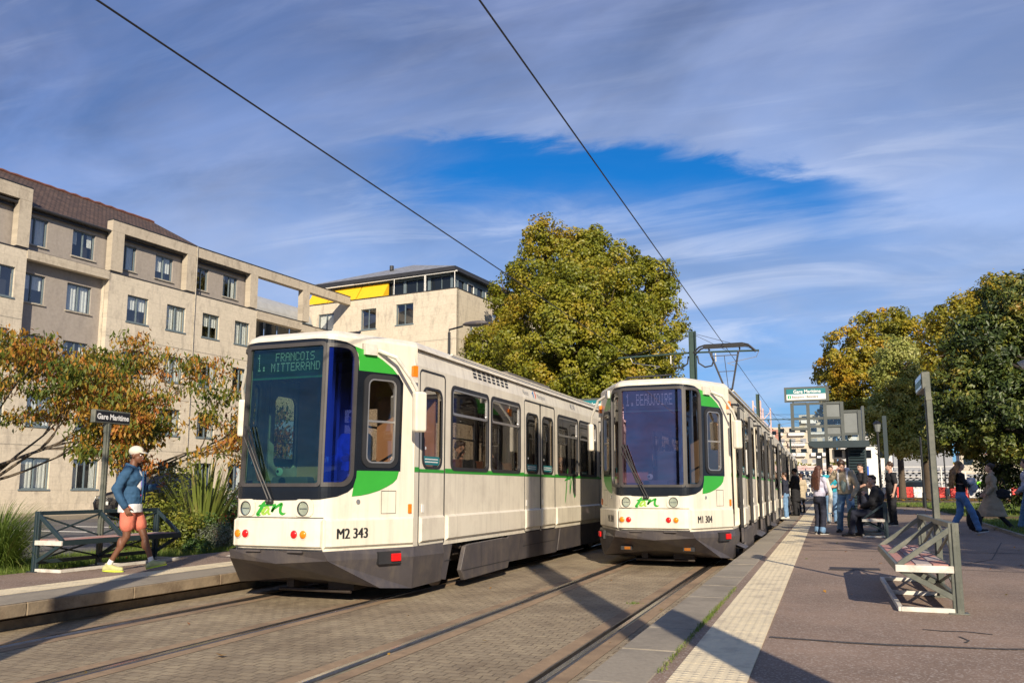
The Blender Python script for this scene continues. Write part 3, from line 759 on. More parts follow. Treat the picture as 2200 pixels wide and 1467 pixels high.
def cpane(s, u0, u1, z0, z1, r, n=6):
    p = [(u0, z0)] + [(u1 - r + r * math.cos(R(-90 + 90 * i / n)), z0 + r + r * math.sin(R(-90 + 90 * i / n))) for i in range(n + 1)]
    p += [(u1 - r + r * math.cos(R(90 * i / n)), z1 - r + r * math.sin(R(90 * i / n))) for i in range(n + 1)] + [(u0, z1)]
    return p if s > 0 else [(-x, y) for x, y in reversed(p)]
def build_tram(loc, label, num, dest, glassm, panem, open_doors, seats=True, panto=True, cab_light=True):
    T = thing('tram', label, 'tram', loc)
    HW, L1, TOT = 1.15, 13.4, 39.0
    y1 = 1.10
    # side wall mapping: s measured back from the front plane, on the +x or -x side
    SR = lambda s, z, d: (HW + d - max(0, z - 2.85) * 0.22, s, z)
    SL = lambda s, z, d: (-HW - d + max(0, z - 2.85) * 0.22, s, z)
    wins = [(2.17, 3.49), (3.60, 4.88), (6.95, 8.32), (8.42, 9.80)]
    door1 = (1.22, 1.98); door2 = (5.08, 6.78); door3 = (9.98, 11.68)
    W0, W1 = 1.58, 2.70
    body = MB()
    # --- front shell
    wh = [(-0.93, 1.36), (0.93, 1.36)]
    screen_hole = rrect(-0.975, 1.345, 0.975, 3.0, 0.16)
    cw = [rrect(s * 1.10 if s > 0 else -1.54, 1.60, 1.54 if s > 0 else -1.10, 2.64, 0.09) for s in (1, -1)]
    cw = [rrect(1.10, 1.60, 1.54, 2.64, 0.09), rrect(-1.54, 1.60, -1.10, 2.64, 0.09)]
    body.plate(rect(-UE, 0.60, UE, 3.07), [screen_hole] + cw, 0.04, FM, CU)
    # roof of the first section, blended to the front outline
    def ring(inset, z, back):
        pts = []
        for i in range(-18, 19):
            u = UE * i / 18; x, y, _ = FM(u, 1.0, -inset); pts.append((x, y + back, z))
        return pts
    def roof_ring(inset, z, yend, back):
        f = ring(inset, z, back)
        xr = HW - inset
        return f + [(xr, yy, z) for yy in (3.0, 6.0, 9.0, yend)] + [(-xr, yy, z) for yy in (yend, 9.0, 6.0, 3.0)]
    body.loft([roof_ring(0.0, 3.06, L1, 0.05), roof_ring(0.03, 3.11, L1, 0.06), roof_ring(0.09, 3.16, L1, 0.10), roof_ring(0.22, 3.20, L1, 0.25), roof_ring(0.5, 3.225, L1, 0.55)])
    # --- side walls of the first section
    for mp, flip in ((SR, 1), (SL, -1)):
        holes = [rrect(a, W0, b, W1, 0.10) for a, b in wins] + [rrect(door1[0], 0.66, door1[1], 2.82, 0.08)] + \
                [rrect(d[0], 0.66, d[1], 2.82, 0.08) for d in (door2, door3)]
        o2 = rect(y1, 0.60, L1, 3.05)
        body.plate(o2, holes, 0.05, (lambda s, z, d, mp=mp: mp(s, z, d)), (), (2.85,))
    bo = body.build('body', M['cream'], T)
    # green line and swooshes
    gr = MB()
    for s in (1, -1):
        F = lambda pts: [(s * a, b) for a, b in (pts if s > 0 else reversed(pts))]
        gr = MB(); gr.plate(F([(0.985, 2.70), (1.535, 2.70), (1.46, 2.77), (1.31, 2.86), (1.14, 2.935), (0.90, 2.985), (0.965, 2.90), (0.985, 2.80)]), (), 0.002, FM, (), (), 0.005); gr.build('green_swoosh', M['green'], T)
        gr = MB(); gr.plate(F([(0.995, 1.53), (0.985, 1.42), (0.955, 1.235), (1.08, 1.245), (1.19, 1.265), (1.32, 1.30), (1.43, 1.345), (1.52, 1.39), (1.575, 1.44), (1.60, 1.53)]), (), 0.002, FM, (), (), 0.005)
        gr.build('green_swoosh', M['green'], T)
    xs = [(y1 + .005, door1[0]), (door1[1], door2[0]), (door2[1], door3[0]), (door3[1], L1)]
    for mp in (SR, SL):
        for a, b in xs: gr = MB(); gr.plate(rect(a, 1.525, b, 1.585), (), 0.002, mp, (), (), 0.004); gr.build('green_stripe', M['green'], T)
    # black band around the screens
    bk = MB()
    top = [(-0.93, 3.03), (-0.5, 3.045), (0, 3.05), (0.5, 3.045), (0.93, 3.02)]
    outer = [(-0.97, 1.34), (-0.90, 1.285), (-0.76, 1.235), (-0.55, 1.205), (0, 1.19), (0.55, 1.205), (0.76, 1.235), (0.90, 1.285), (0.97, 1.34), (1.005, 1.45),
             (1.01, 1.53), (1.62, 1.53), (1.625, 2.60), (1.55, 2.70), (0.985, 2.70), (0.975, 2.85), (0.92, 2.98), (0.80, 3.02), (0.4, 3.05), (-0.4, 3.05),
             (-0.80, 3.02), (-0.92, 2.98), (-0.975, 2.85), (-0.985, 2.70), (-1.55, 2.70), (-1.625, 2.60), (-1.62, 1.53), (-1.01, 1.53), (-1.005, 1.45)]
    bk.plate(outer, [rrect(-0.94, 1.385, 0.94, 2.96, 0.13)] + cw, 0.003, FM, CU, (), 0.006)
    bk.build('black_band', M['blackpaint'], T)
    # windscreen, corner panes
    g1 = MB(); g1.plate(rrect(-0.53, 1.385, 0.53, 2.985, 0.03), (), 0.004, FM, CU, (), -0.012)
    ws = g1.build('windscreen', glassm, T)
    fr = MB()
    fr.plate(rrect(-0.548, 1.345, 0.547, 3.01, 0.05), [rrect(-0.51, 1.385, 0.51, 2.965, 0.03)], 0.035, FM, CU, (), 0.018)
    fr.build('seal', M['rubgrey'], ws)
    for s in (1, -1):
        u0, u1 = (0.56, 0.925) if s > 0 else (-0.925, -0.61)
        pg = MB(); pg.plate(cpane(s, .575, .925, 1.39, 2.95, .13), (), 0.004, FM, CU, (), -0.010)
        po = pg.build('corner_pane', panem if s > 0 else M['g_dark'], T)
        pf = MB(); pf.plate(cpane(s, .549, .965, 1.345, 2.99, .16), [cpane(s, .58, .92, 1.395, 2.945, .13)], 0.035, FM, CU, (), 0.016)
        pf.build('seal', M['rubgrey'], po)
        # cab side window
        a, b = (1.12, 1.52) if s > 0 else (-1.52, -1.12)
        wg = MB(); wg.plate(rrect(a, 1.62, b, 2.62, 0.08), (), 0.004, FM, (), (), -0.006)
        wo_ = wg.build('cab_window', M['g_side'], T)
        wf = MB(); wf.plate(rrect(a - .055, 1.565, b + .055, 2.675, 0.12), [rrect(a + .0, 1.62, b, 2.62, 0.08)], 0.03, FM, (), (), 0.020)
        wf.build('seal', M['rubber'], wo_)
        al = MB(); al.plate(rrect(a, 1.62, b, 2.62, 0.08), [rrect(a + .018, 1.638, b - .018, 2.602, 0.07)], 0.02, FM, (), (), 0.016)
        al.plate(rect(a + .018, 2.10, b - .018, 2.125), (), 0.02, FM, (), (), 0.012)
        al.build('frame', M['alu'], wo_)
        # hatch and keyhole
        h = MB(); uu = (1.36, 1.57) if s > 0 else (-1.57, -1.36)
        h.plate(rect(uu[0], 1.03, uu[1], 1.30), [rect(uu[0] + .006, 1.036, uu[1] - .006, 1.294)], 0.002, FM, (), (), 0.003)
        h.build('hatch_joint', M['rubber'], T)
        kh = MB(); kh.plate(circ(s * 1.04, 1.175, 0.027), (), 0.01, FM, (), (), 0.012); kh.build('lock', M['alu'], T)
    # curved fascia above the screens
    # bumper belt panels with bevelled rims
    def belt(mp, a, b, z0, z1, d, cu=()):
        m_ = MB()
        k = 0.028
        o_ = rect(a, z0, b, z1); i_ = rect(a + k, z0 + k, b - k, z1 - k)
        P = [(a + (b - a) * t, z0, 0) for t in np.linspace(0, 1, 13)]
        n = 14 if cu else 2
        us = [a + (b - a) * i / (n - 1) for i in range(n)]
        rows = [[(u, z0, 0.0) for u in us], [(min(max(u, a + k), b - k), z0 + k, d) for u in us], [(min(max(u, a + k), b - k), z1 - k, d) for u in us], [(u, z1, 0.0) for u in us]]
        vs = [mp(*q) for r_ in rows for q in r_]; fs = []
        for i in range(3):
            for j in range(n - 1): fs.append((i * n + j, i * n + j + 1, (i + 1) * n + j + 1, (i + 1) * n + j))
        fs.append((0, n, 2 * n, 3 * n)); fs.append((n - 1, 4 * n - 1, 3 * n - 1, 2 * n - 1))
        m_.add(vs, fs); return m_
    bc = belt(FM, -0.60, 0.60, 0.655, 0.985, 0.045, True)
    bmp = bc.build('bumper', M['cream'], T)
    for s in (1, -1):
        a, b = (0.605, UE) if s > 0 else (-UE, -0.605)
        belt(FM, a, b, 0.655, 0.990, 0.035, True).build('bumper', M['cream'], T)
    for mp in (SR, SL):
        for a, b in ((door1[1] + .03, door2[0] - .02), (door2[1] + .02, door3[0] - .02), (door3[1] + .02, L1)):
            belt(mp, a, b, 0.655, 0.985, 0.035).build('side_belt', M['cream'], T)
    # panel joint above bumper
    j = MB(); j.plate(rect(-0.60, 0.993, 0.60, 1.003), (), 0.004, FM, CU, (), 0.004)
    j.plate(rect(-0.6, 0.638, 0.6, 0.652), (), 0.004, FM, CU, (), 0.02); j.build('panel_joint', M['rubber'], T)
    # lamps
    for s, u in ((-1, -0.45), (1, 0.335)):
        hp = MB(); hp.plate(rrect(u - .115, 1.012, u + .135, 1.205, 0.06), [circ(u, 1.10, .071, 22, .078)], 0.012, FM, (-.44, .44), (), 0.014)
        ho = hp.build('headlight', M['cream'], T)
        rf = MB(); k = 0
        rings = []
        for q, dd in ((1.0, 0.010), (0.8, -0.015), (0.45, -0.03), (0.05, -0.035)):
            rings.append([FM(u + .07 * q * math.cos(t), 1.10 + .077 * q * math.sin(t), dd) for t in np.linspace(0, 2 * math.pi, 20, endpoint=False)])
        rf.loft(rings, cap=False); rf.build('reflector', M['chrome'], ho, smooth=True)
        ln = MB(); ln.plate(circ(u, 1.10, .070, 22, .077), (), 0.003, FM, (), (), 0.012); ln.build('lens', M['g_shelter'], ho)
        bz = MB(); bz.plate(circ(u, 1.10, .076, 24, .083), [circ(u, 1.10, .069, 24, .076)], 0.012, FM, (), (), 0.018); bz.build('rim', M['rubber'], ho)
        br_ = MB(); br_.plate(rect(u - .05, 1.095, u + .05, 1.105), (), 0.003, FM, (), (), 0.008); br_.build('filament_bar', M['alu'], ho)
    for u, mm in ((-0.51, 'amber_lens'), (-0.405, 'red_lens'), (0.255, 'red_lens'), (0.375, 'amber_lens')):
        lb = MB(); rings = []
        for q, dd in ((1.0, 0.045), (1.0, 0.056), (0.85, 0.066), (0.4, 0.072), (0.02, 0.073)):
            rings.append([FM(u + .043 * q * math.cos(t), 0.815 + .046 * q * math.sin(t), dd) for t in np.linspace(0, 2 * math.pi, 18, endpoint=False)])
        lb.loft(rings, cap=False)
        lo = lb.build('marker_light', M[mm], T, smooth=True)
        rb = MB(); rb.plate(circ(u, 0.815, .052, 20, .055), [circ(u, 0.815, .043, 20, .046)], 0.01, FM, (-.44, .44), (), 0.054); rb.build('rim', M['offwhite'], lo)
    for s in (1, -1):
        ob = MB(); ob.plate(rrect(s * 1.775 - .035, 2.69, s * 1.775 + .035, 2.83, .012), (), 0.045, FM, (), (), 0.05)
        oo = ob.build('indicator', M['orange_lens'], T)
        o3 = MB(); o3.plate(rect(s * 1.775 - .035, 2.62, s * 1.775 + .035, 2.688), (), 0.045, FM, (), (), 0.05); o3.build('base', M['offwhite'], oo)
        o4 = MB(); o4.plate(rrect(s * 1.77 - .025, 1.03, s * 1.77 + .025, 1.14, .01), (), 0.012, FM, (), (), 0.015); o4.build('side_reflector', M['orange_lens'], T)
    # fleet number and emblem
    vs_, fs_ = text_polys(num, 0.165, 0.0, 0, 0.74)
    wd = max(v[0] for v in vs_)
    for u0 in (0.75, -1.16):
        mbn = MB()
        for q in range(-2, 3): mbn.add([FM(u0 + q * .0030 + v[0] * 0.41 / wd, 0.765 + v[1], 0.0375 + q * .0003) for v in vs_], fs_)
        mbn.build('fleet_number', M['txt_black'], T)
    tan_logo('operator_emblem', T, FM, -0.29, 1.02, 0.262, 0.006)
    sl = [(SR, 1)]
    text_obj('side_number', num, 0.15, M['txt_grey'], T, SR, 7.85, 2.90, 0.003, 0.003, 0, 0.72)
    tan_logo('side_emblem', T, SR, 7.38, 1.10, 0.60, 0.004, plain=True)
    text_obj('network_name', 'Nantes', 0.12, M['txt_grey'], T, SR, 5.05, 2.905, 0.003, 0.0, 0, 0.85)
    text_obj('network_name', 'Métropole', 0.12, M['txt_grey'], T, SR, 5.80, 2.905, 0.003, 0.0, 0, 0.85)
    st1 = MB(); stroke(st1, [(5.62, 2.88), (5.60, 2.95), (5.64, 3.03)], [.01, .05, .01], SR, .004); stroke(st1, [(5.55, 2.97), (5.62, 2.96)], [.02, .05], SR, .0045)
    st1.build('network_mark', mat('mark_blue', (0.02, 0.16, 0.45), 0.5), T)
    st2 = MB(); stroke(st2, [(5.70, 2.88), (5.72, 2.95), (5.69, 3.03)], [.01, .05, .01], SR, .004); st2.build('network_mark', mat('mark_red', (0.65, 0.05, 0.02), 0.5), T)
    # roof side ventilation slots
    vt = MB()
    for r_ in range(3):
        for c_ in range(8):
            a = 2.95 + c_ * 0.185; z = 3.015 - r_ * 0.05
            vt.plate(rect(a, z, a + .12, z + .03), (), 0.004, SR, (), (), 0.006)
    vt.build('ventilation_slots', M['rubber'], T)
    # gutter
    gt = MB()
    gt.bar((HW - .02, 2.2, 3.14), (HW - .02, L1, 3.14), 0.03, 0.02); gt.build('gutter', M['cream'], T)
    # front skirt: faceted prow
    def skpath(k, z):
        """k: 0 top .. bottom outline, half list of (x, y)"""
        return [(x, y, z) for x, y in k]
    top = [(-1.17, 1.9), (-1.17, 1.08), (-0.63, -0.035), (0.0, -0.05), (0.63, -0.035), (1.17, 1.08), (1.17, 1.9)]
    mid = [(-1.19, 1.9), (-1.20, 1.02), (-0.66, 0.02), (0.0, -0.02), (0.66, 0.02), (1.20, 1.02), (1.19, 1.9)]
    low = [(-1.14, 1.9), (-1.13, 1.12), (-0.98, 0.62), (0.0, 0.42), (0.98, 0.62), (1.13, 1.12), (1.14, 1.9)]
    sk = MB()
    sk.loft([[(x, y, 0.635) for x, y in top], [(x, y, z) for (x, y), z in zip(mid, (.5, .52, .53, .485, .53, .52, .5))], [(x, y, z) for (x, y), z in zip(low, (.15, .14, .19, .30, .19, .14, .15))]], cap=False)
    k = len(sk.v); sk.v += [(x, y, z) for (x, y), z in zip(low, (.15, .14, .19, .30, .19, .14, .15))]; sk.uv += [(0, 0)] * 7; sk.f.append(tuple(k + i for i in range(7)))
    sko = sk.build('front_skirt', M['tramgrey'], T)
    for s in (1, -1):
        pk = MB(); a = Vector((s * 0.80, 0.36, 0.6)); b_ = Vector((s * 1.17, 1.06, 0.6))
        dch = (b_ - a).normalized(); nch = Vector((dch.y * s, -dch.x * s, 0))
        q = a + dch * 0.42 + nch * 0.05
        ang = math.atan2(dch.y, dch.x)
        pk.box((q.x, q.y, 0.53), (0.30, 0.05, 0.14), rz=ang); pk.build('lamp_recess', M['rubber'], T)
        rl = MB(); q2 = a + dch * 0.50 + nch * 0.085; rl.box((q2.x, q2.y, 0.53), (0.13, 0.03, 0.09), rz=ang); rl.build('rear_lamp', M['red_lens'], T, bevel=.008)
        fl = MB(); fl.box((s * 0.52, 0.305, 0.335), (0.19, 0.09, 0.065)); fl.build('fog_recess', M['rubber'], T) if open_doors else None
        fa = MB(); fa.box((s * 0.50, 0.258, 0.335), (0.10, 0.02, 0.045)); fa.build('fog_lamp', M['amber_dim'], T) if open_doors else None
        ht = MB(); ht.box((s * 0.28, -0.055, 0.628), (0.20, 0.03, 0.02)); ht.build('hinge', M['tramgrey'], T)
    # coupling bits below the prow
    cb = MB(); cb.box((-0.30, 0.95, 0.20), (0.10, 0.5, 0.12)); cb.cyl((-.45, .7, .12), (.55, .7, .12), .02); cb.box((0.35, 1.0, 0.17), (0.35, 0.4, 0.10)); cb.build('coupler', M['darksteel'], T)
    # side skirts: lower grey panels with slanted ends, door-step panels
    for mp, s in ((SR, 1), (SL, -1)):
        for a, b, zb in ((1.9, 2.25, .15), (4.35, 7.05, .17), (7.10, L1, .17)):
            m_ = MB(); m_.plate([(a + .02, .60), (a - .18 if a > 3 else a, zb + .02), (b + (-.20 if b < 12 else 0), zb), (b, .60)], (), 0.05, mp, (), (), -0.005)
            m_.build('side_skirt', M['tramgrey'], T)
        ln = MB()
        for a, b in ((2.0, 2.2), (5.0, 6.75)): ln.plate(rect(a, 0.385, b, 0.395), (), .003, mp, (), (), .001)
        ln.plate([(6.98, .60), (6.99, .60), (6.83, .17), (6.82, .17)], (), .003, mp, (), (), .001)
        ln.plate([(4.93, .60), (4.94, .60), (4.76, .17), (4.75, .17)], (), .003, mp, (), (), .001)
        ln.build('panel_joint', M['rubber'], T)
        # bogie cover, standing proud and rounded
        bg_ = MB()
        bg_.plate([(2.45, .55), (2.30, .25), (2.42, .11), (4.05, .13), (4.12, .22), (4.12, .52), (4.04, .58), (3.95, .585), (2.62, .57)], (), 0.06, mp, (), (), 0.10)
        bg_.build('bogie_cover', M['tramgrey'], T, bevel=.012)
        j2 = MB(); j2.plate(rect(2.36, .235, 4.12, .245), (), .003, mp, (), (), .104); j2.plate(rect(3.0, .25, 3.006, .57), (), .003, mp, (), (), .104)
        j2.build('panel_joint', M['rubber'], T)
        for yy in (2.85, 4.55, 9.3, 10.9):
            wh_ = MB(); wh_.cyl((s * 0.80, yy - .4, .34), (s * 0.67, yy - .4, .34), .34, 24); wo2 = wh_.build('wheel', M['steel'], T)
            hb = MB(); hb.cyl((s * 0.88, yy - .4, .34), (s * 0.80, yy - .4, .34), .12, 16); hb.build('hub', M['darksteel'], wo2)
        bf = MB(); bf.b2((s * .55, 2.3, .28), (s * .68, 4.3, .55)); bf.b2((s * .9, 2.6, .42), (s * 1.0, 4.2, .52)); bf2 = MB(); bf2.b2((s * .55, 8.9, .28), (s * .68, 10.9, .5)); bf2.build('bogie', M['darksteel'], T)
        for q in range(5): bf.cyl((s * .9, 2.5 + q * .3, .60), (s * 1.08, 2.65 + q * .3, .53), .035, 8)
        bf.build('bogie', M['darksteel'], T)
    # floor, ceiling and inner wall between cab and saloon
    fl = MB(); fl.b2((-1.1, 1.1, 0.60), (1.1, L1, 0.86)); fl.b2((-.76, .55, .60), (.76, 1.1, .86)); fl.build('floor', M['inner'], T)
    ce = MB(); ce.b2((-1.05, 1.0, 2.92), (1.05, L1, 2.98)); ce.build('ceiling', M['inner'], T)
    bw = MB(); bw.b2((-1.08, 1.86, .86), (-0.35, 1.90, 2.92)); bw.b2((0.30, 1.86, .86), (1.05, 1.90, 2.92)); bw.b2((-.35, 1.86, 2.4), (.3, 1.90, 2.92)); bw.build('cab_partition', M['wood_in'], T)
    cv_ = MB(); cv_.b2((0.42, 1.45, .86), (0.90, 1.84, 2.45)); cv_.build('cab_cupboard', M['wood_in'], T)
    db = MB(); db.b2((-.78, .42, .95), (.78, .72, 1.42)); db.b2((-.5, .12, .95), (.5, .44, 1.34)); db.b2((-.30, .25, 1.34), (.20, .40, 1.46)); db.build('dashboard', M['inner'], T, bevel=.02)
    cs = MB(); cs.b2((-.22, 1.15, 1.25), (.22, 1.6, 1.35)); cs.b2((-.22, 1.55, 1.35), (.22, 1.65, 2.0)); cs.cyl((0, 1.38, .86), (0, 1.38, 1.25), .06); cs.build('driver_seat', M['inner'], T, bevel=.03)
    ey = MB(); ey.ball((-.05, 0.055, 1.515), (.05, .01, .05), 16, 8); eyo = ey.build('sticker', mat('pale_green_sticker', (.45, .62, .5), .5), T, smooth=True)
    e2 = MB(); e2.ball((-.065, 0.043, 1.52), (.018, .006, .018), 10, 6); e2.build('dot', M['txt_black'], eyo)
    # destination display behind the screen
    dd = MB(); dd.b2((-.50, .10, 2.62), (.47, .22, 2.95)); dpo = dd.build('destination_display', mat('display_panel', (.012, .035, .03), .5), T)
    sc_ = MB()
    for q in range(17): sc_.b2((-.46, .094, 2.665 + q * .0145), (.44, .099, 2.6675 + q * .0145))
    sc_.b2((-.50, .085, 2.60), (.47, .10, 2.622)); sc_.build('scan_lines', mat('display_lines', (.06, .20, .15), .6), dpo)
    dm = MB(); DM = lambda u, z, d: (u, 0.088 - d, z)
    if len(dest) == 1:
        dots(dm, '1.', -.44, 2.90, .014, .030, DM, 0); dots(dm, dest[0], -.26, 2.89, .0115, .028, DM, 0)
    else:
        dots(dm, '1.', -.44, 2.895, .012, .030, DM, 0); dots(dm, dest[0], -.18, 2.905, .0115, .0145, DM, 0); dots(dm, dest[1], -.24, 2.785, .0115, .0145, DM, 0)
    dm.build('display_text', emis('display_dots', (.60, .75, .70), 0.12), dpo)
    # wipers
    for k_ in range(2):
        wp = MB(); dx_ = k_ * .045
        a0 = Vector((-.13 + dx_, -.03, 1.20)); b0 = Vector((-.30 + dx_ * .9, -.05, 1.55)); c0 = Vector((-.50 + dx_, -.035, 1.93)); 
        wp.tube([a0, b0, c0], [.011, .009, .006], 6)
        wp.bar(c0 + Vector((.015, 0, .12)), c0 + Vector((.24, -.002, -.52)), .014, .02)
        wp.ball(a0 + Vector((.0, 0, -.02)), .03, 8, 6); wp.build('wiper', M['rubber'], T)
    # mirrors: arm from the roof edge, long housing
    for s in (1, -1):
        if s == -1: pass
        p0 = Vector(FM(s * 1.24, 2.96, 0.02)); p1 = Vector(FM(s * 1.42, 2.88, 0.14)); p2 = Vector(FM(s * 1.60, 2.62, 0.22)); p3 = Vector(FM(s * 1.68, 2.50, 0.22))
        am = MB(); am.tube([p0, p1, p2, p3], [.028, .026, .022, .022], 8)
        hsm = MB()
        c0 = Vector(FM(s * 1.72, 2.24, 0.22)); dch = Vector((s * .55, 1.1, 0)).normalized()
        hsm.box(c0, (.10, .17, .49), rz=-s * R(26.5)); mo = hsm.build('mirror', M['cream'], T, bevel=.03, seg=3)
        am.build('arm', M['offwhite'], mo)
        bs = MB(); bs.box(Vector(FM(s * 1.12, 2.96, .02)), (.16, .06, .13), rz=s * R(63.4)); bs.build('bracket', M['offwhite'], mo)
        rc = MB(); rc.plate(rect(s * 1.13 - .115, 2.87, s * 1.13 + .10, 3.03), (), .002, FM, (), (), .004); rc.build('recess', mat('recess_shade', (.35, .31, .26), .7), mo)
    # side windows with rubber seals, hopper bar
    for mp in (SR, SL):
        for (a, b) in wins:
            g_ = MB(); g_.plate(rrect(a + .03, W0 + .03, b - .03, W1 - .03, .08), (), .004, mp, (), (), -.012)
            wo2 = g_.build('window', M['g_side'], T)
            f_ = MB(); f_.plate(rrect(a - .02, W0 - .02, b + .02, W1 + .02, .11), [rrect(a + .03, W0 + .03, b - .03, W1 - .03, .08)], .04, mp, (), (), .010); f_.build('seal', M['rubber'], wo2)
            al = MB(); al.plate(rrect(a + .03, 2.31, b - .03, W1 - .03, .06), [rrect(a + .055, 2.345, b - .055, W1 - .055, .04)], .02, mp, (), (), .006); al.build('hopper_frame', M['alu'], wo2)
    # doors
    def leaf(mp, a, b, d, green=True, hinge=0):
        z0, z1 = 0.62, 2.80
        m_ = MB(); wz = rrect(a + (b - a) * .17, 1.60, b - (b - a) * .17, 2.58, .11)
        m_.plate(rrect(a + .012, z0, b - .012, z1, .06), [wz], .045, mp, (), (), d)
        lo = m_.build('door', M['cream'], T)
        g_ = MB(); g_.plate(wz, (), .004, mp, (), (), d - .02); g_.build('glass', M['g_side'], lo)
        f_ = MB(); wz2 = rrect(a + (b - a) * .12, 1.57, b - (b - a) * .12, 2.61, .13); f_.plate(wz2, [wz], .03, mp, (), (), d + .010)
        f_.plate(rrect(a, z0 - .02, b, z1 + .015, .07), [rrect(a + .022, z0 - .0, b - .022, z1 - .006, .05)], .05, mp, (), (), d + .006)
        f_.build('seal', M['rubber'], lo)
        gg = MB(); gg.plate(rect(a + .03, 1.525, b - .03, 1.585), (), .002, mp, (), (), d + .003) if False else gg.plate(rect(a + .023, 1.525, b - .023, 1.565), (), .002, mp, (), (), d + .004); gg.build('green_line', M['green'], lo)
        bl = belt(lambda u, z, dd: mp(u, z, dd + d), a + .03, b - .03, .66, .985, .035); bl.build('belt_panel', M['cream'], lo)
        sp_ = MB(); sp_.plate(rect(a + .02, .36, b - .02, .635), (), .04, mp, (), (), d - .004); sp_.build('kick_panel', M['tramgrey'], lo)
        nt = MB(); nt.plate(rect(a + (b - a) * .19, 1.62, b - (b - a) * .19, 1.73), (), .002, mp, (), (), d - .008); no = nt.build('notice', M['teal'], lo)
        nt2 = MB()
        for q in range(2): nt2.plate(rect(a + (b - a) * .25, 1.688 - q * .035, b - (b - a) * .25, 1.700 - q * .035), (), .001, mp, (), (), d - .006)
        nt2.plate(circ(a + (b - a) * .27, 1.83, .02), (), .001, mp, (), (), d - .006)
        nt2.build('notice_text', M['txt_white'], no)
        hd = MB(); hd.plate(rrect(a + .10, 1.03, a + .16, 1.13, .01), (), .01, mp, (), (), d + .008); hd.build('handle', M['white'], lo)
    def closed(mp):
        leaf(mp, door1[0], door1[1], -.004)
        m0 = (door2[0] + door2[1]) / 2; leaf(mp, door2[0], m0, -.004); leaf(mp, m0, door2[1], -.004)
        m0 = (door3[0] + door3[1]) / 2; leaf(mp, door3[0], m0, -.004); leaf(mp, m0, door3[1], -.004)
    closed(SL)
    if not open_doors: closed(SR)
    else:
        leaf(SR, door1[1] + .0, door1[1] + .76, .10)
        w_ = .85
        leaf(SR, door2[0] - w_, door2[0], .10); leaf(SR, door2[1], door2[1] + w_, .10)
        leaf(SR, door3[0] - w_, door3[0], .10); leaf(SR, door3[1], door3[1] + w_, .10)
        rod = MB()
        for yy in (1.3, 5.15, 6.7, 10.05, 11.6):
            rod.tube([(1.0, yy, 2.80), (1.22, yy + .1, 2.80), (1.27, yy + .3, 2.80)], .022, 6)
        rod.build('door_arm', M['rubber'], T)
        pj = MB(); pj.b2((.98, 1.16, .5), (1.10, 1.24, 2.8)); pj.b2((.95, 5.0, .86), (1.08, 5.06, 2.8)); pj.build('door_jamb', mat('beige_jamb', (.42, .30, .18), .7), T)
        for a, b in (door1, door2, door3): stp = MB(); stp.add([(1.05, a, .33), (1.05, b, .33), (1.33, b - .05, .30), (1.33, a + .05, .30), (1.05, a, .42), (1.05, b, .42)], [(0, 1, 2, 3), (4, 5, 1, 0), (4, 3, 2, 5)]); stp.build('folding_step', M['tramgrey'], T)
        for a, b in (door1, door2, door3): st2_ = MB(); st2_.b2((.72, a, .55), (1.08, b, .60)); st2_.build('door_step', M['darksteel'], T)
    # seats and grab poles
    if seats:
        for yy in (2.45, 3.4, 4.45, 7.3, 8.5, 9.5):
            for xx in (-.72, .62):
                s_ = MB(); s_.b2((xx - .38, yy, 1.12), (xx + .38, yy + .40, 1.19)); s_.b2((xx - .38, yy + .40, 1.19), (xx + .38, yy + .46, 1.74)); s_.b2((xx - .3, yy + .1, .86), (xx + .3, yy + .3, 1.12))
                s_.build('passenger_seat', M['seatred'], T, bevel=.02, seg=1)
        gp = MB()
        for yy in (2.1, 5.0, 6.85, 9.9): gp.cyl((.35, yy, .86), (.35, yy, 2.92), .017, 8); gp.cyl((-.35, yy, .86), (-.35, yy, 2.92), .017, 8)
        gp.cyl((.45, 2, 2.65), (.45, 12, 2.65), .015, 8); gp.build('grab_pole', M['seatred'], T)
    # rear sections, seen at a grazing angle
    def section(y0, y1_, doors, low_, ins=0.0):
        HWb = HW
        b_ = MB()
        hs = []
        wl_ = []
        z0 = W0 - (0.25 if low_ else 0)
        y = y0 + .25
        dd = sorted(doors)
        marks = [y0] + [q for d in dd for q in d] + [y1_]
        for i in range(0, len(marks), 2):
            a, b = marks[i] + .15, marks[i + 1] - .15
            n = max(0, round((b - a) / 1.4))
            for k in range(n):
                wl_.append((a + (b - a) * k / n + .04, a + (b - a) * (k + 1) / n - .04))
        hs = [rrect(a, z0, b, W1, .1) for a, b in wl_] + [rrect(a, .40 if low_ else .66, b, 2.82, .08) for a, b in dd]
        b_.plate(rect(y0, .34 if low_ else .60, y1_, 3.05), hs, .05, SR, (), (2.85,))
        b_.plate(rect(y0, .60, y1_, 3.05), [], .05, SL, (), (2.85,))
        xr = [(HW - .04, 3.04), (HW - .10, 3.14), (HW - .3, 3.2), (0, 3.24), (-HW + .3, 3.2), (-HW + .10, 3.14), (-HW + .04, 3.04)]
        b_.loft([[(x, y0, z) for x, z in xr], [(x, y1_, z) for x, z in xr]])
        b_.b2((-1.09, y0, 0.62), (-.2, y0 + .06, 3.04)); b_.b2((-1.09, y1_ - .06, .62), (-.2, y1_, 3.04))
        b_.build('rear_body', M['cream'], T)
        g_ = MB(); f_ = MB(); gl = MB(); st = MB()
        for a, b in wl_:
            gq = MB(); gq.plate(rrect(a + .03, z0 + .03, b - .03, W1 - .03, .08), (), .004, SR, (), (), -.012)
            wq = gq.build('window', M['g_side'], T)
            fq = MB(); fq.plate(rrect(a - .02, z0 - .02, b + .02, W1 + .02, .11), [rrect(a + .03, z0 + .03, b - .03, W1 - .03, .08)], .04, SR, (), (), .010); fq.build('seal', M['rubber'], wq)
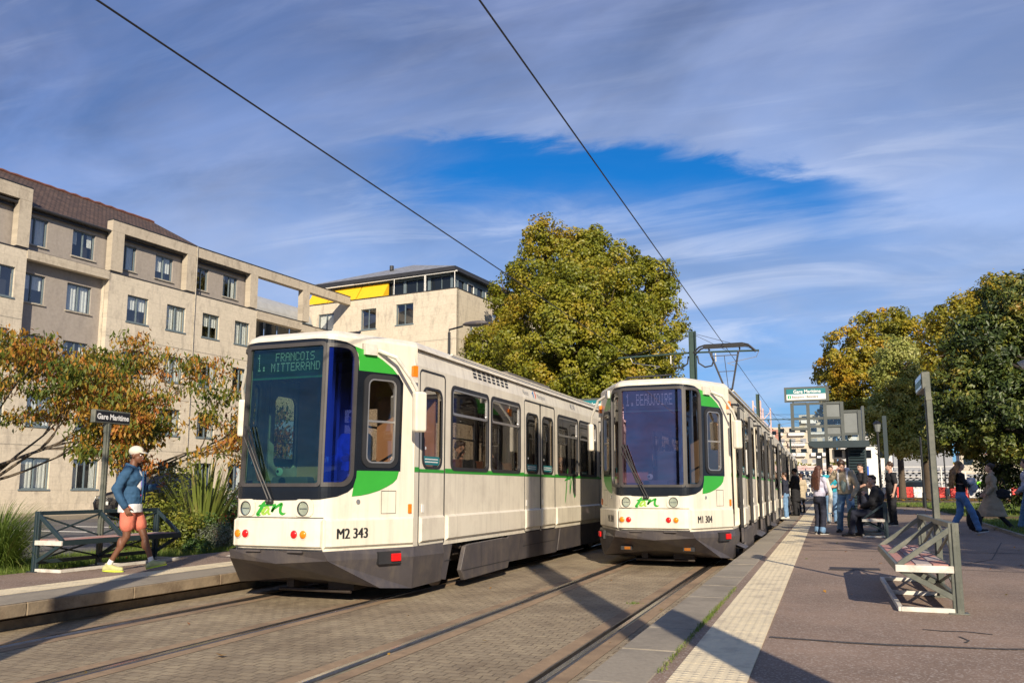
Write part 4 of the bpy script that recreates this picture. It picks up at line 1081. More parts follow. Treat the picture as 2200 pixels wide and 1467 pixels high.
        for a, b in dd:
            m0 = (a + b) / 2
            if open_doors:
                leaf(SR, a - .85, a, .10); leaf(SR, b, b + .85, .10)
            else:
                leaf(SR, a, m0, -.004); leaf(SR, m0, b, -.004)
        pr = [y0] + [q for d in dd for q in d] + [y1_]
        bt = MB()
        for i in range(0, len(pr), 2):
            if pr[i + 1] - pr[i] < .1: continue
            st = MB(); st.plate(rect(pr[i], 1.525 - (.25 if low_ else 0), pr[i + 1], 1.585 - (.25 if low_ else 0)), (), .002, SR, (), (), .004); st.build('green_stripe', M['green'], T)
            belt(SR, pr[i] + .02, pr[i + 1] - .02, .655, .985, .035).build('side_belt', M['cream'], T)
            sk_ = MB(); sk_.plate(rect(pr[i], .2, pr[i + 1], .6), (), .05, SR, (), (), -.005); sk_.build('side_skirt', M['tramgrey'], T)
        fl = MB(); fl.b2((-1.1, y0, .5), (1.08, y1_, .6 if low_ else .86)); fl.b2((-1.05, y0, 2.92), (1.05, y1_, 2.98)); fl.b2((-1.08, y0, .9), (-1.04, y1_, 2.9)); fl.build('floor', M['inner'], T)
    def bellows(y0, y1_):
        b_ = MB(); n = 9
        rings = []
        for i in range(n * 2 + 1):
            y = y0 + (y1_ - y0) * i / (n * 2); q = .04 if i % 2 else .0
            rings.append([(sx * (1.07 - q), y, sz) for sx, sz in ((1, .45 + q), (1, 3.0 - q), (.8, 3.1 - q), (-.8, 3.1 - q), (-1, 3.0 - q), (-1, .45 + q))])
        b_.loft(rings); b_.build('bellows', M['rubber'], T)
    bellows(L1, L1 + .7)
    section(L1 + .7, L1 + 10.3, [(L1 + 3.0, L1 + 4.7), (L1 + 6.6, L1 + 8.3)], True)
    bellows(L1 + 10.3, L1 + 11.0)
    section(L1 + 11.0, TOT, [(L1 + 12.6, L1 + 14.3), (L1 + 19.0, L1 + 20.7)], False)
    # roof gear
    for q in (((-.62, 1.6, 3.22), (.10, 3.0, 3.36)), ((-.5, 6, 3.22), (.5, 8.5, 3.45)), ((-.6, 16, 3.22), (.6, 19, 3.45))): rg = MB(); rg.b2(*q); rg.build('roof_box', M['inner'], T, bevel=.02)
    rl_ = MB(); rl_.tube([(-.75, 1.2, 3.25), (-.72, 1.5, 3.38), (.1, 1.5, 3.40), (.15, 1.2, 3.25)], .018, 6); rl_.build('roof_rail', M['rubber'], T)
    if panto:
        ZC = 5.60; yb = 11.6
        P = MB()
        P.b2((-.55, yb - .55, 3.34), (.55, yb - .50, 3.40)); P.b2((-.55, yb + .50, 3.34), (.55, yb + .55, 3.40))
        P.b2((-.50, yb - .5, 3.34), (-.45, yb + .5, 3.40)); P.b2((.45, yb - .5, 3.34), (.50, yb + .5, 3.40))
        for sx in (-.5, .5):
            for sy in (-.45, .45): P.cyl((sx, yb + sy, 3.2), (sx, yb + sy, 3.36), .05, 8)
        po = P.build('pantograph', M['darksteel'], T)
        arm = MB(); kn = Vector((0, yb + .95, 4.35))
        arm.tube([(-.10, yb - .35, 3.42), (-.06, yb + .95, 4.35)], .032, 8); arm.tube([(.10, yb - .35, 3.42), (.06, yb + .95, 4.35)], .032, 8)
        arm.tube([(0, yb - .1, 3.42), (0, yb + .85, 4.28)], .015, 6)
        arm.tube([(-.10, yb + .95, 4.35), (.10, yb + .95, 4.35)], .05, 10)
        arm.build('lower_arm', M['darksteel'], po)
        ua = MB()
        ua.tube([(-.10, yb + .95, 4.35), (-.42, yb - .02, 5.40)], .030, 8); ua.tube([(.10, yb + .95, 4.35), (.42, yb - .02, 5.40)], .030, 8)
        ua.tube([(.0, yb + .9, 4.32), (.0, yb - .02, 5.28)], .010, 6); ua.tube([(-.42, yb - .02, 5.28), (.42, yb - .02, 5.28)], .015, 6)
        ua.tube([(-.25, yb + .45, 4.86), (.25, yb + .45, 4.86)], .012, 6)
        ua.build('upper_arm', mat('grey_pantograph_tube', (.13, .13, .14), .5, .3), po)
        hd = MB()
        for dy in (-.18, .18):
            hd.tube([(-.90, yb + dy, 5.38), (-.72, yb + dy, 5.55), (-.55, yb + dy, ZC), (.55, yb + dy, ZC), (.72, yb + dy, 5.55), (.90, yb + dy, 5.38)], .028, 6)
            hd.bar((-.6, yb + dy, ZC - .035), (.6, yb + dy, ZC - .035), .05, .04)
        for sx in (-.45, .45): hd.bar((sx, yb - .2, 5.50), (sx, yb + .2, 5.50), .03, .03); hd.bar((sx, yb, 5.38), (sx, yb, 5.56), .03, .03)
        hd.build('contact_head', M['rubber'], po)
    return T

tramL = build_tram((-5.85, 8.0, 0), 'nearer white and green tram stopped at the left platform, numbered 343', 'M2 343', ['FRANCOIS', 'MITTERRAND'], M['g_front'], M['g_blue'], False, panto=False)
tramR = build_tram((-2.67, 13.7, 0), 'white and green tram with open doors at the right platform, numbered 304', 'M1 304', ['BEAUJOIRE'], M['g_front2'], M['g_dark'], True)

# ------------------------------------------------------------------ people
M['skin'] = mat('light_skin', (0.52, 0.31, 0.22), 0.55, var=0.06)
M['skin_dark'] = mat('brown_skin', (0.16, 0.068, 0.036), 0.5, var=0.06)
M['lip'] = mat('lips', (0.36, 0.12, 0.10), 0.5)
M['eye_white'] = mat('eye_white', (0.7, 0.68, 0.64), 0.3)
M['eye_dark'] = mat('eye_dark', (0.02, 0.015, 0.01), 0.2)
def cloth(name, c, **k): return mat(name, c, 0.85, var=0.12, scale=9, bump=0.35, bscale=18, **k)
M['denim_blue'] = cloth('blue_denim', (0.026, 0.082, 0.165))
M['jeans'] = mat('washed_jeans', (0.14, 0.25, 0.40), 0.85, var=0.2, scale=6, bump=0.4, bscale=14)
M['jeans2'] = mat('blue_jeans', (0.11, 0.22, 0.42), 0.85, var=0.2, scale=6, bump=0.4, bscale=14)
M['black_cloth'] = cloth('black_cloth', (0.012, 0.012, 0.015))
M['navy_cloth'] = cloth('navy_cloth', (0.015, 0.018, 0.035))
M['white_cloth'] = cloth('white_cloth', (0.70, 0.69, 0.68))
M['lilac_cloth'] = cloth('pale_lilac_cloth', (0.52, 0.50, 0.62))
M['salmon_cloth'] = cloth('salmon_cloth', (0.58, 0.165, 0.105))
M['beige_cloth'] = cloth('beige_cloth', (0.42, 0.35, 0.24))
M['trench_cloth'] = cloth('taupe_trench_cloth', (0.38, 0.285, 0.19))
M['grey_cloth'] = cloth('grey_jersey', (0.45, 0.46, 0.52))
M['mint_cloth'] = cloth('grey_green_jersey', (0.25, 0.33, 0.32))
M['teal_cloth'] = cloth('turquoise_cloth', (0.02, 0.30, 0.38))
M['lightblue_cloth'] = cloth('light_blue_shirt', (0.25, 0.45, 0.62))
M['green_bag'] = cloth('dark_green_canvas', (0.04, 0.065, 0.05))
M['hair_black'] = mat('black_hair', (0.010, 0.008, 0.007), 0.55, var=0.4, scale=40)
M['hair_brown'] = mat('dark_brown_hair', (0.045, 0.022, 0.012), 0.5, var=0.4, scale=30)
M['hair_red'] = mat('reddish_brown_hair', (0.075, 0.028, 0.017), 0.5, var=0.4, scale=30)
M['hair_blond'] = mat('dark_blond_curls', (0.075, 0.038, 0.015), 0.55, col2=(0.42, 0.23, 0.085), scale=9)
M['cap_cloth'] = cloth('off_white_cap', (0.62, 0.57, 0.47))
M['shoe_lime'] = mat('yellow_green_mesh_shoe', (0.46, 0.45, 0.20), 0.7, var=0.15, scale=20)
M['sole_lime'] = mat('lime_sole', (0.52, 0.62, 0.05), 0.6)
M['shoe_black'] = mat('black_shoe', (0.012, 0.012, 0.014), 0.4)
M['sole_white'] = mat('white_sole', (0.65, 0.63, 0.58), 0.6)
M['sock'] = mat('white_sock', (0.72, 0.70, 0.66), 0.9, bump=0.3)

def taper(mb, a, b, ra, rb, seg=12):
    """closed tapering limb with round ends"""
    a, b = Vector(a), Vector(b); t = (b - a)
    L = t.length
    if L < 1e-5: mb.ball(a, max(ra, rb)); return
    t /= L; pts, rs = [], []
    for i in range(5):
        q = math.pi / 2 * (1 - i / 4); pts.append(a - t * ra * math.sin(q)); rs.append(max(ra * math.cos(q), 1e-4))
    for i in range(1, 4): pts.append(a.lerp(b, i / 4)); rs.append(ra + (rb - ra) * i / 4)
    for i in range(5):
        q = math.pi / 2 * i / 4; pts.append(b + t * rb * math.sin(q)); rs.append(max(rb * math.cos(q), 1e-4))
    mb.tube(pts, rs, seg)
def fuse(name, mb, m, parent, voxel=0.012, smooth=3, fold=0.0, fs=9.0, seed=0):
    """melt overlapping solids into one continuous skin"""
    me = mb.mesh('tmp'); ob = bpy.data.objects.new('tmp', me); C.objects.link(ob)
    r_ = ob.modifiers.new('r', 'REMESH'); r_.mode = 'VOXEL'; r_.voxel_size = voxel
    s_ = ob.modifiers.new('s', 'SMOOTH'); s_.factor = 0.6; s_.iterations = smooth
    dg = bpy.context.evaluated_depsgraph_get(); dg.update()
    out = bpy.data.meshes.new_from_object(ob.evaluated_get(dg))
    bpy.data.objects.remove(ob); bpy.data.meshes.remove(me)
    out.name = name
    if fold:
        n = len(out.vertices); co = np.zeros(n * 3, dtype=np.float32); no = np.zeros(n * 3, dtype=np.float32)
        out.vertices.foreach_get('co', co); out.vertices.foreach_get('normal', no)
        co = co.reshape(-1, 3); no = no.reshape(-1, 3)
        for i in range(n):
            p = co[i]
            q = noise.noise(Vector((p[0] * fs, p[1] * fs, p[2] * fs * 1.6 + seed))) + .5 * noise.noise(Vector((p[0] * fs * 2.3, p[1] * fs * 2.3, p[2] * fs * 2.9 + seed)))
            co[i] = p + no[i] * q * fold
        out.vertices.foreach_set('co', co.ravel()); out.update()
    return link(name, out, m, parent, smooth=True)

def hand(mb, w, f, side, curl=0.5, L=0.175, palm_n=None, grip=None):
    """palm, four fingers of different lengths and a thumb; w wrist, f forearm direction"""
    w = Vector(w); f = Vector(f).normalized()
    pn = Vector(palm_n) if palm_n else Vector((-side, 0, 0))
    pn = (pn - f * pn.dot(f)).normalized()              # palm faces pn
    ac = f.cross(pn).normalized() * side                # across the palm, towards the thumb
    if ac.dot(Vector((0, 1, 0))) < 0 and abs(ac.y) > 0.3: ac = -ac
    pl = L * 0.52
    for k in (-1, 0, 1): taper(mb, w + ac * k * .016, w + f * pl + ac * k * .022, .015, .014, 8)
    for k, (fl, off) in enumerate(((.40, .030), (.46, .010), (.43, -.010), (.34, -.029))):
        b = w + f * pl * .95 + ac * off
        c1 = curl * 0.9; d1 = (f * math.cos(c1) + pn * math.sin(c1)); j1 = b + d1 * L * fl * .45
        c2 = curl * 2.0; d2 = (f * math.cos(c2) + pn * math.sin(c2)); j2 = j1 + d2 * L * fl * .32
        c3 = curl * 2.9; d3 = (f * math.cos(c3) + pn * math.sin(c3)); j3 = j2 + d3 * L * fl * .25
        taper(mb, b, j1, .0095, .009, 7); taper(mb, j1, j2, .009, .0085, 7); taper(mb, j2, j3, .0085, .007, 7)
    tb = w + f * pl * .30 + ac * .028
    t1 = tb + (f * .6 + ac * .7 + pn * .25).normalized() * L * .22
    t2 = t1 + (f * .85 + ac * .25 + pn * .45).normalized() * L * .2
    taper(mb, tb, t1, .012, .010, 7); taper(mb, t1, t2, .010, .008, 7)

HEADS = {}
def person(label, loc, rz, H=1.74, P={}, lean=0.0, sit=False, skin='skin', top=None, bottom=None, shoes=('shoe_black', 'sole_white'), hair=None,
           hand_curl=0.45, look=(0, 0), group=None, voxel=0.010, extra=None, bare_legs=False, sleeves='long', shoulder=1.0, girl=False, palm=None):
    k = H / 1.75
    J = dict(pel=(0, 0, .95), chest=(0, .0, 1.28), neck=(0, -.005, 1.47), head=(0, .02, 1.635),
             LS=(-.175, -.01, 1.41), RS=(.175, -.01, 1.41), LE=(-.23, -.03, 1.14), RE=(.23, -.03, 1.14), LW=(-.23, .04, .90), RW=(.23, .04, .90),
             LH=(-.09, 0, .92), RH=(.09, 0, .92), LK=(-.10, .01, .50), RK=(.10, .01, .50), LA=(-.10, -.02, .085), RA=(.10, -.02, .085))
    up = ('chest', 'neck', 'head', 'LS', 'RS', 'LE', 'RE', 'LW', 'RW')
    if lean:
        m = Matrix.Rotation(-lean, 3, 'X'); pv = Vector((0, 0, .95))
        for q in up: J[q] = tuple(pv + m @ (Vector(J[q]) - pv))
    J.update(P)
    J = {q: Vector(v) * k for q, v in J.items()}
    g = (1.0 if not girl else 0.9) * k
    T = thing('person', label, 'person', loc, rz, group)
    LFT = lambda v: v
    b = MB()
    hd = J['head']
    hm = Matrix.Rotation(look[0], 3, 'Z') @ Matrix.Rotation(look[1], 3, 'X')
    hp = lambda x, y, z: hd + hm @ (Vector((x, y, z)) * k)
    # head
    b.ball(hp(0, -.012, .025), (.073 * k, .092 * k, .088 * k), 18, 12, rot=hm)
    b.ball(hp(0, .022, -.035), (.058 * k, .066 * k, .075 * k), 16, 10, rot=hm)
    b.ball(hp(0, .058, -.082), (.030 * k, .026 * k, .024 * k), 10, 8, rot=hm)
    taper(b, hp(0, .082, .012), hp(0, .104, -.022), .010 * k, .014 * k, 8)
    b.ball(hp(0, .080, -.052), (.024 * k, .014 * k, .012 * k), 10, 6, rot=hm)
    for s in (-1, 1):
        b.ball(hp(s * .074, -.008, -.008), (.010 * k, .020 * k, .032 * k), 8, 6, rot=hm)
        b.ball(hp(s * .030, .072, .030), (.022 * k, .014 * k, .010 * k), 8, 6, rot=hm)
    taper(b, hp(0, -.02, -.06), J['neck'] + Vector((0, 0, -.02)), .052 * g, .060 * g)
    # torso
    pel, ch, nk = J['pel'], J['chest'], J['neck']
    b.ball(pel, (.145 * g, .105 * g, .12 * k)); b.ball(pel.lerp(ch, .5), (.125 * g, .095 * g, .16 * k)); b.ball(ch, (.155 * g, .11 * g, .17 * k))
    taper(b, J['LS'], J['RS'], .055 * g, .055 * g); taper(b, ch, nk, .09 * g, .06 * g)
    for s, S, E_, W_ in ((-1, 'LS', 'LE', 'LW'), (1, 'RS', 'RE', 'RW')):
        taper(b, J[S], J[E_], .050 * g, .040 * g); taper(b, J[E_], J[W_], .040 * g, .026 * g)
        hand(b, J[W_], J[W_] - J[E_], s, hand_curl if not isinstance(hand_curl, tuple) else hand_curl[0 if s < 0 else 1], .175 * k, palm[0 if s < 0 else 1] if palm else None)
    for s, Hn, K, A in ((-1, 'LH', 'LK', 'LA'), (1, 'RH', 'RK', 'RA')):
        hp_ = J[Hn]; kn = J[K]; an = J[A]
        taper(b, hp_, kn, .082 * g, .052 * g); calf = kn.lerp(an, .28)
        d = (an - kn).normalized(); back = Vector((0, -1, 0)) - d * d.dot(Vector((0, -1, 0)))
        b.ball(calf + back * .014, (.050 * g, .052 * g, .10 * k)); taper(b, kn, an, .050 * g, .034 * g)
        tdir = P.get('toe' + ('L' if s < 0 else 'R')); td = Vector(tdir).normalized() if tdir else Vector((s * .12, 1, -.06)).normalized()
        taper(b, an + Vector((0, 0, -.03 * k)), an + td * .14 * k + Vector((0, 0, -.045 * k)), .034 * k, .026 * k)
        # shoe
        if shoes:
            sh = MB(); heel = an + Vector((0, 0, -.045 * k)) - td * .045 * k; toe = an + td * .175 * k + Vector((0, 0, -.05 * k))
            taper(sh, heel, toe, .041 * k, .034 * k, 12); taper(sh, an + Vector((0, 0, -.0)), an + Vector((0, 0, -.03)) + td * .03, .043 * k, .045 * k)
            taper(sh, an + Vector((0, 0, -.02)) + td * .02, toe - td * .05, .042 * k, .036 * k)
            so = fuse('shoe', sh, M[shoes[0]], T, .010, 2)
            sl = MB(); side = td.cross(Vector((0, 0, 1))).normalized(); upv = side.cross(td).normalized()
            ring = []
            for i in range(16):
                a = 2 * math.pi * i / 16
                ring.append((math.cos(a), math.sin(a)))
            c0 = (heel + toe) / 2
            def R_(z, sc): return [c0 + td * (ry * .150 * k * sc) + side * (rx * .045 * k * sc * (1.08 if ry > 0 else .9)) + upv * z for rx, ry in ring]
            sl.loft([R_(-.042 * k, .92), R_(-.036 * k, .99), R_(-.024 * k, .98), R_(-.020 * k, .90)])
            sl.build('sole', M[shoes[1]], so, smooth=False)
    body = fuse('body', b, M[skin], T, voxel, 2)
    for s in (-1, 1):
        e = MB(); e.ball(hp(s * .030, .074, .012), .0125 * k, 10, 7); eo = e.build('eye', M['eye_white'], body, smooth=True)
        e2 = MB(); e2.ball(hp(s * .030, .083, .011), .0068 * k, 8, 6); e2.build('iris', M['eye_dark'], body, smooth=True)
        eb = MB(); taper(eb, hp(s * .015, .088, .036), hp(s * .047, .078, .038), .0042 * k, .003 * k, 6); eb.build('eyebrow', M['hair_black'], body)
    mo = MB(); taper(mo, hp(-.018, .090, -.055), hp(.018, .090, -.055), .0052 * k, .0052 * k, 6); mo.build('mouth', M['lip'], body)
    # trousers
    if bottom and not bare_legs:
        mcol, wide = bottom[0], bottom[1]
        t = MB(); t.ball(pel + Vector((0, -.005, 0)), (.162 * g, .122 * g, .12 * k)); t.ball(pel + Vector((0, -.03, -.06 * k)), (.150 * g, .115 * g, .10 * k))
        for s, Hn, K, A in ((-1, 'LH', 'LK', 'LA'), (1, 'RH', 'RK', 'RA')):
            kn, an = J[K], J[A]; an2 = an + (kn - an).normalized() * .0
            taper(t, J[Hn], kn, .098 * g, .066 * g * wide); taper(t, kn, an2.lerp(kn, .05), .064 * g * wide, .054 * g * wide)
            taper(t, an2.lerp(kn, .12), an2.lerp(kn, .02), .055 * g * wide, .060 * g * wide)
        fuse('trousers', t, M[mcol], T, .012, 2, fold=.011, seed=len(label))
    if top:
        mcol, loose, hem = top[0], top[1], top[2]
        t = MB(); s0 = shoulder
        bt = pel + Vector((0, 0, hem * k))
        t.ball(ch + Vector((0, 0, .02 * k)), (.178 * g * loose, .130 * g * loose, .17 * k)); t.ball(pel.lerp(ch, .45), (.160 * g * loose, .125 * g * loose, .17 * k))
        def ring(c, rx, ry, zz=0): return [c + Vector((rx * math.cos(a), ry * math.sin(a), zz)) for a in np.linspace(0, 2 * math.pi, 20, endpoint=False)]
        t.loft([ring(bt, .160 * g * loose, .128 * g * loose), ring(pel.lerp(ch, .35), .165 * g * loose, .132 * g * loose)])
        taper(t, J['LS'], J['RS'], .070 * g * s0, .070 * g * s0); taper(t, ch, nk + Vector((0, 0, -.03 * k)), .10 * g, .068 * g)
        for S, E_, W_ in (('LS', 'LE', 'LW'), ('RS', 'RE', 'RW')):
            if sleeves == 'long':
                taper(t, J[S], J[E_], .070 * g * loose, .057 * g * loose); taper(t, J[E_], J[E_].lerp(J[W_], .94), .057 * g * loose, .043 * g * loose)
            else: taper(t, J[S], J[S].lerp(J[E_], .75), .068 * g * loose, .060 * g * loose)
        fuse('top', t, M[mcol], T, .011, 2, fold=.013, seed=3 + len(label))
    if hair:
        kind, mcol = hair
        h = MB()
        h.ball(hp(0, -.028, .045), (.084 * k, .094 * k, .084 * k), 18, 12, rot=hm)
        if kind == 'short':
            h.ball(hp(0, .03, .095), (.060 * k, .055 * k, .030 * k), 12, 8, rot=hm); h.ball(hp(0, -.06, -.02), (.060 * k, .045 * k, .05 * k), 12, 8, rot=hm)
            fuse('hair', h, M[mcol], T, .010, 1, fold=.008, fs=26)
        elif kind == 'curly':
            for i in range(26):
                a = rr.uniform(0, 6.28); e = rr.uniform(.15, 1.4); q = (math.cos(a) * math.cos(e) * .078, math.sin(a) * math.cos(e) * .085 - .015, math.sin(e) * .095 + .045)
                h.ball(hp(*q), .026 * k, 8, 6)
            fuse('hair', h, M[mcol], T, .010, 1, fold=.006, fs=30)
        elif kind == 'bun':
            h.ball(hp(0, -.105, .06), .042 * k, 10, 8); h.ball(hp(0, -.05, 0), (.072 * k, .055 * k, .06 * k), 12, 8, rot=hm); fuse('hair', h, M[mcol], T, .010, 1, fold=.005, fs=26)
        elif kind == 'cap':
            h = MB(); h.ball(hp(0, -.055, -.015), (.068 * k, .045 * k, .055 * k), 12, 8, rot=hm); fuse('hair', h, M[mcol], T, .010, 1)
        elif kind in ('long', 'longcurl'):
            ln = .48 if kind == 'long' else .50
            base = hp(0, -.06, .0)
            for i in range(22):
                a = -math.pi * (i / 21) ; rx = .078 * math.cos(a); ry = .055 * math.sin(a) - .03
                p0 = hp(rx, ry, .02); e = J['chest'] + Vector((rx * 1.5 * k, -.13 * k + ry * .5 * k, rr.uniform(-.16, -.02) * k))
                if kind == 'longcurl': e += Vector((rr.uniform(-.05, .05), rr.uniform(-.10, .0), rr.uniform(-.10, .04))) * k
                m1 = p0.lerp(e, .45) + Vector((rx * .35, -.035, .03)) * k
                taper(h, p0, m1, .026 * k, .028 * k, 8); taper(h, m1, e, .028 * k, .012 * k, 8)
            fuse('hair', h, M[mcol], T, .010, 1, fold=.010 if kind == 'longcurl' else .006, fs=30 if kind == 'longcurl' else 34)
        elif kind == 'beanie':
            h.ball(hp(0, -.02, .06), (.086 * k, .098 * k, .085 * k), 16, 10, rot=hm); fuse('knitted_cap', h, M[mcol], T, .010, 1, fold=.003, fs=30)
    if extra: extra(T, J, k, hp)
    return T
def bag(label, name, prims, m, loc, rz, cat, strap=None, smm='black_cloth'):
    b = MB(); prims(b)
    T = thing(name, label, cat, loc, rz)
    fuse('bag_body', b, M[m], T, .012, 2, fold=.006)
    if strap:
        s = MB(); s.tube(strap, .012, 6); s.build('strap', M[smm], T, smooth=True)
    return T

# the walker on the left platform: facing right along the tram side of the picture
def walker_extra(T, J, k, hp):
    c = MB(); c.ball(hp(0, -.02, .062), (.089 * k, .104 * k, .080 * k), 18, 12)
    c.loft([[hp(x * s, y, z) for x, y, z in ((-.075, .05, .058), (-.05, .085, .062), (0, .095, .065), (.05, .085, .062), (.075, .05, .058), (.0, .04, .05))] for s, in ((1,), (1,))] ) if False else None
    co = fuse('cap', c, M['cap_cloth'], T, .009, 2)
    br = MB(); top_, bot_ = [], []
    for i in range(9):
        a = math.pi * i / 8; x = math.cos(a) * .070; y = .055 + math.sin(a) * .105
        top_.append(hp(x, y, .060 - .018 * math.sin(a) + .006)); bot_.append(hp(x, y, .054 - .018 * math.sin(a)))
    br.loft([bot_, top_]); br.build('peak', M['cap_cloth'], co)
    # shorts
    t = MB(); pel = J['pel']
    t.ball(pel + Vector((0, 0, -.02)), (.165 * k, .130 * k, .10 * k))
    for K, Hn in (('LK', 'LH'), ('RK', 'RH')): taper(t, J[Hn], J[Hn].lerp(J[K], .62), .112 * k, .102 * k)
    fuse('shorts', t, M['salmon_cloth'], T, .012, 2, fold=.005)
    # white shirt tail under the jacket and its printed front
    w = MB()
    def ring(c, rx, ry): return [c + Vector((rx * math.cos(a), ry * math.sin(a), 0)) for a in np.linspace(0, 2 * math.pi, 20, endpoint=False)]
    w.loft([ring(pel + Vector((0, .0, -.105 * k)), .196 * k, .165 * k), ring(pel + Vector((0, 0, .02 * k)), .188 * k, .156 * k)])
    w.ball(J['chest'] + Vector((0, .035, -.02)), (.10 * k, .118 * k, .20 * k))
    wo_ = fuse('shirt', w, M['white_cloth'], T, .012, 1, fold=.004)
    pr = MB(); cz = J['chest'].z
    for z0, z1, mm in ((cz - .12, cz + .06, 'print_blue'),):
        pr.ball((.0, J['chest'].y + .060, (z0 + z1) / 2), (.055, .105, .10), 12, 8)
    pr.build('shirt_print', mat('blue_print', (0.03, 0.07, 0.42), 0.7, col2=(0.25, 0.20, 0.45), scale=14), wo_, smooth=True)
    p2_ = MB(); p2_.ball((0, J['chest'].y + .055, cz - .20), (.06, .10, .022), 12, 6); p2_.build('shirt_print', mat('magenta_print', (0.55, 0.02, 0.16), 0.7), wo_, smooth=True)
    for s, A, K in ((-1, 'LA', 'LK'), (1, 'RA', 'RK')):
        sk = MB(); taper(sk, J[A] + Vector((0, 0, -.01)), J[A].lerp(J[K], .17), .040 * k, .039 * k); fuse('sock', sk, M['sock'], T, .010, 1)
    cl = MB()
    for s in (-1, 1):
        cl.tube([J['neck'] + Vector((s * .075, -.02, .02)), J['neck'] + Vector((s * .07, .05, -.01)), J['neck'] + Vector((s * .035, .10, -.07))], [.022, .024, .012], 8)
    cl.tube([J['neck'] + Vector((-.075, -.02, .02)), J['neck'] + Vector((0, -.075, .035)), J['neck'] + Vector((.075, -.02, .02))], [.022, .024, .022], 8)
    fuse('collar', cl, M['denim_blue'], T, .008, 2)
    ph = MB(); w_ = J['LW'] + Vector((.03, .075, .03)); ph.box(w_, (.075, .012, .14), rot=Matrix.Rotation(R(60), 3, 'X')); ph.build('phone', M['txt_black'], T)
    lp = MB()
    for s in (-1, 1): lp.tube([(s * .045, J['chest'].y + .150, J['chest'].z + .12), (s * .05, J['chest'].y + .158, J['chest'].z - .1), (s * .055, pel.y + .150, pel.z + .03)], [.012, .012, .010], 6)
    lp.build('jacket_edge', M['denim_blue'], T, smooth=True)
def jacket_top(J): pass
walker = person('person in a white cap, blue jacket and salmon shorts walking past the left bench', (-8.55, 8.52, PZ), R(-63), 1.60,
    P=dict(pel=(0, 0, .93), LH=(-.085, 0, .90), RH=(.085, 0, .90), LK=(-.09, .18, .50), LA=(-.08, .31, .12), RK=(.09, .0, .49), RA=(.08, -.22, .095),
           RE=(.25, -.13, 1.15), RW=(.22, .00, .90), LE=(-.24, .06, 1.15), LW=(-.16, .30, 1.19), head=(0, .045, 1.635), toeL=(0, 1, .22), toeR=(0.05, 1, -.05)),
    skin='skin_dark', top=('denim_blue', 1.12, -.09), shoes=('shoe_lime', 'sole_lime'), hair=('cap', 'hair_black'), hand_curl=(.75, .45), look=(R(-12), R(-6)),
    bare_legs=True, voxel=0.0072, extra=walker_extra, palm=(Vector((0, 0, 1)), None))

# ---- right platform
def scarf_extra(T, J, k, hp):
    s = MB(); p = J['RS'] + Vector((.03, .03, .02))
    s.tube([p, p + Vector((.07, .05, -.3)), J['pel'] + Vector((.25, .08, -.05)), J['pel'] + Vector((.22, .06, -.36))], [.05, .055, .05, .045], 8)
    so = fuse('scarf', s, M['offwhite_knit'], T, .012, 2, fold=.008)
    f = MB()
    for i in range(9):
        a = J['pel'] + Vector((.18 + i * .011, .06 + rr.uniform(-.02, .02), -.38)); f.tube([a, a + Vector((rr.uniform(-.02, .02), rr.uniform(-.02, .02), -.18))], .005, 5)
    f.build('fringe', M['offwhite_knit'], so)
    c = MB()
    for A, K in (('LA', 'LK'), ('RA', 'RK')): taper(c, J[A].lerp(J[K], .02), J[A].lerp(J[K], .16), .078 * k, .078 * k)
    fuse('turn_up', c, M['jeans'], T, .012, 1)
M['offwhite_knit'] = cloth('off_white_knit', (0.58, 0.56, 0.50))
person('person with long reddish hair, lilac sweatshirt and a fringed scarf standing on the platform', (-.15, 21.0, PZ), R(-38), 1.58,
       P=dict(LE=(-.22, .06, 1.14), LW=(-.05, .20, 1.06), RE=(.22, .07, 1.14), RW=(.06, .22, 1.05), RA=(.10, -.06, .085), LK=(-.09, .03, .5)),
       top=('lilac_cloth', 1.12, .02), bottom=('navy_cloth', 1.35), hair=('long', 'hair_red'), girl=True, extra=scarf_extra, look=(R(-20), R(-15)))
def hood_extra(T, J, k, hp):
    h = MB(); n = J['neck']
    h.tube([n + Vector((-.13, .03, .0)), n + Vector((-.09, -.09, .02)), n + Vector((0, -.13, .0)), n + Vector((.09, -.09, .02)), n + Vector((.13, .03, 0))], [.04, .055, .065, .055, .04], 10)
    h.ball(n + Vector((0, -.13, -.06)), (.11, .05, .09)); fuse('hood', h, M['white_cloth'], T, .012, 2, fold=.006)
    f = MB(); f.ball(J['chest'].lerp(J['pel'], .3) + Vector((0, .055, 0)), (.085, .115, .27)); fuse('shirt_front', f, M['mint_cloth'], T, .012, 1)
    e = MB()
    for s in (-1, 1): e.tube([n + Vector((s * .10, .06, 0)), J['chest'] + Vector((s * .105, .14, 0)), J['pel'] + Vector((s * .12, .14, .05))], [.03, .028, .025], 8)
    fuse('fleece_edge', e, M['white_cloth'], T, .012, 1, fold=.005)
HOODP = (.45, 22.0, PZ)
person('person in a beige fleece jacket bending over and lifting a hand to the face', HOODP, R(165), 1.80, lean=R(16),
       P=dict(RE=(.33, .22, 1.16), RW=(.10, .40, 1.43), LE=(-.30, .12, 1.07), LW=(-.22, .26, .84), head=(0.0, .25, 1.555), LK=(-.12, .08, .50), LA=(-.16, .05, .085), RK=(.13, .05, .5), RA=(.18, -.05, .085)),
       top=('beige_cloth', 1.15, -.05), bottom=('jeans', 1.25), hair=('curly', 'hair_brown'), hand_curl=(.95, .5), look=(0, R(-38)), shoes=('shoe_black', 'shoe_black'), extra=hood_extra)
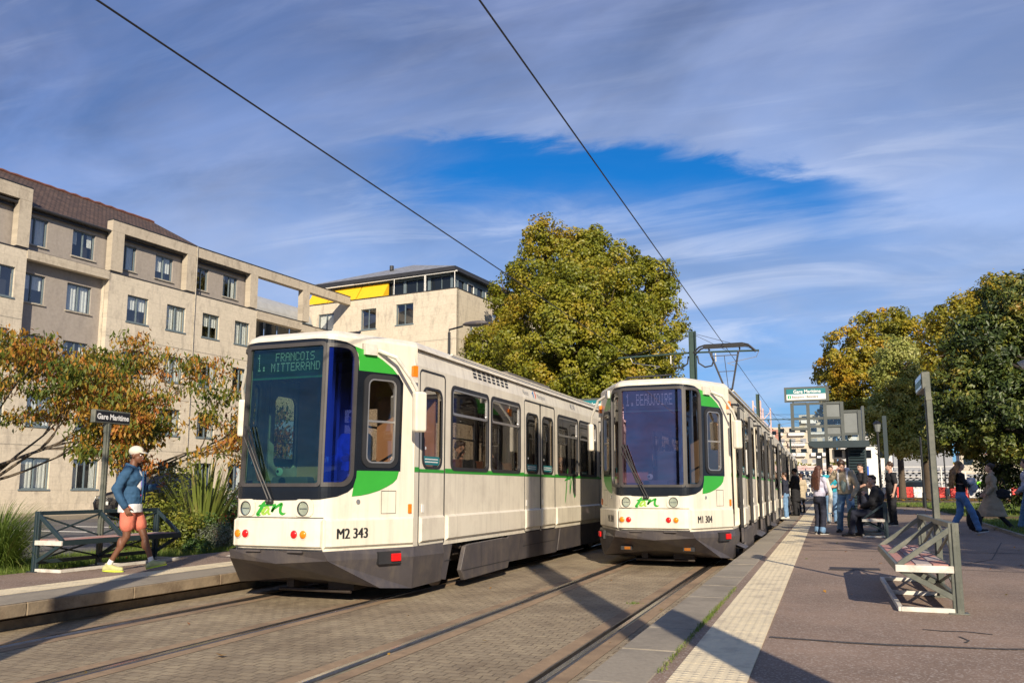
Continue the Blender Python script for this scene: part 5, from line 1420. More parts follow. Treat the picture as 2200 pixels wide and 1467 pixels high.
bag('dark green backpack held in the hand of the person in the beige fleece', 'backpack', lambda b: (b.ball((0, 0, .30), (.17, .12, .27)), b.ball((0, -.03, .14), (.18, .13, .16)), b.ball((0, .09, .2), (.12, .06, .13))),
    'green_bag', (.60, 21.72, PZ + .05), R(150), 'backpack', [(-.06, 0, .50), (-.03, 0, .60), (.03, 0, .60), (.06, 0, .50)])
# far right bench is built below; its sitters
SITX = .93
def coat_collar(T, J, k, hp):
    c = MB(); n = J['neck']; c.tube([n + Vector((-.09, .05, 0)), n + Vector((-.07, -.06, .03)), n + Vector((.07, -.06, .03)), n + Vector((.09, .05, 0))], .035, 8); fuse('collar', c, M['black_cloth'], T, .010, 1)
person('person in a black coat sitting on the far bench looking over a shoulder', (1.02, 20.25, PZ), R(78), 1.80,
       P=dict(pel=(0, -.02, .50), chest=(0, -.04, .84), neck=(0, .0, 1.04), head=(0, .06, 1.20), LS=(-.185, -.03, .985), RS=(.185, -.03, .985), LE=(-.24, .04, .72), RE=(.24, .02, .72), LW=(-.12, .26, .64), RW=(.16, .26, .62),
              LH=(-.10, .02, .49), RH=(.10, .02, .49), LK=(-.14, .42, .50), RK=(.14, .42, .50), LA=(-.12, .50, .085), RA=(.16, .36, .085)),
       top=('black_cloth', 1.18, -.06), bottom=('navy_cloth', 1.2), hair=('short', 'hair_brown'), look=(R(62), R(0)), extra=coat_collar, shoes=('shoe_black', 'shoe_black'))
person('curly-haired person half hidden behind the seated one in the black coat', (1.05, 20.85, PZ), R(100), 1.70,
       P=dict(pel=(0, -.02, .50), chest=(0, .0, .84), neck=(0, .03, 1.04), head=(0, .08, 1.20), LS=(-.175, .0, .985), RS=(.175, .0, .985), LE=(-.22, .10, .74), RE=(.22, .10, .74), LW=(-.06, .22, .94), RW=(.08, .30, .70),
              LH=(-.10, .02, .49), RH=(.10, .02, .49), LK=(-.12, .42, .50), RK=(.12, .42, .50), LA=(-.12, .40, .085), RA=(.14, .40, .085)),
       top=('navy_cloth', 1.1, -.04), bottom=('jeans', 1.1), hair=('curly', 'hair_brown'), shoes=('sole_white', 'sole_white'))
person('person in a turquoise top standing by the black shelter post', (.15, 27.2, PZ), R(190), 1.74, P=dict(LE=(-.24, .06, 1.14), LW=(-.05, .25, 1.12), RE=(.24, .06, 1.14), RW=(.05, .25, 1.12)),
       top=('teal_cloth', 1.05, .0), bottom=('jeans', 1.1), hair=('short', 'hair_black'), sleeves='short')
person('person in a black short-sleeved shirt standing behind the beige fleece jacket', (.98, 26.2, PZ), R(120), 1.78, P=dict(LE=(-.22, .05, 1.14), LW=(-.03, .22, 1.02), RE=(.23, .05, 1.14), RW=(.10, .25, 1.02)),
       top=('black_cloth', 1.08, .0), bottom=('navy_cloth', 1.2), hair=('short', 'hair_black'), sleeves='short', look=(R(20), R(-15)))
person('person in a black top standing beside the dark pole behind the far bench', (1.78, 26.6, PZ), R(110), 1.80, top=('black_cloth', 1.08, .0), bottom=('black_cloth', 1.2), hair=('curly', 'hair_brown'), sleeves='short')
person('person in a long black coat and knitted cap stepping up to the open tram door', (-1.12, 34.6, PZ), R(75), 1.82, P=dict(RE=(.22, .10, 1.15), RW=(.14, .34, 1.10), LE=(-.22, .08, 1.14), LW=(-.14, .30, 1.0)),
       top=('black_cloth', 1.35, -.42), bottom=('black_cloth', 1.6), hair=('beanie', 'black_cloth'), shoes=('shoe_black', 'shoe_black'))
person('person in dark jacket and jeans squeezed against the open tram door', (-1.36, 31.2, PZ), R(80), 1.62, top=('navy_cloth', 1.1, -.02), bottom=('jeans', 1.2), hair=('short', 'hair_brown'), shoes=('sole_white', 'sole_white'))
person('person in a beige coat far along the platform behind the black coat', (-1.0, 38.5, PZ), R(40), 1.70, top=('beige_cloth', 1.3, -.35), bottom=('black_cloth', 1.0), hair=('short', 'hair_brown'), girl=True)

def girl_extra(T, J, k, hp):
    s = MB(); a = J['chest'] + Vector((.02, .20, -.06))
    s.ball(a, (.17, .13, .10)); s.ball(a + Vector((.03, .06, -.10)), (.12, .10, .12)); s.ball(a + Vector((0, .04, .06)), (.14, .09, .07)); taper(s, a, a + Vector((.02, .02, -.26)), .06, .04)
    fuse('folded_jacket', s, M['grey_cloth'], T, .012, 1, fold=.02, fs=12)
    st = MB(); st.tube([J['LS'] + Vector((.03, .0, .06)), J['chest'] + Vector((-.1, -.13, -.05)), J['pel'] + Vector((.0, -.13, .1))], .006, 5); st.build('bag_strap', M['white'], T)
person('person with very long curly blond hair, black top and blue jeans striding to the right', (2.98, 22.2, PZ), R(-82), 1.70,
       P=dict(LE=(-.20, .06, 1.15), LW=(.03, .24, 1.14), RE=(.21, .08, 1.15), RW=(.0, .26, 1.18), LH=(-.09, 0, .92), RH=(.09, 0, .92),
              RK=(.09, .20, .52), RA=(.08, .32, .13), LK=(-.09, -.02, .49), LA=(-.08, -.26, .09), toeR=(0, 1, .12)),
       top=('black_cloth', .95, .06), bottom=('jeans2', 1.4), hair=('longcurl', 'hair_blond'), girl=True, extra=girl_extra)
def trench_extra(T, J, k, hp):
    t = MB(); pel = J['pel']
    def ring(c, rx, ry, n=24): return [c + Vector((rx * math.cos(a) * (1 + .05 * math.sin(5 * a)), ry * math.sin(a) * (1 + .05 * math.sin(5 * a)), 0)) for a in np.linspace(0, 2 * math.pi, n, endpoint=False)]
    t.loft([ring(pel + Vector((0, .05, -.60 * k)), .27 * k, .40 * k), ring(pel + Vector((0, .02, -.30 * k)), .23 * k, .27 * k), ring(pel + Vector((0, 0, .02)), .175 * k, .150 * k), ring(pel + Vector((0, 0, .16 * k)), .160 * k, .130 * k)])
    fuse('coat_skirt', t, M['trench_cloth'], T, .014, 1, fold=.010, fs=6)
    c = MB(); n = J['neck']; c.tube([n + Vector((-.09, .06, .0)), n + Vector((-.08, -.07, .02)), n + Vector((.08, -.07, .02)), n + Vector((.09, .06, 0))], .030, 8); fuse('collar', c, M['trench_cloth'], T, .010, 1)
person('person in a long taupe trench coat with hair in a bun walking along the lawn', (4.02, 24.6, PZ), R(80), 1.70,
       P=dict(LE=(-.23, -.06, 1.14), LW=(-.20, .12, .95), RE=(.22, .05, 1.14), RW=(.18, .20, .96), RK=(.09, .22, .52), RA=(.08, .40, .11), LK=(-.09, -.06, .49), LA=(-.08, -.38, .10), toeL=(0, 1, -.3)),
       top=('trench_cloth', 1.2, .0), bottom=('black_cloth', 1.15), hair=('bun', 'hair_brown'), girl=True, extra=trench_extra, shoes=('shoe_black', 'shoe_black'))
bag('black shoulder bag hanging on the trench coat', 'shoulder_bag', lambda b: (b.ball((0, 0, .11), (.055, .17, .13)), b.ball((0, 0, .04), (.06, .19, .06))), 'black_cloth', (4.24, 24.45, PZ + .82), R(80), 'bag',
    [(0, -.09, .2), (-.06, -.04, .42), (-.08, 0, .50), (-.06, .04, .42), (0, .09, .2)])
def hoodie_extra(T, J, k, hp):
    h = MB(); n = J['neck']; h.tube([n + Vector((-.11, .05, .0)), n + Vector((-.08, -.08, .03)), n + Vector((0, -.11, .03)), n + Vector((.08, -.08, .03)), n + Vector((.11, .05, 0))], [.035, .05, .06, .05, .035], 10)
    fuse('hood', h, M['grey_cloth'], T, .012, 1)
person('person in a grey hooded sweatshirt with a dark backpack at the edge of the lawn', (4.95, 25.2, PZ), R(75), 1.82,
       P=dict(LE=(-.25, -.02, 1.14), LW=(-.20, .16, .96), RE=(.24, .0, 1.14), RW=(.18, .2, .98), RK=(.10, .12, .5), RA=(.1, .22, .09), LK=(-.1, -.03, .5), LA=(-.1, -.22, .09)),
       top=('grey_cloth', 1.15, -.02), bottom=('jeans', 1.3), hair=('short', 'hair_black'), extra=hoodie_extra)
bag('dark backpack worn on the grey sweatshirt at the picture edge', 'backpack', lambda b: (b.ball((0, 0, .22), (.15, .09, .23)),), 'black_cloth', (5.15, 25.18, PZ + 1.02), R(75), 'backpack', [(-.1, .05, .4), (-.12, .2, .42), (-.12, .24, .25), (-.1, .08, .05)])
bag('dark rolling case half hidden behind the striding blue jeans', 'suitcase', lambda b: (b.ball((0, 0, .28), (.18, .12, .28)),), 'black_cloth', (3.42, 23.6, PZ), 0, 'suitcase')

# passengers seen through the glass
def glasses_extra(T, J, k, hp):
    g_ = MB()
    for s in (-1, 1): g_.tube([hp(s * .030 + .02 * math.cos(a), .098, .012 + .016 * math.sin(a)) for a in np.linspace(0, 2 * math.pi, 12)], .0025, 5)
    g_.build('glasses', M['txt_black'], T)
SEATP = dict(pel=(0, 0, .52), chest=(0, -.02, .86), neck=(0, -.01, 1.06), head=(0, .02, 1.225), LS=(-.175, -.02, 1.0), RS=(.175, -.02, 1.0), LE=(-.22, .03, .74), RE=(.22, .03, .74), LW=(-.10, .25, .66), RW=(.10, .25, .66),
             LH=(-.10, .02, .50), RH=(.10, .02, .50), LK=(-.12, .42, .50), RK=(.12, .42, .50), LA=(-.12, .44, .085), RA=(.12, .44, .085))
person('seated passenger with glasses and dark top behind the first side window of the nearer tram', (-5.20, 11.6, .73), R(195), 1.68, P=SEATP, top=('black_cloth', 1.1, -.05), bottom=('navy_cloth', 1.1), hair=('curly', 'hair_brown'), look=(R(38), 0), extra=glasses_extra)
person('seated passenger with raised arm behind the second side window of the nearer tram', (-5.2, 12.66, .73), R(205), 1.70, P={**SEATP, 'LE': (-.26, .12, .86), 'LW': (-.10, .18, 1.12)}, top=('navy_cloth', 1.1, -.05), bottom=('navy_cloth', 1.1), hair=('short', 'hair_brown'), look=(R(20), R(-10)))
person('seated passenger behind the window after the double door of the nearer tram', (-5.2, 16.7, .73), R(195), 1.66, P=SEATP, top=('black_cloth', 1.1, -.05), bottom=('navy_cloth', 1.1), hair=('short', 'hair_brown'), look=(R(20), 0))
person('tram driver in a light blue shirt behind the blue corner pane of the nearer tram', (-5.70, 9.35, .98), R(180), 1.72, P={**SEATP, 'LW': (-.26, .52, .72), 'RW': (.16, .40, .70)}, top=('lightblue_cloth', 1.1, -.05), bottom=('navy_cloth', 1.1), hair=('short', 'hair_brown'))

# ------------------------------------------------------------------ benches and station signs
M['plank_pink'] = mat('pink_worn_slat', (0.42, 0.20, 0.165), 0.8, var=0.15, scale=12, bump=0.3, dirt=(0.30, 0.22, 0.19), dscale=6)
M['plank_pale'] = mat('pale_worn_slat', (0.40, 0.34, 0.32), 0.8, var=0.15, scale=12, bump=0.3, dirt=(0.25, 0.18, 0.16), dscale=6)
def bench(label, x, y, Lb, s, mid, pm='polegreen', group='slatted platform benches'):
    """s=-1: seat on the -x side of the back. Posts in the plane x=0, running along +y."""
    T = thing('platform_bench', label, 'bench', (x, y, PZ), 0, group)
    P = M[pm]
    for yy in (0.0, mid, Lb):
        if yy != mid:
            m_ = MB(); m_.box((0, yy, .385), (.085, .045, .77)); m_.box((0, yy, .385), (.03, .075, .766)); m_.box((.0, yy, .005), (.16, .12, .012)); m_.build('post', P, T, bevel=.004, seg=1)
        m_ = MB(); m_.bar((s * .02, yy, .72), (s * .45, yy, .40), .04, .045); m_.build('armrest', P, T, bevel=.003, seg=1)
        m_ = MB(); m_.bar((s * .44, yy, .355), (s * .03, yy, .13), .04, .045); m_.build('brace', P, T, bevel=.003, seg=1)
        m_ = MB(); m_.bar((s * .03, yy, .022), (s * .45, yy, .022), .05, .04); m_.build('foot_bar', M['offwhite'], T, bevel=.003, seg=1)
    m_ = MB(); m_.bar((0, -.02, .745), (0, Lb + .02, .745), .06, .05); m_.build('top_rail', P, T, bevel=.003, seg=1)
    m_ = MB(); m_.bar((0, 0, .12), (0, Lb, .12), .05, .05); m_.build('lower_rail', P, T, bevel=.003, seg=1)
    for a, b in ((0, mid), (mid, Lb)):
        m_ = MB(); m_.bar((0, a, .72), (0, b, .42), .02, .02); m_.bar((.02, a, .42), (.02, b, .72), .02, .02); m_.bar((0, a, .36), (0, b, .14), .02, .02); m_.bar((.02, a, .14), (.02, b, .36), .02, .02)
        m_.build('cross_brace', P, T)
    fr = MB(); fr.bar((s * .465, -.02, .375), (s * .465, Lb + .02, .375), .03, .07); fr.bar((s * .03, 0, .375), (s * .03, Lb, .375), .03, .06)
    so = fr.build('seat_frame', P, T, bevel=.003, seg=1)
    en = MB(); en.bar((s * .02, -.035, .372), (s * .48, -.035, .372), .025, .06); en.build('end_band', M['offwhite'], so, bevel=.003, seg=1)
    n = 3
    for i in range(n):
        x0, x1 = s * (.045 + i * .138), s * (.045 + i * .138 + .130)
        yy = 0.0; k = 0
        while yy < Lb - .05:
            e_ = min(yy + .44, Lb); sl = MB(); sl.b2((min(x0, x1), yy + .005, .385), (max(x0, x1), e_ - .005, .412))
            sl.build('slat', M['plank_pink'] if (i + (k // 1)) % 2 == (0 if k < 4 else 1) or (i == 2) else M['plank_pale'], T, bevel=.004, seg=1); yy = e_; k += 1
    gf = MB(); gf.bar((s * .455, -.02, .022), (s * .455, Lb + .02, .022), .04, .04); gf.build('ground_bar', M['offwhite'], T, bevel=.003, seg=1)
    return T
bench('empty slatted bench with flaking green paint in the right foreground', 1.02, 8.20, 2.60, -1, 1.25)
bench('slatted bench on the right platform on which the black-coated person sits', 1.19, 19.95, 2.60, -1, 1.25, 'shelterpaint')
bench('dark green slatted bench on the left platform behind the walking person', -9.60, 8.04, 2.05, 1, .98, 'shelterpaint')
def sign_pole(label, x, y, s, sy0, sy1, z0, z1, text, pm):
    T = thing('station_sign', label, 'station sign', (x, y, PZ), 0)
    m_ = MB(); m_.box((0, 0, 1.0), (.045, .08, 2.0)); m_.box((0, 0, 1.0), (.068, .024, 2.0)); m_.box((0, 0, .006), (.2, .18, .012))
    k_ = 1.0
    for q in np.linspace(.9, 1.9, 9): m_.box((s * .03, 0.02, q), (.012, .012, .012))
    m_.build('pole', M[pm], T, bevel=.003, seg=1)
    b_ = MB(); b_.box((0, 0, z0 - PZ - .06), (.05, .09, .14)); b_.build('bracket', M[pm], T)
    f_ = MB(); f_.b2((-.04, sy0 - y, z0 - PZ), (.04, sy1 - y, z1 - PZ)); f_.build('sign_box', M[pm], T, bevel=.006, seg=1)
    SP = (lambda u, v, d: (s * (.041 + d), y * 0 + u, v))
    pl = MB(); pl.plate(rect(sy0 - y + .02, z0 - PZ + .02, sy1 - y - .02, z1 - PZ - .02), (), .002, SP, (), (), .003)
    if text:
        po = pl.build('panel', M['txt_black'], T)
        vs, fs = text_polys(text, .118, .0035, 0, .92); w = max(v[0] for v in vs)
        t_ = MB(); t_.add([SP(sy0 - y + .035 + v[0] * (sy1 - sy0 - .07) / w, z0 - PZ + .055 + v[1] * .92, .006) for v in vs], fs); t_.build('lettering', M['txt_white'], po)
    else:
        po = pl.build('panel', mat('painted_sign_reflection', (.45, .55, .65), .2), T)  # pale tone and the teal band paint the reflection on this sign face
        t_ = MB(); t_.plate(rect(sy0 - y + .02, z0 - PZ + .05, sy1 - y - .02, z0 - PZ + .11), (), .002, SP, (), (), .006); t_.build('band', M['teal'], po)
    return T
sign_pole('black station sign reading Gare Maritime on a grey-green pole behind the walking person', -9.60, 9.05, 1, 8.78, 9.42, 2.245, 2.43, 'Gare Maritime', 'polegreen')
sign_pole('station sign seen edge-on atop the riveted pole of the foreground bench', 1.03, 9.42, -1, 9.50, 10.12, 2.35, 2.53, None, 'polegreen')

# ------------------------------------------------------------------ overhead line
def mast(label, y, x=-4.26, h=6.95, arms=True, group='overhead line masts between the tracks'):
    T = thing('catenary_mast', label, 'mast', (x, y, 0), 0, group)
    m_ = MB()
    m_.box((-.11, 0, h / 2), (.02, .24, h)); m_.box((.11, 0, h / 2), (.02, .24, h)); m_.box((0, 0, h / 2), (.20, .015, h)); m_.box((0, 0, .05), (.4, .4, .1))
    m_.build('pole', M['poledark'], T)
    if arms:
        for s in (-1, 1):
            a = MB(); a.tube([(s * .1, 0, 6.17), (s * (2.75 if s < 0 else 2.3), 0, 6.12)], .034, 8); a.build('bracket_arm', M['poledark'], T)
            w = MB(); w.tube([(s * .1, 0, 6.85), (s * 2.2, 0, 6.15)], .008, 5); w.tube([(s * .1, -.05, 6.80), (s * 1.2, -.05, 6.17)], .008, 5); w.build('stay_wire', M['rubber'], T)
            st = MB(); st.tube([(s * 2.3, 0, 6.12), (s * 2.2, 0, 5.9), (s * 1.2, 0, 5.72)], .012, 6); st.tube([(s * 1.2, 0, 5.72), (s * 1.45, 0, 5.62)], .01, 6); st.cyl((s * .8, 0, 6.1), (s * .8, 0, 5.8), .025, 8); st.build('steady_arm', M['alu'], T)
            lp = MB(); lp.tube([(s * .16, 0, 6.05), (s * .20, 0, 5.78), (s * .42, 0, 5.62), (s * .66, 0, 5.66), (s * .74, 0, 5.88), (s * .66, 0, 6.02)], .028, 8); lp.cyl((s * .66, 0, 6.0), (s * .66, 0, 6.12), .04, 8); lp.build('feeder_loop', M['rubber'], T)
    return T
mast('green overhead line mast with two bracket arms rising behind the open-door tram', 29.9)
mast('second overhead line mast standing behind the open doors of the right tram', 61.4, h=8.0)
mast('third overhead line mast far down the tracks', 91, h=8.0)
mast('fourth overhead line mast, thin in the far distance', 120, h=8.0)
mast('green mast between the tracks behind the viewer, casting a shadow on the left kerb', 1.0, h=8.0)
mb = MB(); mb.b2((1.62, 1.05, PZ), (1.92, 1.37, 9.2)); mb.b2((1.4, .85, PZ), (2.15, 1.6, PZ + .06)); o = mb.build('platform_mast', M['poledark']); tag(o, 'wide steel mast on the right platform beside the viewer, casting the long diagonal shadow', 'mast')
for x, lab in ((-5.85, 'contact wire over the left track'), (-2.67, 'contact wire over the right track')):
    mb = MB(); pts = [(x + .0, -14, 5.62)] + [(x, y, 5.62) for y in (1.0, 29.9, 61, 91, 120)] + [(x, 180, 5.62)]
    mb.tube(pts, .0105, 6); o = mb.build('contact_wire', M['rubber']); tag(o, lab, 'wire', 'tram contact wires')
mb = MB()
for (a, b) in (((-4.26, 29.9, 6.8), (-12, 32, 5.2)),): mb.tube([a, b], .008, 5)
mb.tube([(-9, 84, 6.6), (1.2, 84, 6.6)], .02, 5); mb.tube([(-9, 62, 6.7), (2, 62, 6.4)], .012, 5); mb.tube([(-2.6, 60, 6.1), (1.5, 68, 5.4)], .012, 5); mb.tube([(-4, 112, 7), (4, 112, 7.0)], .03, 5)
o = mb.build('span_wire', M['rubber']); tag(o, 'thin span wires crossing above the far track', 'wire')

# ------------------------------------------------------------------ shelter with sign
def shelter():
    T = thing('tram_shelter', 'dark petrol tram stop shelter with louvred kiosk and glazed frame above its roof', 'shelter', (0, 32.0, 0))
    r = MB(); r.b2((-.52, -.3, 2.86), (1.52, 2.6, 2.95)); r.b2((-.50, -.28, 2.95), (1.5, 2.58, 3.0)); r.add([(-.52, -.3, 2.86), (-.30, -.3, 2.76), (1.52, -.3, 2.76), (1.52, -.3, 2.86)], [(0, 1, 2, 3)]); r.build('roof', M['shelterpaint'], T)
    p = MB(); p.cyl((.13, 2.3, PZ), (.13, 2.3, 2.86), .07, 12); p.box((.13, 2.3, 1.65), (.2, .2, .30)); p.build('post', M['blackmetal'], T)
    k = MB(); k.b2((.82, .3, PZ), (1.42, 2.2, 2.86)); ko = k.build('kiosk', M['shelterpaint'], T)
    lv = MB()
    for q in range(22): lv.add([(.86, .29, .55 + q * .1), (1.38, .29, .55 + q * .1), (1.38, .235, .50 + q * .1), (.86, .235, .50 + q * .1)], [(0, 1, 2, 3)])
    lv.build('louvre', M['shelterpaint'], ko); 
    fr = MB(); X = [-1.02, -.47, .11, .68, 1.25]
    def v(x, z0, z1): fr.b2((x - .058, -.05, z0), (x + .058, .05, z1))
    def h(x0, x1, z): fr.b2((x0 + .045, -.035, z - .045), (x1 - .045, .035, z + .045))
    v(X[0], 3.42, 4.42); v(X[1], 3.0, 4.42); v(X[2], 3.0, 4.42); v(X[3], 3.0, 4.42); v(X[4], 3.0, 4.1)
    for a, b, zs in ((0, 1, (4.385, 3.84, 3.46)), (1, 2, (4.385, 3.84, 3.55, 3.22)), (2, 3, (4.385, 3.84, 3.55, 3.22)), (3, 4, (4.06, 3.25))):
        for z in zs: h(X[a], X[b], z)
    fr.b2((1.34, .1, 3.0), (1.42, .9, 4.25)); fo = fr.build('frame', M['shelterlight'], T)
    for a, b, z0, z1, mm in ((0, 1, 3.88, 4.35, 'g'), (1, 2, 3.88, 4.35, 'g'), (2, 3, 3.88, 4.35, 'p'), (0, 1, 3.5, 3.8, 'g'), (1, 2, 3.59, 3.8, 'g'), (2, 3, 3.59, 3.8, 'g'), (1, 2, 3.26, 3.51, 'g'), (2, 3, 3.26, 3.51, 'p'), (3, 4, 3.29, 4.02, 'p'), (1, 2, 3.0, 3.18, 'g'), (2, 3, 3.0, 3.18, 'g'), (3, 4, 3.0, 3.21, 'g')):
        g_ = MB(); g_.add([(X[a] + .045, 0, z0), (X[b] - .045, 0, z0), (X[b] - .045, 0, z1), (X[a] + .045, 0, z1)], [(0, 1, 2, 3)])
        g_.build('glass_panel', M['g_shelter'] if mm == 'g' else M['frost'], T)
    # station name board on two stems
    b_ = MB(); b_.b2((-1.27, -.06, 4.46), (.27, .08, 5.00)); bo = b_.build('name_board', M['shelterlight'], T)
    st = MB(); st.b2((-1.0, -.02, 4.40), (-.95, .03, 4.47)); st.b2((.14, -.02, 4.40), (.19, .03, 4.47)); st.build('stem', M['shelterlight'], bo)
    t = MB(); t.b2((-1.19, -.075, 4.735), (.16, -.06, 4.93)); t.build('upper_band', M['teal'], bo)
    t = MB(); t.b2((-1.19, -.075, 4.53), (.16, -.06, 4.735)); t.build('lower_band', M['white'], bo)
    BP = lambda u, z, d: (u, -.076 - d, z)
    text_obj('lettering', 'Gare Maritime', .172, M['txt_white'], bo, BP, -.95, 4.775, .003, .003, 0, .93)
    text_obj('lettering', 'Beaujoire / Babinière', .125, M['txt_black'], bo, BP, -1.0, 4.595, .003, .001, 0, .86)
    t = MB(); t.plate(rrect(-1.15, 4.575, -1.03, 4.695, .01), (), .002, BP, (), (), .003); lo = t.build('line_badge', mat('line_green', (.02, .33, .14), .5), bo)
    text_obj('lettering', '1', .12, M['txt_white'], lo, BP, -1.115, 4.593, .006, .003)
    tv = MB(); tv.b2((.28, .6, 2.38), (.74, 1.0, 2.74)); to = tv.build('screen_housing', M['white'], T, bevel=.04); sc_ = MB(); sc_.b2((.35, .585, 2.44), (.62, .60, 2.70)); sc_.build('screen', M['txt_black'], to); 
    dk = MB(); dk.b2((.74, .5, PZ), (.82, .9, 2.76)); dk.build('side_post', M['blackmetal'], T)
M['frost'] = mat('frosted_shelter_panel', (0.17, 0.185, 0.18), 0.6, var=0.1)
shelter()
mb = MB(); mb.b2((-.25, 41, PZ), (-.19, 41.08, 2.2)); mb.b2((-.36, 40.9, 2.05), (-.08, 41.15, 2.95)); o = mb.build('tram_signal', M['blackmetal']); tag(o, 'black tram signal with one white light beside the shelter post', 'signal')
mb = MB(); mb.b2((-.29, 40.89, 2.72), (-.15, 40.895, 2.78)); mb.build('signal_light', emis('white_signal', (1, .95, .9), 2.0), o)
# left-side copy of the name board seen between the trams
T = thing('station_name_board', 'teal station name board seen between the tram roof and the other tram', 'station sign', (-8.6, 30.2, 0))
b_ = MB(); b_.b2((-.8, 0, 4.25), (1.2, .12, 4.66)); bo = b_.build('board', M['teal'], T); p_ = MB(); p_.cyl((-.6, .06, PZ), (-.6, .06, 4.25), .05, 10); p_.cyl((1.0, .06, PZ), (1.0, .06, 4.25), .05, 10); p_.build('post', M['polegreen'], T)
f_ = MB(); f_.b2((-.85, -.005, 4.62), (1.25, .13, 4.69)); f_.build('frame', M['shelterlight'], T)
text_obj('lettering', 'Gare Maritime', .26, M['txt_white'], bo, lambda u, v, d: (u, -.002 - d, v), -.70, 4.36, .003, .004)

# ------------------------------------------------------------------ lamps and posts
def cobra_lamp(label, x, y, h):
    T = thing('street_lamp', label, 'street lamp', (x, y, 0))
    m_ = MB(); m_.tube([(0, 0, 0), (0, 0, h - .1)], [.09, .05], 10); m_.tube([(0, 0, h - .12), (0, 0, h), (.5, .1, h + .12)], .035, 8); m_.build('pole', M['blackmetal'], T)
    hd = MB(); hd.ball((.95, .2, h + .20), (.52, .16, .10), 14, 8); ho = hd.build('lamp_head', M['tramgrey'], T, smooth=True); gl = MB(); gl.ball((.98, .2, h + .14), (.36, .12, .06), 12, 8); gl.build('lens', M['g_shelter'], ho, smooth=True)
cobra_lamp('flat-headed street lamp showing above the roof of the nearer tram', -12.6, 27.0, 7.05)
def lantern(label, x, y, h, z=PZ):
    T = thing('street_lamp', label, 'street lamp', (x, y, z))
    m_ = MB(); m_.tube([(0, 0, 0), (0, 0, .5), (0, 0, h)], [.09, .06, .045], 10); m_.build('pole', M['blackmetal'], T)
    g_ = MB(); g_.tube([(0, 0, h), (0, 0, h + .32)], [.09, .15], 8); g_.build('glass_shade', M['frost'], T); c_ = MB(); c_.tube([(0, 0, h + .32), (0, 0, h + .46)], [.18, .04], 8); c_.build('cap', M['blackmetal'], T)
lantern('lantern street lamp standing between the shelter and the far bench', 2.1, 37, 3.35)
T = thing('street_lamp', 'street lamp with a grey bowl shade cut by the upper right picture edge', 'street lamp', (3.62, 16.9, PZ))
m_ = MB(); m_.tube([(.35, .3, 0), (.35, .3, 3.6)], [.07, .05], 10); m_.tube([(.35, .3, 3.6), (.25, .2, 3.75), (.05, .0, 3.62)], .03, 8); m_.build('pole', M['blackmetal'], T)
g_ = MB(); g_.tube([(0, 0, 2.83), (0, 0, 2.95), (0, 0, 3.18), (0, 0, 3.30)], [.06, .14, .20, .30], 20); g_.tube([(0, 0, 3.30), (0, 0, 3.37)], [.30, .12], 20); g_.build('shade', mat('grey_bowl_shade', (.33, .36, .38), .3), T, smooth=True)
def post(label, x, y, h, r=.085, z=PZ):
    m_ = MB(); m_.tube([(x, y, z - .05), (x, y, z + .8), (x, y, z + .85), (x, y, z + h)], [r, r, r * .62, r * .5], 10); o = m_.build('lamp_post', M['blackmetal']); tag(o, label, 'post', 'slender black posts in the park')
post('black post on the lawn left of the bench pole', 4.96, 50.1, 3.9, .10)
post('black post on the lawn just right of the bench pole', 6.3, 56.0, 3.9)
post('black post behind the blond curls', 7.9, 65.5, 4.6, z=PZ + .15)
mb = MB(); mb.b2((1.80, 28.9, PZ), (1.92, 29.02, 3.62)); o = mb.build('dark_pole', M['shelterpaint']); tag(o, 'dark square pole between the shelter and the person in a black top', 'pole')
mb = MB(); mb.b2((1.46, 34.0, 1.6), (1.56, 34.05, 2.3)); mb.b2((1.48, 34.05, PZ), (1.54, 34.1, 2.3)); o = mb.build('notice_board', M['white']); tag(o, 'narrow blue and white notice beside the louvred kiosk', 'notice')
mb = MB(); mb.b2((1.465, 33.99, 1.75), (1.555, 33.995, 2.15)); mb.build('blue_panel', mat('blue_notice', (.02, .1, .5), .5), o)

# ------------------------------------------------------------------ barriers, cars
def barrier(x, y, rz, col, label):
    T = thing('traffic_barrier', label, 'barrier', (x, y, PZ + ground_h(x, y)), rz, 'plastic barriers in front of the dark car')
    b_ = MB(); rings = []
    for z, w in ((0, .26), (.25, .24), (.32, .15), (.75, .12), (.85, .12)): rings.append([(-.62, -w, z), (.62, -w, z), (.62, w, z), (-.62, w, z)])
    b_.loft(rings); b_.build('barrier_body', M['barrier_red'] if col else M['white'], T, bevel=.03)
    return T
M['barrier_red'] = mat('red_plastic', (0.62, 0.025, 0.012), 0.4, var=0.1)
for i, (px, c, lab) in enumerate(((4.9, 0, 'white plastic barrier beside the slender tree trunk'), (6.05, 1, 'red plastic barrier between the two tree trunks'), (7.3, 0, 'white plastic barrier partly behind the thick trunk'), (8.55, 1, 'red plastic barrier right of the thick trunk'), (10.0, 1, 'red plastic barrier behind the bench pole'),
                               (11.3, 0, 'white plastic barrier beyond the black posts'), (14.3, 1, 'red plastic barrier by the striding woman'), (17.6, 1, 'red plastic barrier between the trench coat and the grey sweatshirt'), (16.0, 1, 'red plastic barrier hidden behind the trench coat'), (-.3, 1, 'red plastic barrier behind the shelter post'))):
    barrier(px, 75.5, R(4), c, lab)
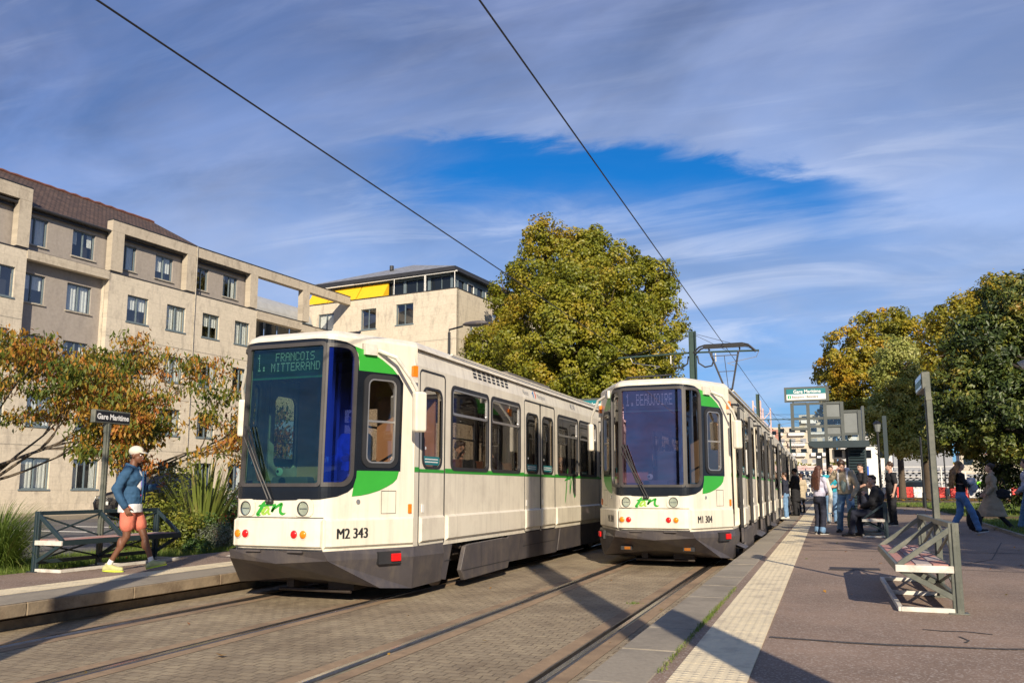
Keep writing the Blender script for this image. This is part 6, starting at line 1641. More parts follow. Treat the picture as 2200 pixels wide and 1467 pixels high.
def car(label, loc, rz, paint, plate=None, L=4.2, group=None, scl=(1, 1, 1)):
    T = thing('parked_car', label, 'car', loc, rz, group)
    # profile along +y (front at y=0), x is width
    prof = [(0.05, .35), (0.0, .55), (0.08, .72), (0.9, .92), (1.55, 1.38), (2.0, 1.46), (3.1, 1.44), (3.8, 1.05), (4.12, .95), (4.2, .6), (4.15, .32)]
    prof = [(y * L / 4.2, z) for y, z in prof]
    def W_(z): return .86 if z < .95 else .86 - (z - .95) * .34
    b_ = MB(); k = MB()
    n = len(prof); vs = []; fs = []
    for s in (-1, 1):
        for y, z in prof: vs.append((s * W_(z) * (.93 if (y < .1 or y > L - .1) else 1), y, z))
    for i in range(n): j = (i + 1) % n; fs.append((i, j, n + j, n + i))
    fs.append(tuple(range(n))); fs.append(tuple(reversed(range(n, 2 * n))))
    b_.add(vs, fs); bo = b_.build('car_body', paint, T, bevel=.05, seg=3)
    gl = MB(); q = L / 4.2
    gl.add([(-.70, .98 * q, .965), (.70, .98 * q, .965), (.60, 1.53 * q, 1.375), (-.60, 1.53 * q, 1.375)], [(0, 1, 2, 3)])
    gl.add([(x, y + (-.01), z + .012) for x, y, z in []], [])
    go = gl.build('windscreen', M['carglass'], T)
    go.location = (0, -.012, .02)
    for s in (-1, 1): sg = MB(); sg.add([(s * .852, 1.15 * q, .97), (s * .852, 3.6 * q, .99), (s * .74, 3.1 * q, 1.35), (s * .74, 1.72 * q, 1.35)], [(0, 1, 2, 3)]); sg.build('side_window', M['carglass'], T)
    for s in (-1, 1):
        for yy in (.85, 3.35):
            w = MB(); w.cyl((s * .70, yy * q, .31), (s * .875, yy * q, .31), .31, 22); wo_ = w.build('wheel', M['rubber'], T, bevel=.02)
            rm = MB(); rm.cyl((s * .875, yy * q, .31), (s * .885, yy * q, .31), .19, 16); rm.build('rim', M['alu'], wo_)
        hl = MB(); hl.ball((s * .64, .12, .70), (.19, .14, .09), 12, 8); hl.build('headlight', M['chrome'], T, smooth=True)
        mr = MB(); mr.ball((s * .98, 1.35 * q, 1.0), (.09, .06, .07), 10, 6); mr.build('wing_mirror', paint, T, smooth=True)
    gr_ = MB(); gr_.b2((-.45, -.03, .38), (.45, .05, .50)); gr_.b2((-.35, .0, .62), (.35, .07, .68)); gr_.build('grille', M['rubber'], T)
    ch = MB(); ch.tube([(-.16, -.0, .70), (0, -.02, .76), (.16, -.0, .70)], .012, 5); ch.tube([(-.16, -.0, .64), (0, -.02, .70), (.16, -.0, .64)], .012, 5); ch.build('emblem', M['alu'], T)
    T.scale = scl
    if plate:
        pl = MB(); pl.b2((-.27, -.045, .50), (.27, -.03, .61)); po = pl.build('number_plate', M['white'], T)
        text_obj('plate_text', plate, .105, M['txt_black'], po, lambda u, v, d: (u, -.046 - d, v), -.215, .517, .002, .001, 0, .75)
    return T
M['carglass'] = mat('dark_car_glass', (0.012, 0.016, 0.02), 0.08, var=0.1)
car('black car parked nose-on behind the left bench', (-26.8, 25.4, .03), R(-16), mat('black_car_paint', (0.010, 0.010, 0.013), 0.15), 'BH-573-CL', group='cars parked along the left street', scl=(1.08, 1.05, 1.28))
car('silver grey car parked beyond the black one, behind the shrubs', (-25.6, 31.0, .03), R(-8), mat('grey_car_paint', (0.20, 0.21, 0.22), 0.2), group='cars parked along the left street')
car('white car glimpsed behind the shrubs next to the nearer tram', (-25.2, 39.0, .03), R(-8), mat('white_car_paint', (0.65, 0.65, 0.65), 0.2), group='cars parked along the left street')
car('dark blue-grey car parked behind the red barriers', (9.9, 79.5, .50), R(90), mat('dark_blue_car_paint', (0.03, 0.045, 0.06), 0.18), L=4.5)

# ------------------------------------------------------------------ the long building with its frame of concrete beams
FD = R(6.1); FO = Vector((-33.4, 33.3)); fdir = Vector((math.sin(FD), math.cos(FD))); fnor = Vector((fdir.y, -fdir.x))
def FP(s, z, d): p = FO + fdir * s + fnor * d; return (p.x, p.y, z)
def WP(u, z, d):     # wing wall: starts on the front line and comes towards the street
    p = FO + fdir * (17.5 - d) + fnor * u; return (p.x, p.y, z)
def WR(s, z, d):     # the wing's flank, parallel to the street
    p = FO + fdir * s + fnor * (8.9 + d); return (p.x, p.y, z)
def windows(T, mp, rects, dback, kind='rnd', z_rev=None, sill=True, sr=5):
    q = random.Random(sr)
    for (a, z0, b, z1) in rects:
        m0 = (a + b) / 2
        f_ = MB(); w = .055
        f_.plate(rect(a, z0, b, z1), [rect(a + w, z0 + w, m0 - w / 2, z1 - w), rect(m0 + w / 2, z0 + w, b - w, z1 - w)], .07, mp, (), (), dback)
        fo = f_.build('window', M['winframe'], T)
        g_ = MB(); g_.plate(rect(a + w, z0 + w, b - w, z1 - w), (), .002, mp, (), (), dback - .04); g_.build('glass', M['g_build'], fo)
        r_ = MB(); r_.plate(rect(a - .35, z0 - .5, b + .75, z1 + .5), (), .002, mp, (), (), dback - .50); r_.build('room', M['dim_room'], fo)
        k = q.random()
        if k < .78:
            c_ = MB(); zc = z0 + w + (z1 - z0) * q.choice((0, 0, .3, .45))
            spans = [(a + w, m0 - .02), (m0 + .02, b - w)] if k < .5 else [(a + w, a + (b - a) * .3), (b - (b - a) * .25, b - w)]
            for x0, x1 in spans:
                n = 10; vs = []; 
                for i in range(n + 1):
                    x = x0 + (x1 - x0) * i / n; dd = dback - .14 + .02 * math.sin(i * 2.2)
                    vs += [mp(x, zc, dd), mp(x, z1 - w, dd)]
                c_.add(vs, [(2 * i, 2 * i + 2, 2 * i + 3, 2 * i + 1) for i in range(n)])
            c_.build('curtain', M['curtain'], fo)
        if sill:
            s_ = MB(); s_.plate(rect(a - .06, z0 - .07, b + .06, z0 - .002), (), .16, mp, (), (), dback + .17 if dback < -.2 else .04); s_.build('sill', M['stone_sill'] if dback < -.2 else M['winframe'], fo)
def building():
    T = thing('office_building', 'long cream building with recessed grey bays, a concrete beam frame and brown tiled roof', 'building')
    RD = -.5
    col = lambda s0: [(s0 + .0, 0)]
    st = 2.82
    rows = [(1.28, 2.72), (4.16, 5.58), (7.07, 8.46), (9.90, 11.30)]
    # window columns (s0, s1)
    right = [(-.98, .32), (1.52, 2.80), (4.02, 5.28), (6.50, 7.70)]
    leftb = [(-8.2, -6.95)]
    # ground floor has its own rhythm on the left
    gl = [(-8.6, -7.3), (-5.95, -4.55), (-3.38, -2.0)]
    W1, W2, W3 = [], [], []
    for i, (z0, z1) in enumerate(rows):
        for a, b in right:
            W1.append((a, z0, b, z1))
    for (z0, z1) in rows[1:]: W1 += [(a, z0, b, z1) for a, b in leftb]
    W1 += [(a, rows[0][0], b, rows[0][1]) for a, b in gl]
    W1 += [(-5.9, rows[1][0], -4.6, rows[1][1]), (-3.4, rows[1][0], -2.1, rows[1][1])]
    wall = MB()
    rec = rect(-6.45, 6.25, -2.12, 11.84)
    o_ = [(-40, .15), (8.25, .15), (8.25, 12.25), (-40, 12.25)]
    more = []
    for k in range(10):
        for z0, z1 in rows: 
            more.append((-11.2 - 2.5 * k, z0, -9.9 - 2.5 * k, z1))
    W1 += [w for w in more if w[0] > -39]
    holes = [rect(*w) for w in W1] + [rec]
    wall.plate(o_, holes, .30, FP, [x for x in range(-38, 8, 3)], (3.3, 6.1, 8.97))
    wall.build('wall', M['cream_stone'], T)
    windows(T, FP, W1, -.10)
    # recessed grey wall: bay and top floor
    W2 = [(-5.25 - 1.28, 9.95, -5.25 + .05, 11.32), (-4.10, 9.95, -2.78, 11.32), (-6.2, 7.1, -5.0, 8.5), (-4.1, 7.1, -2.8, 8.5)]
    W2 = [(-6.40, 9.95, -5.15, 11.32), (-4.02, 9.95, -2.70, 11.32), (-6.30, 7.05, -5.1, 8.45), (-4.02, 7.05, -2.70, 8.45)]
    top = [(-6.42, -5.22), (-3.92, -2.68), (-1.35, -.22), (1.02, 2.20), (3.80, 4.75), (5.90, 7.05), (-8.9, -7.7), (-11.4, -10.2), (-13.9, -12.7), (-16.4, -15.2)]
    W3 = [(a, 12.72, b, 14.05) for a, b in top]
    bay = MB(); bay.plate(rect(-6.75, 6.0, -1.9, 12.25), [rect(*w) for w in W2], .2, FP, (), (), RD); bay.build('bay_wall', M['roughcast'], T)
    tw = MB(); tw.plate(rect(-40, 12.0, 8.05, 14.45), [rect(*w) for w in W3], .2, FP, (), (), RD - .01); tw.b2((0, 0, 0), (0, 0, 0)) if False else None
    tw.plate([(0, 12.0), (7.5, 12.0), (7.5, 14.45), (0, 14.45)], (), .2, lambda u, z, d: FP(8.05 + d, z, RD - .01 - u)); tw.build('top_wall', M['roughcast'], T)
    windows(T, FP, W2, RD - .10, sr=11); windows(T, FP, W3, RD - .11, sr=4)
    # bay reveals and soffits, front edge beams
    rv = MB()
    for s_ in (-6.45, -2.12): rv.plate(rect(-.31, 6.25, .2, 11.84), (), .05, (lambda u, z, d, s_=s_: FP(s_ + (.0 if s_ > -3 else 0) + d, z, -.31 - (u + .31) * .4)))
    rv.plate([(-6.45, RD), (-2.12, RD), (-2.12, -.02), (-6.45, -.02)], (), .05, lambda u, v, d: FP(u, 6.25 + d, v))
    rv.build('bay_reveal', M['cream_stone'], T)
    ft = MB(); ft.plate([(-40, -.75), (8.25, -.75), (8.25, .02), (-40, .02)], (), .06, lambda u, v, d: FP(u, 12.28 + d, v)); ft.build('terrace_edge', M['coping'], T)
    # string courses
    sc = MB()
    for z in (3.27, 6.10, 8.96): sc.plate(rect(-40, z, -6.45 if z > 6.2 else -2.12, z + .035), (), .03, FP, (), (), .012) if z > 6.2 else sc.plate(rect(-40, z, -2.12, z + .035), (), .03, FP, (), (), .012); sc.plate(rect(-2.11, z, 8.25, z + .035), (), .03, FP, (), (), .012)
    sc.build('string_course', M['stone_sill'], T)
    dp = MB(); dp.tube([FP(3.36, .2, .06), FP(3.36, 15.0, .06)], .032, 8); dp.build('downpipe', M['stone_sill'], T)
    # concrete frame: columns and beams, free-standing beyond the wall
    def beam(a, b, z0, z1, d0=0.02, w=.45, name='beam'):
        m_ = MB(); m_.plate(rect(a, z0, b, z1), (), w, FP, [a + (b - a) * i / 6 for i in range(1, 6)] if b - a > 4 else (), (), d0); bo = m_.build(name, M['frame_stone'], T)
        c_ = MB(); c_.plate(rect(a, z1 + .002, b, z1 + .06), (), w + .05, FP, (), (), d0 + .02); c_.build('coping', M['coping'], bo)
    beam(-40, -6.42, 14.55, 15.18); beam(-2.12, 17.45, 14.42, 14.98); beam(8.252, 12.4, 11.72, 12.24); beam(12.402, 17.45, 11.60, 12.10)
    for a, b in ((-7.0, -6.42), (-11.8, -11.2), (-16.5, -15.9), (-2.10, -1.40), (2.72, 3.34), (7.62, 8.24), (12.42, 13.08)):
        m_ = MB(); m_.plate(rect(a, 12.345, b, 14.415 if b > -3 else 14.545), (), .42, FP, (), (), .015); m_.build('column', M['frame_stone'], T)
    m_ = MB(); m_.plate(rect(-2.10, 14.425, -1.4, 14.99), (), .02, FP, (), (), .03); 
    b3 = MB(); b3.plate(rect(-6.45, 11.842, -2.12, 12.262), (), .28, FP, (), (), .03); b3.build('beam', M['frame_stone'], T)
    m_ = MB(); m_.plate(rect(8.3, 10.9, 17.4, 11.1), (), .25, FP, (), (), -2.2); m_.plate(rect(8.3, 6.0, 17.4, 10.6), (), .25, FP, (), (), -3.0); m_.build('link_wall', M['cream_stone'], T)
    # glazed link with a curved metal roof
    gk = MB(); rings = []
    for s_ in (8.4, 17.4): rings.append([FP(s_, 13.1 + 1.65 * math.sin(a), -3.4 - 1.9 + 1.9 * math.cos(a)) for a in np.linspace(0, math.pi, 12)])
    gk.loft(rings, cap=False); gk.build('link_roof', M['zinc_pale'], T)
    for i in range(7):
        g_ = MB(); a = 8.6 + i * 1.25; g_.plate(rect(a, 11.2, a + 1.15, 13.2), [rect(a + .05, 11.25, a + 1.1, 13.15)], .05, FP, (), (), -3.2); fo = g_.build('window', M['winframe'], T); g2 = MB(); g2.plate(rect(a + .05, 11.25, a + 1.1, 13.15), (), .002, FP, (), (), -3.22); g2.build('glass', M['carglass'], fo)
    # roof: gutter, tiled slope with a hipped end
    def rp(s_, t, z): return FP(s_, z, -t)
    rf = MB(); E = .22
    def quad(pts, uv): k = len(rf.v); rf.v += [tuple(p) for p in pts]; rf.uv += uv; rf.f.append(tuple(range(k, k + len(pts))))
    n = 40
    for i in range(n):
        a = -40 + 43.9 * i / n; b = -40 + 43.9 * (i + 1) / n
        quad([rp(a, E, 14.42), rp(b, E, 14.42), rp(b, 4.4, 17.25), rp(a, 4.4, 17.25)], [(a, 0), (b, 0), (b, 5), (a, 5)])
        quad([rp(b, 8.6, 14.42), rp(a, 8.6, 14.42), rp(a, 4.4, 17.25), rp(b, 4.4, 17.25)], [(b, 0), (a, 0), (a, 5), (b, 5)])
    quad([rp(3.9, E, 14.42), rp(8.2, E, 14.42), rp(3.9, 4.4, 17.25)], [(3.9, 0), (8.2, 0), (3.9, 5)])
    quad([rp(8.2, E, 14.42), rp(8.2, 8.6, 14.42), rp(3.9, 4.4, 17.25)], [(0, 0), (8, 0), (4, 5)])
    ro = rf.build('roof', M['rooftile'], T)
    rd = MB(); rd.tube([rp(a, 4.4, 17.27 + .03 * math.sin(a * 9)) for a in np.linspace(-40, 3.9, 120)], .09, 6); rd.build('ridge', mat('red_ridge_tile', (.15, .055, .035), .8), ro)
    gt = MB(); gt.tube([rp(-40, .16, 14.40), rp(8.2, .16, 14.40)], .07, 8); gt.plate(rect(-40, 14.2, 8.2, 14.34), (), .03, FP, (), (), -.35); gt.build('gutter', M['coping'], ro)
M['zinc_pale'] = mat('pale_zinc', (0.36, 0.37, 0.37), 0.5, var=0.1)
building()
def wing():
    T = thing('office_wing', 'cream stone wing with grey zinc roof, yellow awnings and a band of attic windows', 'building')
    ZP = 14.72
    W = [(.95, 12.50, 2.28, 13.98), (3.98, 12.58, 5.42, 14.05), (-2.9, 12.50, -1.5, 13.98), (.95, 9.5, 2.28, 11.0), (3.98, 9.5, 5.42, 11.0)]
    w = MB(); w.plate(rect(-4.4, .15, 8.9, ZP), [rect(*q) for q in W], .35, WP, [x for x in range(-4, 8, 3)], (11.3,)); w.build('wall', M['cream_stone'], T)
    windows(T, WP, W, -.08, sr=2)
    F = [(19.4, 11.9, 19.8, 12.5)]
    F2 = [(22.6 + 2.6 * i, 12.6, 24.2 + 2.6 * i, 14.0) for i in range(5)] + [(22.6 + 2.6 * i, 9.6, 24.2 + 2.6 * i, 11.0) for i in range(5)]
    w = MB(); w.plate(rect(17.51, .15, 36, ZP), [rect(*q) for q in F + F2], .35, WR, [x for x in range(19, 35, 3)], (11.3,)); w.build('flank_wall', M['cream_stone'], T)
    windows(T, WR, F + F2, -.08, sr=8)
    c = MB(); c.plate(rect(-4.4, ZP + .002, 8.92, ZP + .06), (), .45, WP, (), (), .03); c.plate(rect(17.5, ZP + .004, 36, ZP + .062), (), .45, WR, (), (), .03); c.build('coping', M['coping'], T)
    s = MB(); s.plate(rect(-4.4, 11.25, 8.9, 11.29), (), .03, WP, (), (), .012); s.plate(rect(17.5, 11.25, 36, 11.29), (), .03, WR, (), (), .012); s.build('string_course', M['stone_sill'], T)
    # attic storey set back, all glass
    A = MB(); A.plate(rect(-4.3, ZP - .3, 8.0, 16.25), [rect(a + .12, ZP + .12, a + 1.95, 15.95) for a in np.arange(-4.2, 6.1, 2.05)], .2, WP, (), (), -1.0)
    A.plate(rect(18.5, ZP - .3, 36, 16.25), [rect(a + .15, ZP + .25, a + 1.1, 15.85) for a in np.arange(19, 35, 1.35)], .2, WR, (), (), -.9); A.build('attic_wall', M['winframe'], T)
    for i, a in enumerate(np.arange(-4.2, 6.1, 2.05)):
        g_ = MB(); g_.plate(rect(a + .12, ZP + .12, a + 1.95, 15.95), (), .002, WP, (), (), -1.08); g2 = MB(); g2.plate(rect(a + 1.0, ZP + .12, a + 1.05, 15.95), (), .03, WP, (), (), -1.03); go = g_.build('attic_window', M['carglass'], T); g2.build('bar', M['winframe'], go)
    for i, a in enumerate(np.arange(19, 35, 1.35)):
        f_ = MB(); f_.plate(rect(a + .15, ZP + .25, a + 1.1, 15.85), [rect(a + .22, ZP + .32, a + 1.03, 15.78)], .06, WR, (), (), -.88); fo = f_.build('attic_window', M['white'] if i % 2 else M['winframe'], T)
        g_ = MB(); g_.plate(rect(a + .2, ZP + .3, a + 1.05, 15.8), (), .002, WR, (), (), -.98); g_.build('glass', M['carglass'], fo)
    # awnings
    for a, b in ((-4.2, -2.3), (-2.2, .30), (.40, 2.7)):
        w_ = MB(); w_.add([WP(a, 16.0, -.92), WP(b, 16.0, -.92), WP(b, 14.85, -.15), WP(a, 14.85, -.15)], [(0, 1, 2, 3)]); w_.add([WP(b, 16.0, -.92), WP(b, 14.85, -.15), WP(b, 14.9, -.9)], [(0, 1, 2)]); w_.build('awning', M['awning'], T)
    rl = MB(); rl.tube([WP(-4.3, 16.08, -.55), WP(8.6, 16.08, -.55)], .05, 6)
    for a in (3.4, 5.95, 6.05, 8.4): rl.tube([WP(a, 16.05, -.55), WP(a + .1, 14.8, -.4)], .025, 5)
    rl.build('awning_rail', M['white'], T)
    # eaves and hipped zinc roof
    e = MB(); e.plate([(-4.6, -.45), (8.45, -.45), (8.45, -8), (-4.6, -8)], (), .28, lambda u, v, d: WP(u, 16.42 + d, v)); e.plate([(17.9, -.40), (36, -.40), (36, -9), (17.9, -9)], (), .27, lambda u, v, d: WR(u, 16.415 + d, v)); e.build('eaves', M['coping'], T)
    def q(u, v, z): p = FO + fdir * v + fnor * u; return (p.x, p.y, z)
    r = MB(); 
    def face(pts, uvs): k = len(r.v); r.v += pts; r.uv += uvs; r.f.append(tuple(range(k, k + len(pts))))
    U0, U1, V0, V1 = -4.6, 8.5, 17.95, 36
    ap = (2.0, 22.6); zr, ze = 18.4, 16.43
    n = 1
    r0, r1 = (ap[0], ap[1]), (ap[0], 31.0)
    face([q(U0, V0, ze), q(U1, V0, ze), q(*r0, zr)], [(0, 0), (0, 13), (5, 7)])
    face([q(U1, V0, ze), q(U1, V1, ze), q(*r1, zr), q(*r0, zr)], [(0, 0), (0, 18), (5, 13), (5, 5)])
    face([q(U0, V1, ze), q(U0, V0, ze), q(*r0, zr), q(*r1, zr)], [(0, 0), (0, 18), (5, 13), (5, 5)])
    face([q(U1, V1, ze), q(U0, V1, ze), q(*r1, zr)], [(0, 0), (0, 13), (5, 7)])
    ro = r.build('roof', M['zinc'], T)
    v_ = MB(); v_.cyl(q(1.5, 20.4, 17.5), q(1.5, 20.4, 17.85), .16, 10); v_.build('roof_vent', M['coping'], ro)
wing()

# ------------------------------------------------------------------ far background
M['far_cream'] = mat('far_cream_wall', (0.52, 0.46, 0.36), 0.9); M['far_white'] = mat('far_white_balcony', (0.72, 0.70, 0.66), 0.9); M['far_red'] = mat('far_red_wall', (0.42, 0.20, 0.15), 0.9)
def block(label, x0, x1, y, z1, dep, floors, step=3.0, zb=0, m='far_cream'):
    T = thing('apartment_block', label, 'building', (x0, y, 0))
    w = MB(); w.b2((0, 0, zb), (x1 - x0, dep, z1)); w.build('wall', M[m], T)
    wd = x1 - x0
    for i in range(floors):
        z = z1 - 2.6 - i * step
        for k in range(int(wd // 6)): b = MB(); b.b2((k * 6 + .5, -1.0, z), (k * 6 + 5.0, -.003, z + 1.0)); b.build('balcony', M['far_white'], T)
        for k in range(int(wd // 3)): g_ = MB(); g_.b2((k * 3 + .8, -.05, z + 1.05), (k * 3 + 2.4, -.004, z + 2.2)); g_.build('window', M['txt_grey'] if i % 2 else M['carglass'], T)
block('pale apartment block with white balconies above the far tree line', -22, 2.5, 255, 19.0, 12, 5, zb=4)
block('taller cream apartment tower behind the shelter frame', -6.5, 3.5, 262, 23.0, 12, 6, zb=4)
block('reddish apartment block beside the construction crane', -24, -12, 250, 18.0, 10, 4, zb=4, m='far_red')
block('low cream block right of the apartment tower', 4, 22, 258, 17.5, 12, 4, zb=3)
def crane(label, x, y, h):
    T = thing('construction_crane', label, 'crane', (x, y, 0)); m_ = MB(); w = .9
    for sx in (-1, 1):
        for sy in (-1, 1): m_.bar((sx * w, sy * w, 0), (sx * w, sy * w, h), .22)
    for i in range(int(h / 2)):
        a, b = (-1, 1) if i % 2 else (1, -1)
        m_.bar((a * w, -w, i * 2), (b * w, -w, i * 2 + 2), .16); m_.bar((w, a * w, i * 2), (w, b * w, i * 2 + 2), .16)
    m_.build('mast', mat('crane_red_white', (.55, .22, .16), .7, col2=(.75, .66, .58), scale=.25), T)
crane('slender red and white crane mast above the far tram end', -15.2, 215, 23)
crane('second red and white crane mast beside the first', -12.9, 215, 21)
T = thing('road_bridge', 'pale road bridge with a red and white parapet crossing behind the park', 'bridge', (-12, 150, 0))
m_ = MB(); m_.b2((0, 0, 3.4), (70, 8, 4.2)); m_.build('deck', M['far_white'], T); m_ = MB(); m_.b2((0, -.1, 4.2), (70, 0, 5.1)); m_.build('parapet', mat('faded_red_white', (.62, .33, .28), .8, col2=(.72, .68, .64), scale=.3), T)
for k in range(5): p_ = MB(); p_.b2((4 + k * 15, 2, 0), (5.5 + k * 15, 6, 3.4)); p_.build('pier', M['far_cream'], T)
M['pipegrey'] = mat('grey_pipe', (.30, .31, .33), .6)
def pipes(label, x, y, w, n, z=.4):
    T = thing('pipe_stack', label, 'pipes', (x, y, z)); m_ = MB(); m_.tube([(0, 0, 0), (0, 3, 0)], .21, 8); p0 = m_.build('pipe', M['pipegrey'], T); first = True
    for r_ in range(n):
        for k in range(int(w / .55)):
            pp = p0 if first else p0.copy()
            if not first: C.objects.link(pp)
            pp.location = (k * .55 + (r_ % 2) * .27, 0, .25 + r_ * .46); first = False
    f_ = MB(); 
    for zz in range(n + 1): f_.b2((-.3, -.06, zz * .5), (w, -.02, zz * .5 + .06))
    for k in range(5): f_.b2((k * w / 4 - .05, -.1, 0), (k * w / 4 + .05, -.06, n * .5)); 
    f_.build('rack', M['far_white'], T)
pipes('rack of grey pipes behind the slender tree trunk', 5.5, 92, 7, 6); pipes('rack of grey pipes far behind the shelter post', -3.2, 96, 5, 6); pipes('low rack of grey pipes right of the thick trunk', 13.0, 93, 5, 5)
def cabin(label, x, y, w, h, z=.5, m='white'):
    T = thing('site_cabin', label, 'cabin', (x, y, z)); m_ = MB(); m_.b2((0, 0, 0), (w, 3, h)); m_.build('wall', M[m], T)
    for k in range(int(w / 1.8)): g_ = MB(); g_.b2((.4 + k * 1.8, -.02, h - 1.3), (1.5 + k * 1.8, -.003, h - .4)); g_.build('window', M['carglass'], T)
    r_ = MB(); r_.b2((-.1, -.1, h), (w + .1, 3.1, h + .12)); r_.build('roof', M['far_red'] if m == 'far_cream' else M['txt_grey'], T)
cabin('white two-storey site cabin behind the shelter', 3.4, 100, 3.6, 5.4); cabin('grey clad shed between the tree trunks', 7.4, 104, 6, 6.0, m='txt_grey'); cabin('cream hall behind the black posts', 16, 118, 16, 5.0, m='far_cream'); cabin('white cabin beyond the track beside the far signal', -5.0, 104, 5, 2.8)
mb = MB(); mb.b2((12.6, 84, .5), (13.1, 84.4, 1.9)); o = mb.build('portable_toilet', mat('lime_green_plastic', (.20, .62, .02), .5), bevel=.05); tag(o, 'bright green cabin glimpsed right of the bench pole', 'cabin')

# ------------------------------------------------------------------ vegetation
def leaf_mesh(name, P, N, size, m, parent, seed=0, aspect=.6, fold=.25, tone=None, droop=None, label=None):
    g = np.random.default_rng(seed); n = len(P)
    N = N / (np.linalg.norm(N, axis=1, keepdims=True) + 1e-9)
    t = g.normal(size=(n, 3))
    if droop is not None: t = t * (1 - droop) + np.array([0, 0, -1.0]) * droop * 2
    A = t - N * np.sum(t * N, axis=1, keepdims=True); A /= (np.linalg.norm(A, axis=1, keepdims=True) + 1e-9)
    B = np.cross(N, A)
    s = size * g.uniform(.7, 1.3, size=(n, 1))
    v = np.empty((n, 4, 3)); v[:, 0] = P - A * s * .5; v[:, 2] = P + A * s * .5
    v[:, 1] = P + B * s * .5 * aspect + N * s * fold * .4; v[:, 3] = P - B * s * .5 * aspect + N * s * fold * .4
    me = bpy.data.meshes.new(name); me.vertices.add(4 * n); me.vertices.foreach_set('co', v.reshape(-1).astype(np.float32))
    me.loops.add(6 * n); b0 = np.arange(n)[:, None] * 4
    me.loops.foreach_set('vertex_index', (b0 + np.array([0, 1, 2, 0, 2, 3])).reshape(-1).astype(np.int32))
    me.polygons.add(2 * n); me.polygons.foreach_set('loop_start', (np.arange(2 * n) * 3).astype(np.int32)); 
    me.update(calc_edges=True)
    at = me.attributes.new('tone', 'FLOAT', 'POINT')
    tn = (g.uniform(0, 1, n) if tone is None else np.clip(tone + g.normal(0, .12, n), 0, 1))
    at.data.foreach_set('value', np.repeat(tn, 4).astype(np.float32))
    me.validate()
    o = link(name, me, m, parent)
    return o
def crown_points(lobes, clumps, per, cr, seed, shell=.72, flat=.8):
    g = np.random.default_rng(seed); P, N, Tn = [], [], []
    vol = np.array([l[1][0] * l[1][1] + l[1][0] * l[1][2] for l in lobes]); vol = vol / vol.sum()
    for (c, r), w in zip(lobes, vol):
        k = max(3, int(clumps * w)); d = g.normal(size=(k, 3)); d /= np.linalg.norm(d, axis=1, keepdims=True)
        rad = shell + (1.02 - shell) * g.uniform(0, 1, (k, 1)) ** .6
        inner = g.uniform(0, 1, (k, 1)) < .15; rad = np.where(inner, g.uniform(.3, .7, (k, 1)), rad)
        cc = np.array(c) + d * rad * np.array(r)
        sz = cr * g.uniform(.6, 1.35, (k, 1)); tn = g.uniform(.15, .85, k)
        for i in range(k):
            q = g.normal(size=(per, 3)); q /= np.linalg.norm(q, axis=1, keepdims=True); q *= g.uniform(.35, 1, (per, 1)) ** .5
            q[:, 2] *= flat
            P.append(cc[i] + q * sz[i]); N.append(q * .55 + d[i] * .5 + g.normal(size=(per, 3)) * .45 + np.array([0, 0, .25])); Tn.append(np.full(per, tn[i]))
    return np.concatenate(P), np.concatenate(N), np.concatenate(Tn)
def limb(mb, a, b, r0, r1, seed, n=6, wob=.12, seg=7):
    q = random.Random(seed); a, b = Vector(a), Vector(b); L = (b - a).length; pts, rs = [], []
    for i in range(n + 1):
        t = i / n; w = math.sin(math.pi * t) * wob * L
        pts.append(a.lerp(b, t) + Vector((q.uniform(-1, 1), q.uniform(-1, 1), q.uniform(-.3, .6))) * w); rs.append(r0 + (r1 - r0) * t)
    mb.tube(pts, rs, seg)
def big_tree(name, label, base, lobes, trunk_r, fork, clumps, per, cr, lsize, lm, seed, bark='bark', cat='tree', group=None, aspect=.75, droop=None, shell=.72, leans=(0, 0)):
    T = thing(name, label, cat, base, 0, group)
    t = MB(); bx, by, bz = base
    f = Vector((leans[0], leans[1], fork)); t.tube([(0, 0, -.1), (0, 0, .15), (leans[0] * .4, leans[1] * .4, fork * .5), f], [trunk_r * 1.5, trunk_r * 1.1, trunk_r * .95, trunk_r * .85], 12)
    for i, (c, r) in enumerate(lobes):
        c2 = Vector(c) - Vector(base); limb(t, f, c2, trunk_r * .55, trunk_r * .16, seed + i)
        q = random.Random(seed + 50 + i)
        for j in range(5):
            e = c2 + Vector((q.uniform(-.8, .8) * r[0], q.uniform(-.8, .8) * r[1], q.uniform(-.4, .85) * r[2])); limb(t, c2.lerp(f, q.uniform(.0, .35)), e, trunk_r * .2, trunk_r * .04, seed + i * 9 + j, seg=5)
    t.build('trunk', M[bark], T, smooth=True)
    P, N, Tn = crown_points([((c[0] - bx, c[1] - by, c[2] - bz), r) for c, r in lobes], clumps, per, cr, seed, shell)
    leaf_mesh('crown', P, N, lsize, lm, T, seed, aspect, tone=Tn, droop=droop)
    return T
def at_depth(px, py, zc):
    """a point seen from the street at a chosen distance"""
    a = (px - 1100) / 1776 * zc; b = (801.6 - py) / 1776 * zc
    f = Vector((-math.sin(R(20.6014)) * math.cos(R(7.9)), math.cos(R(20.6014)) * math.cos(R(7.9)), math.sin(R(7.9)))); r_ = Vector((math.cos(R(20.6014)), math.sin(R(20.6014)), 0)); u = r_.cross(f)
    return tuple(Vector((0, 0, CAM_H)) + f * zc + r_ * a + u * b)
LM = {}
LM['plane'] = leafmat('plane_tree_leaves', [(0.0, (0.09, 0.120, 0.010)), (.35, (0.19, 0.205, 0.014)), (.65, (0.29, 0.265, 0.018)), (1.0, (0.40, 0.26, 0.025))], .5, .3, .35)
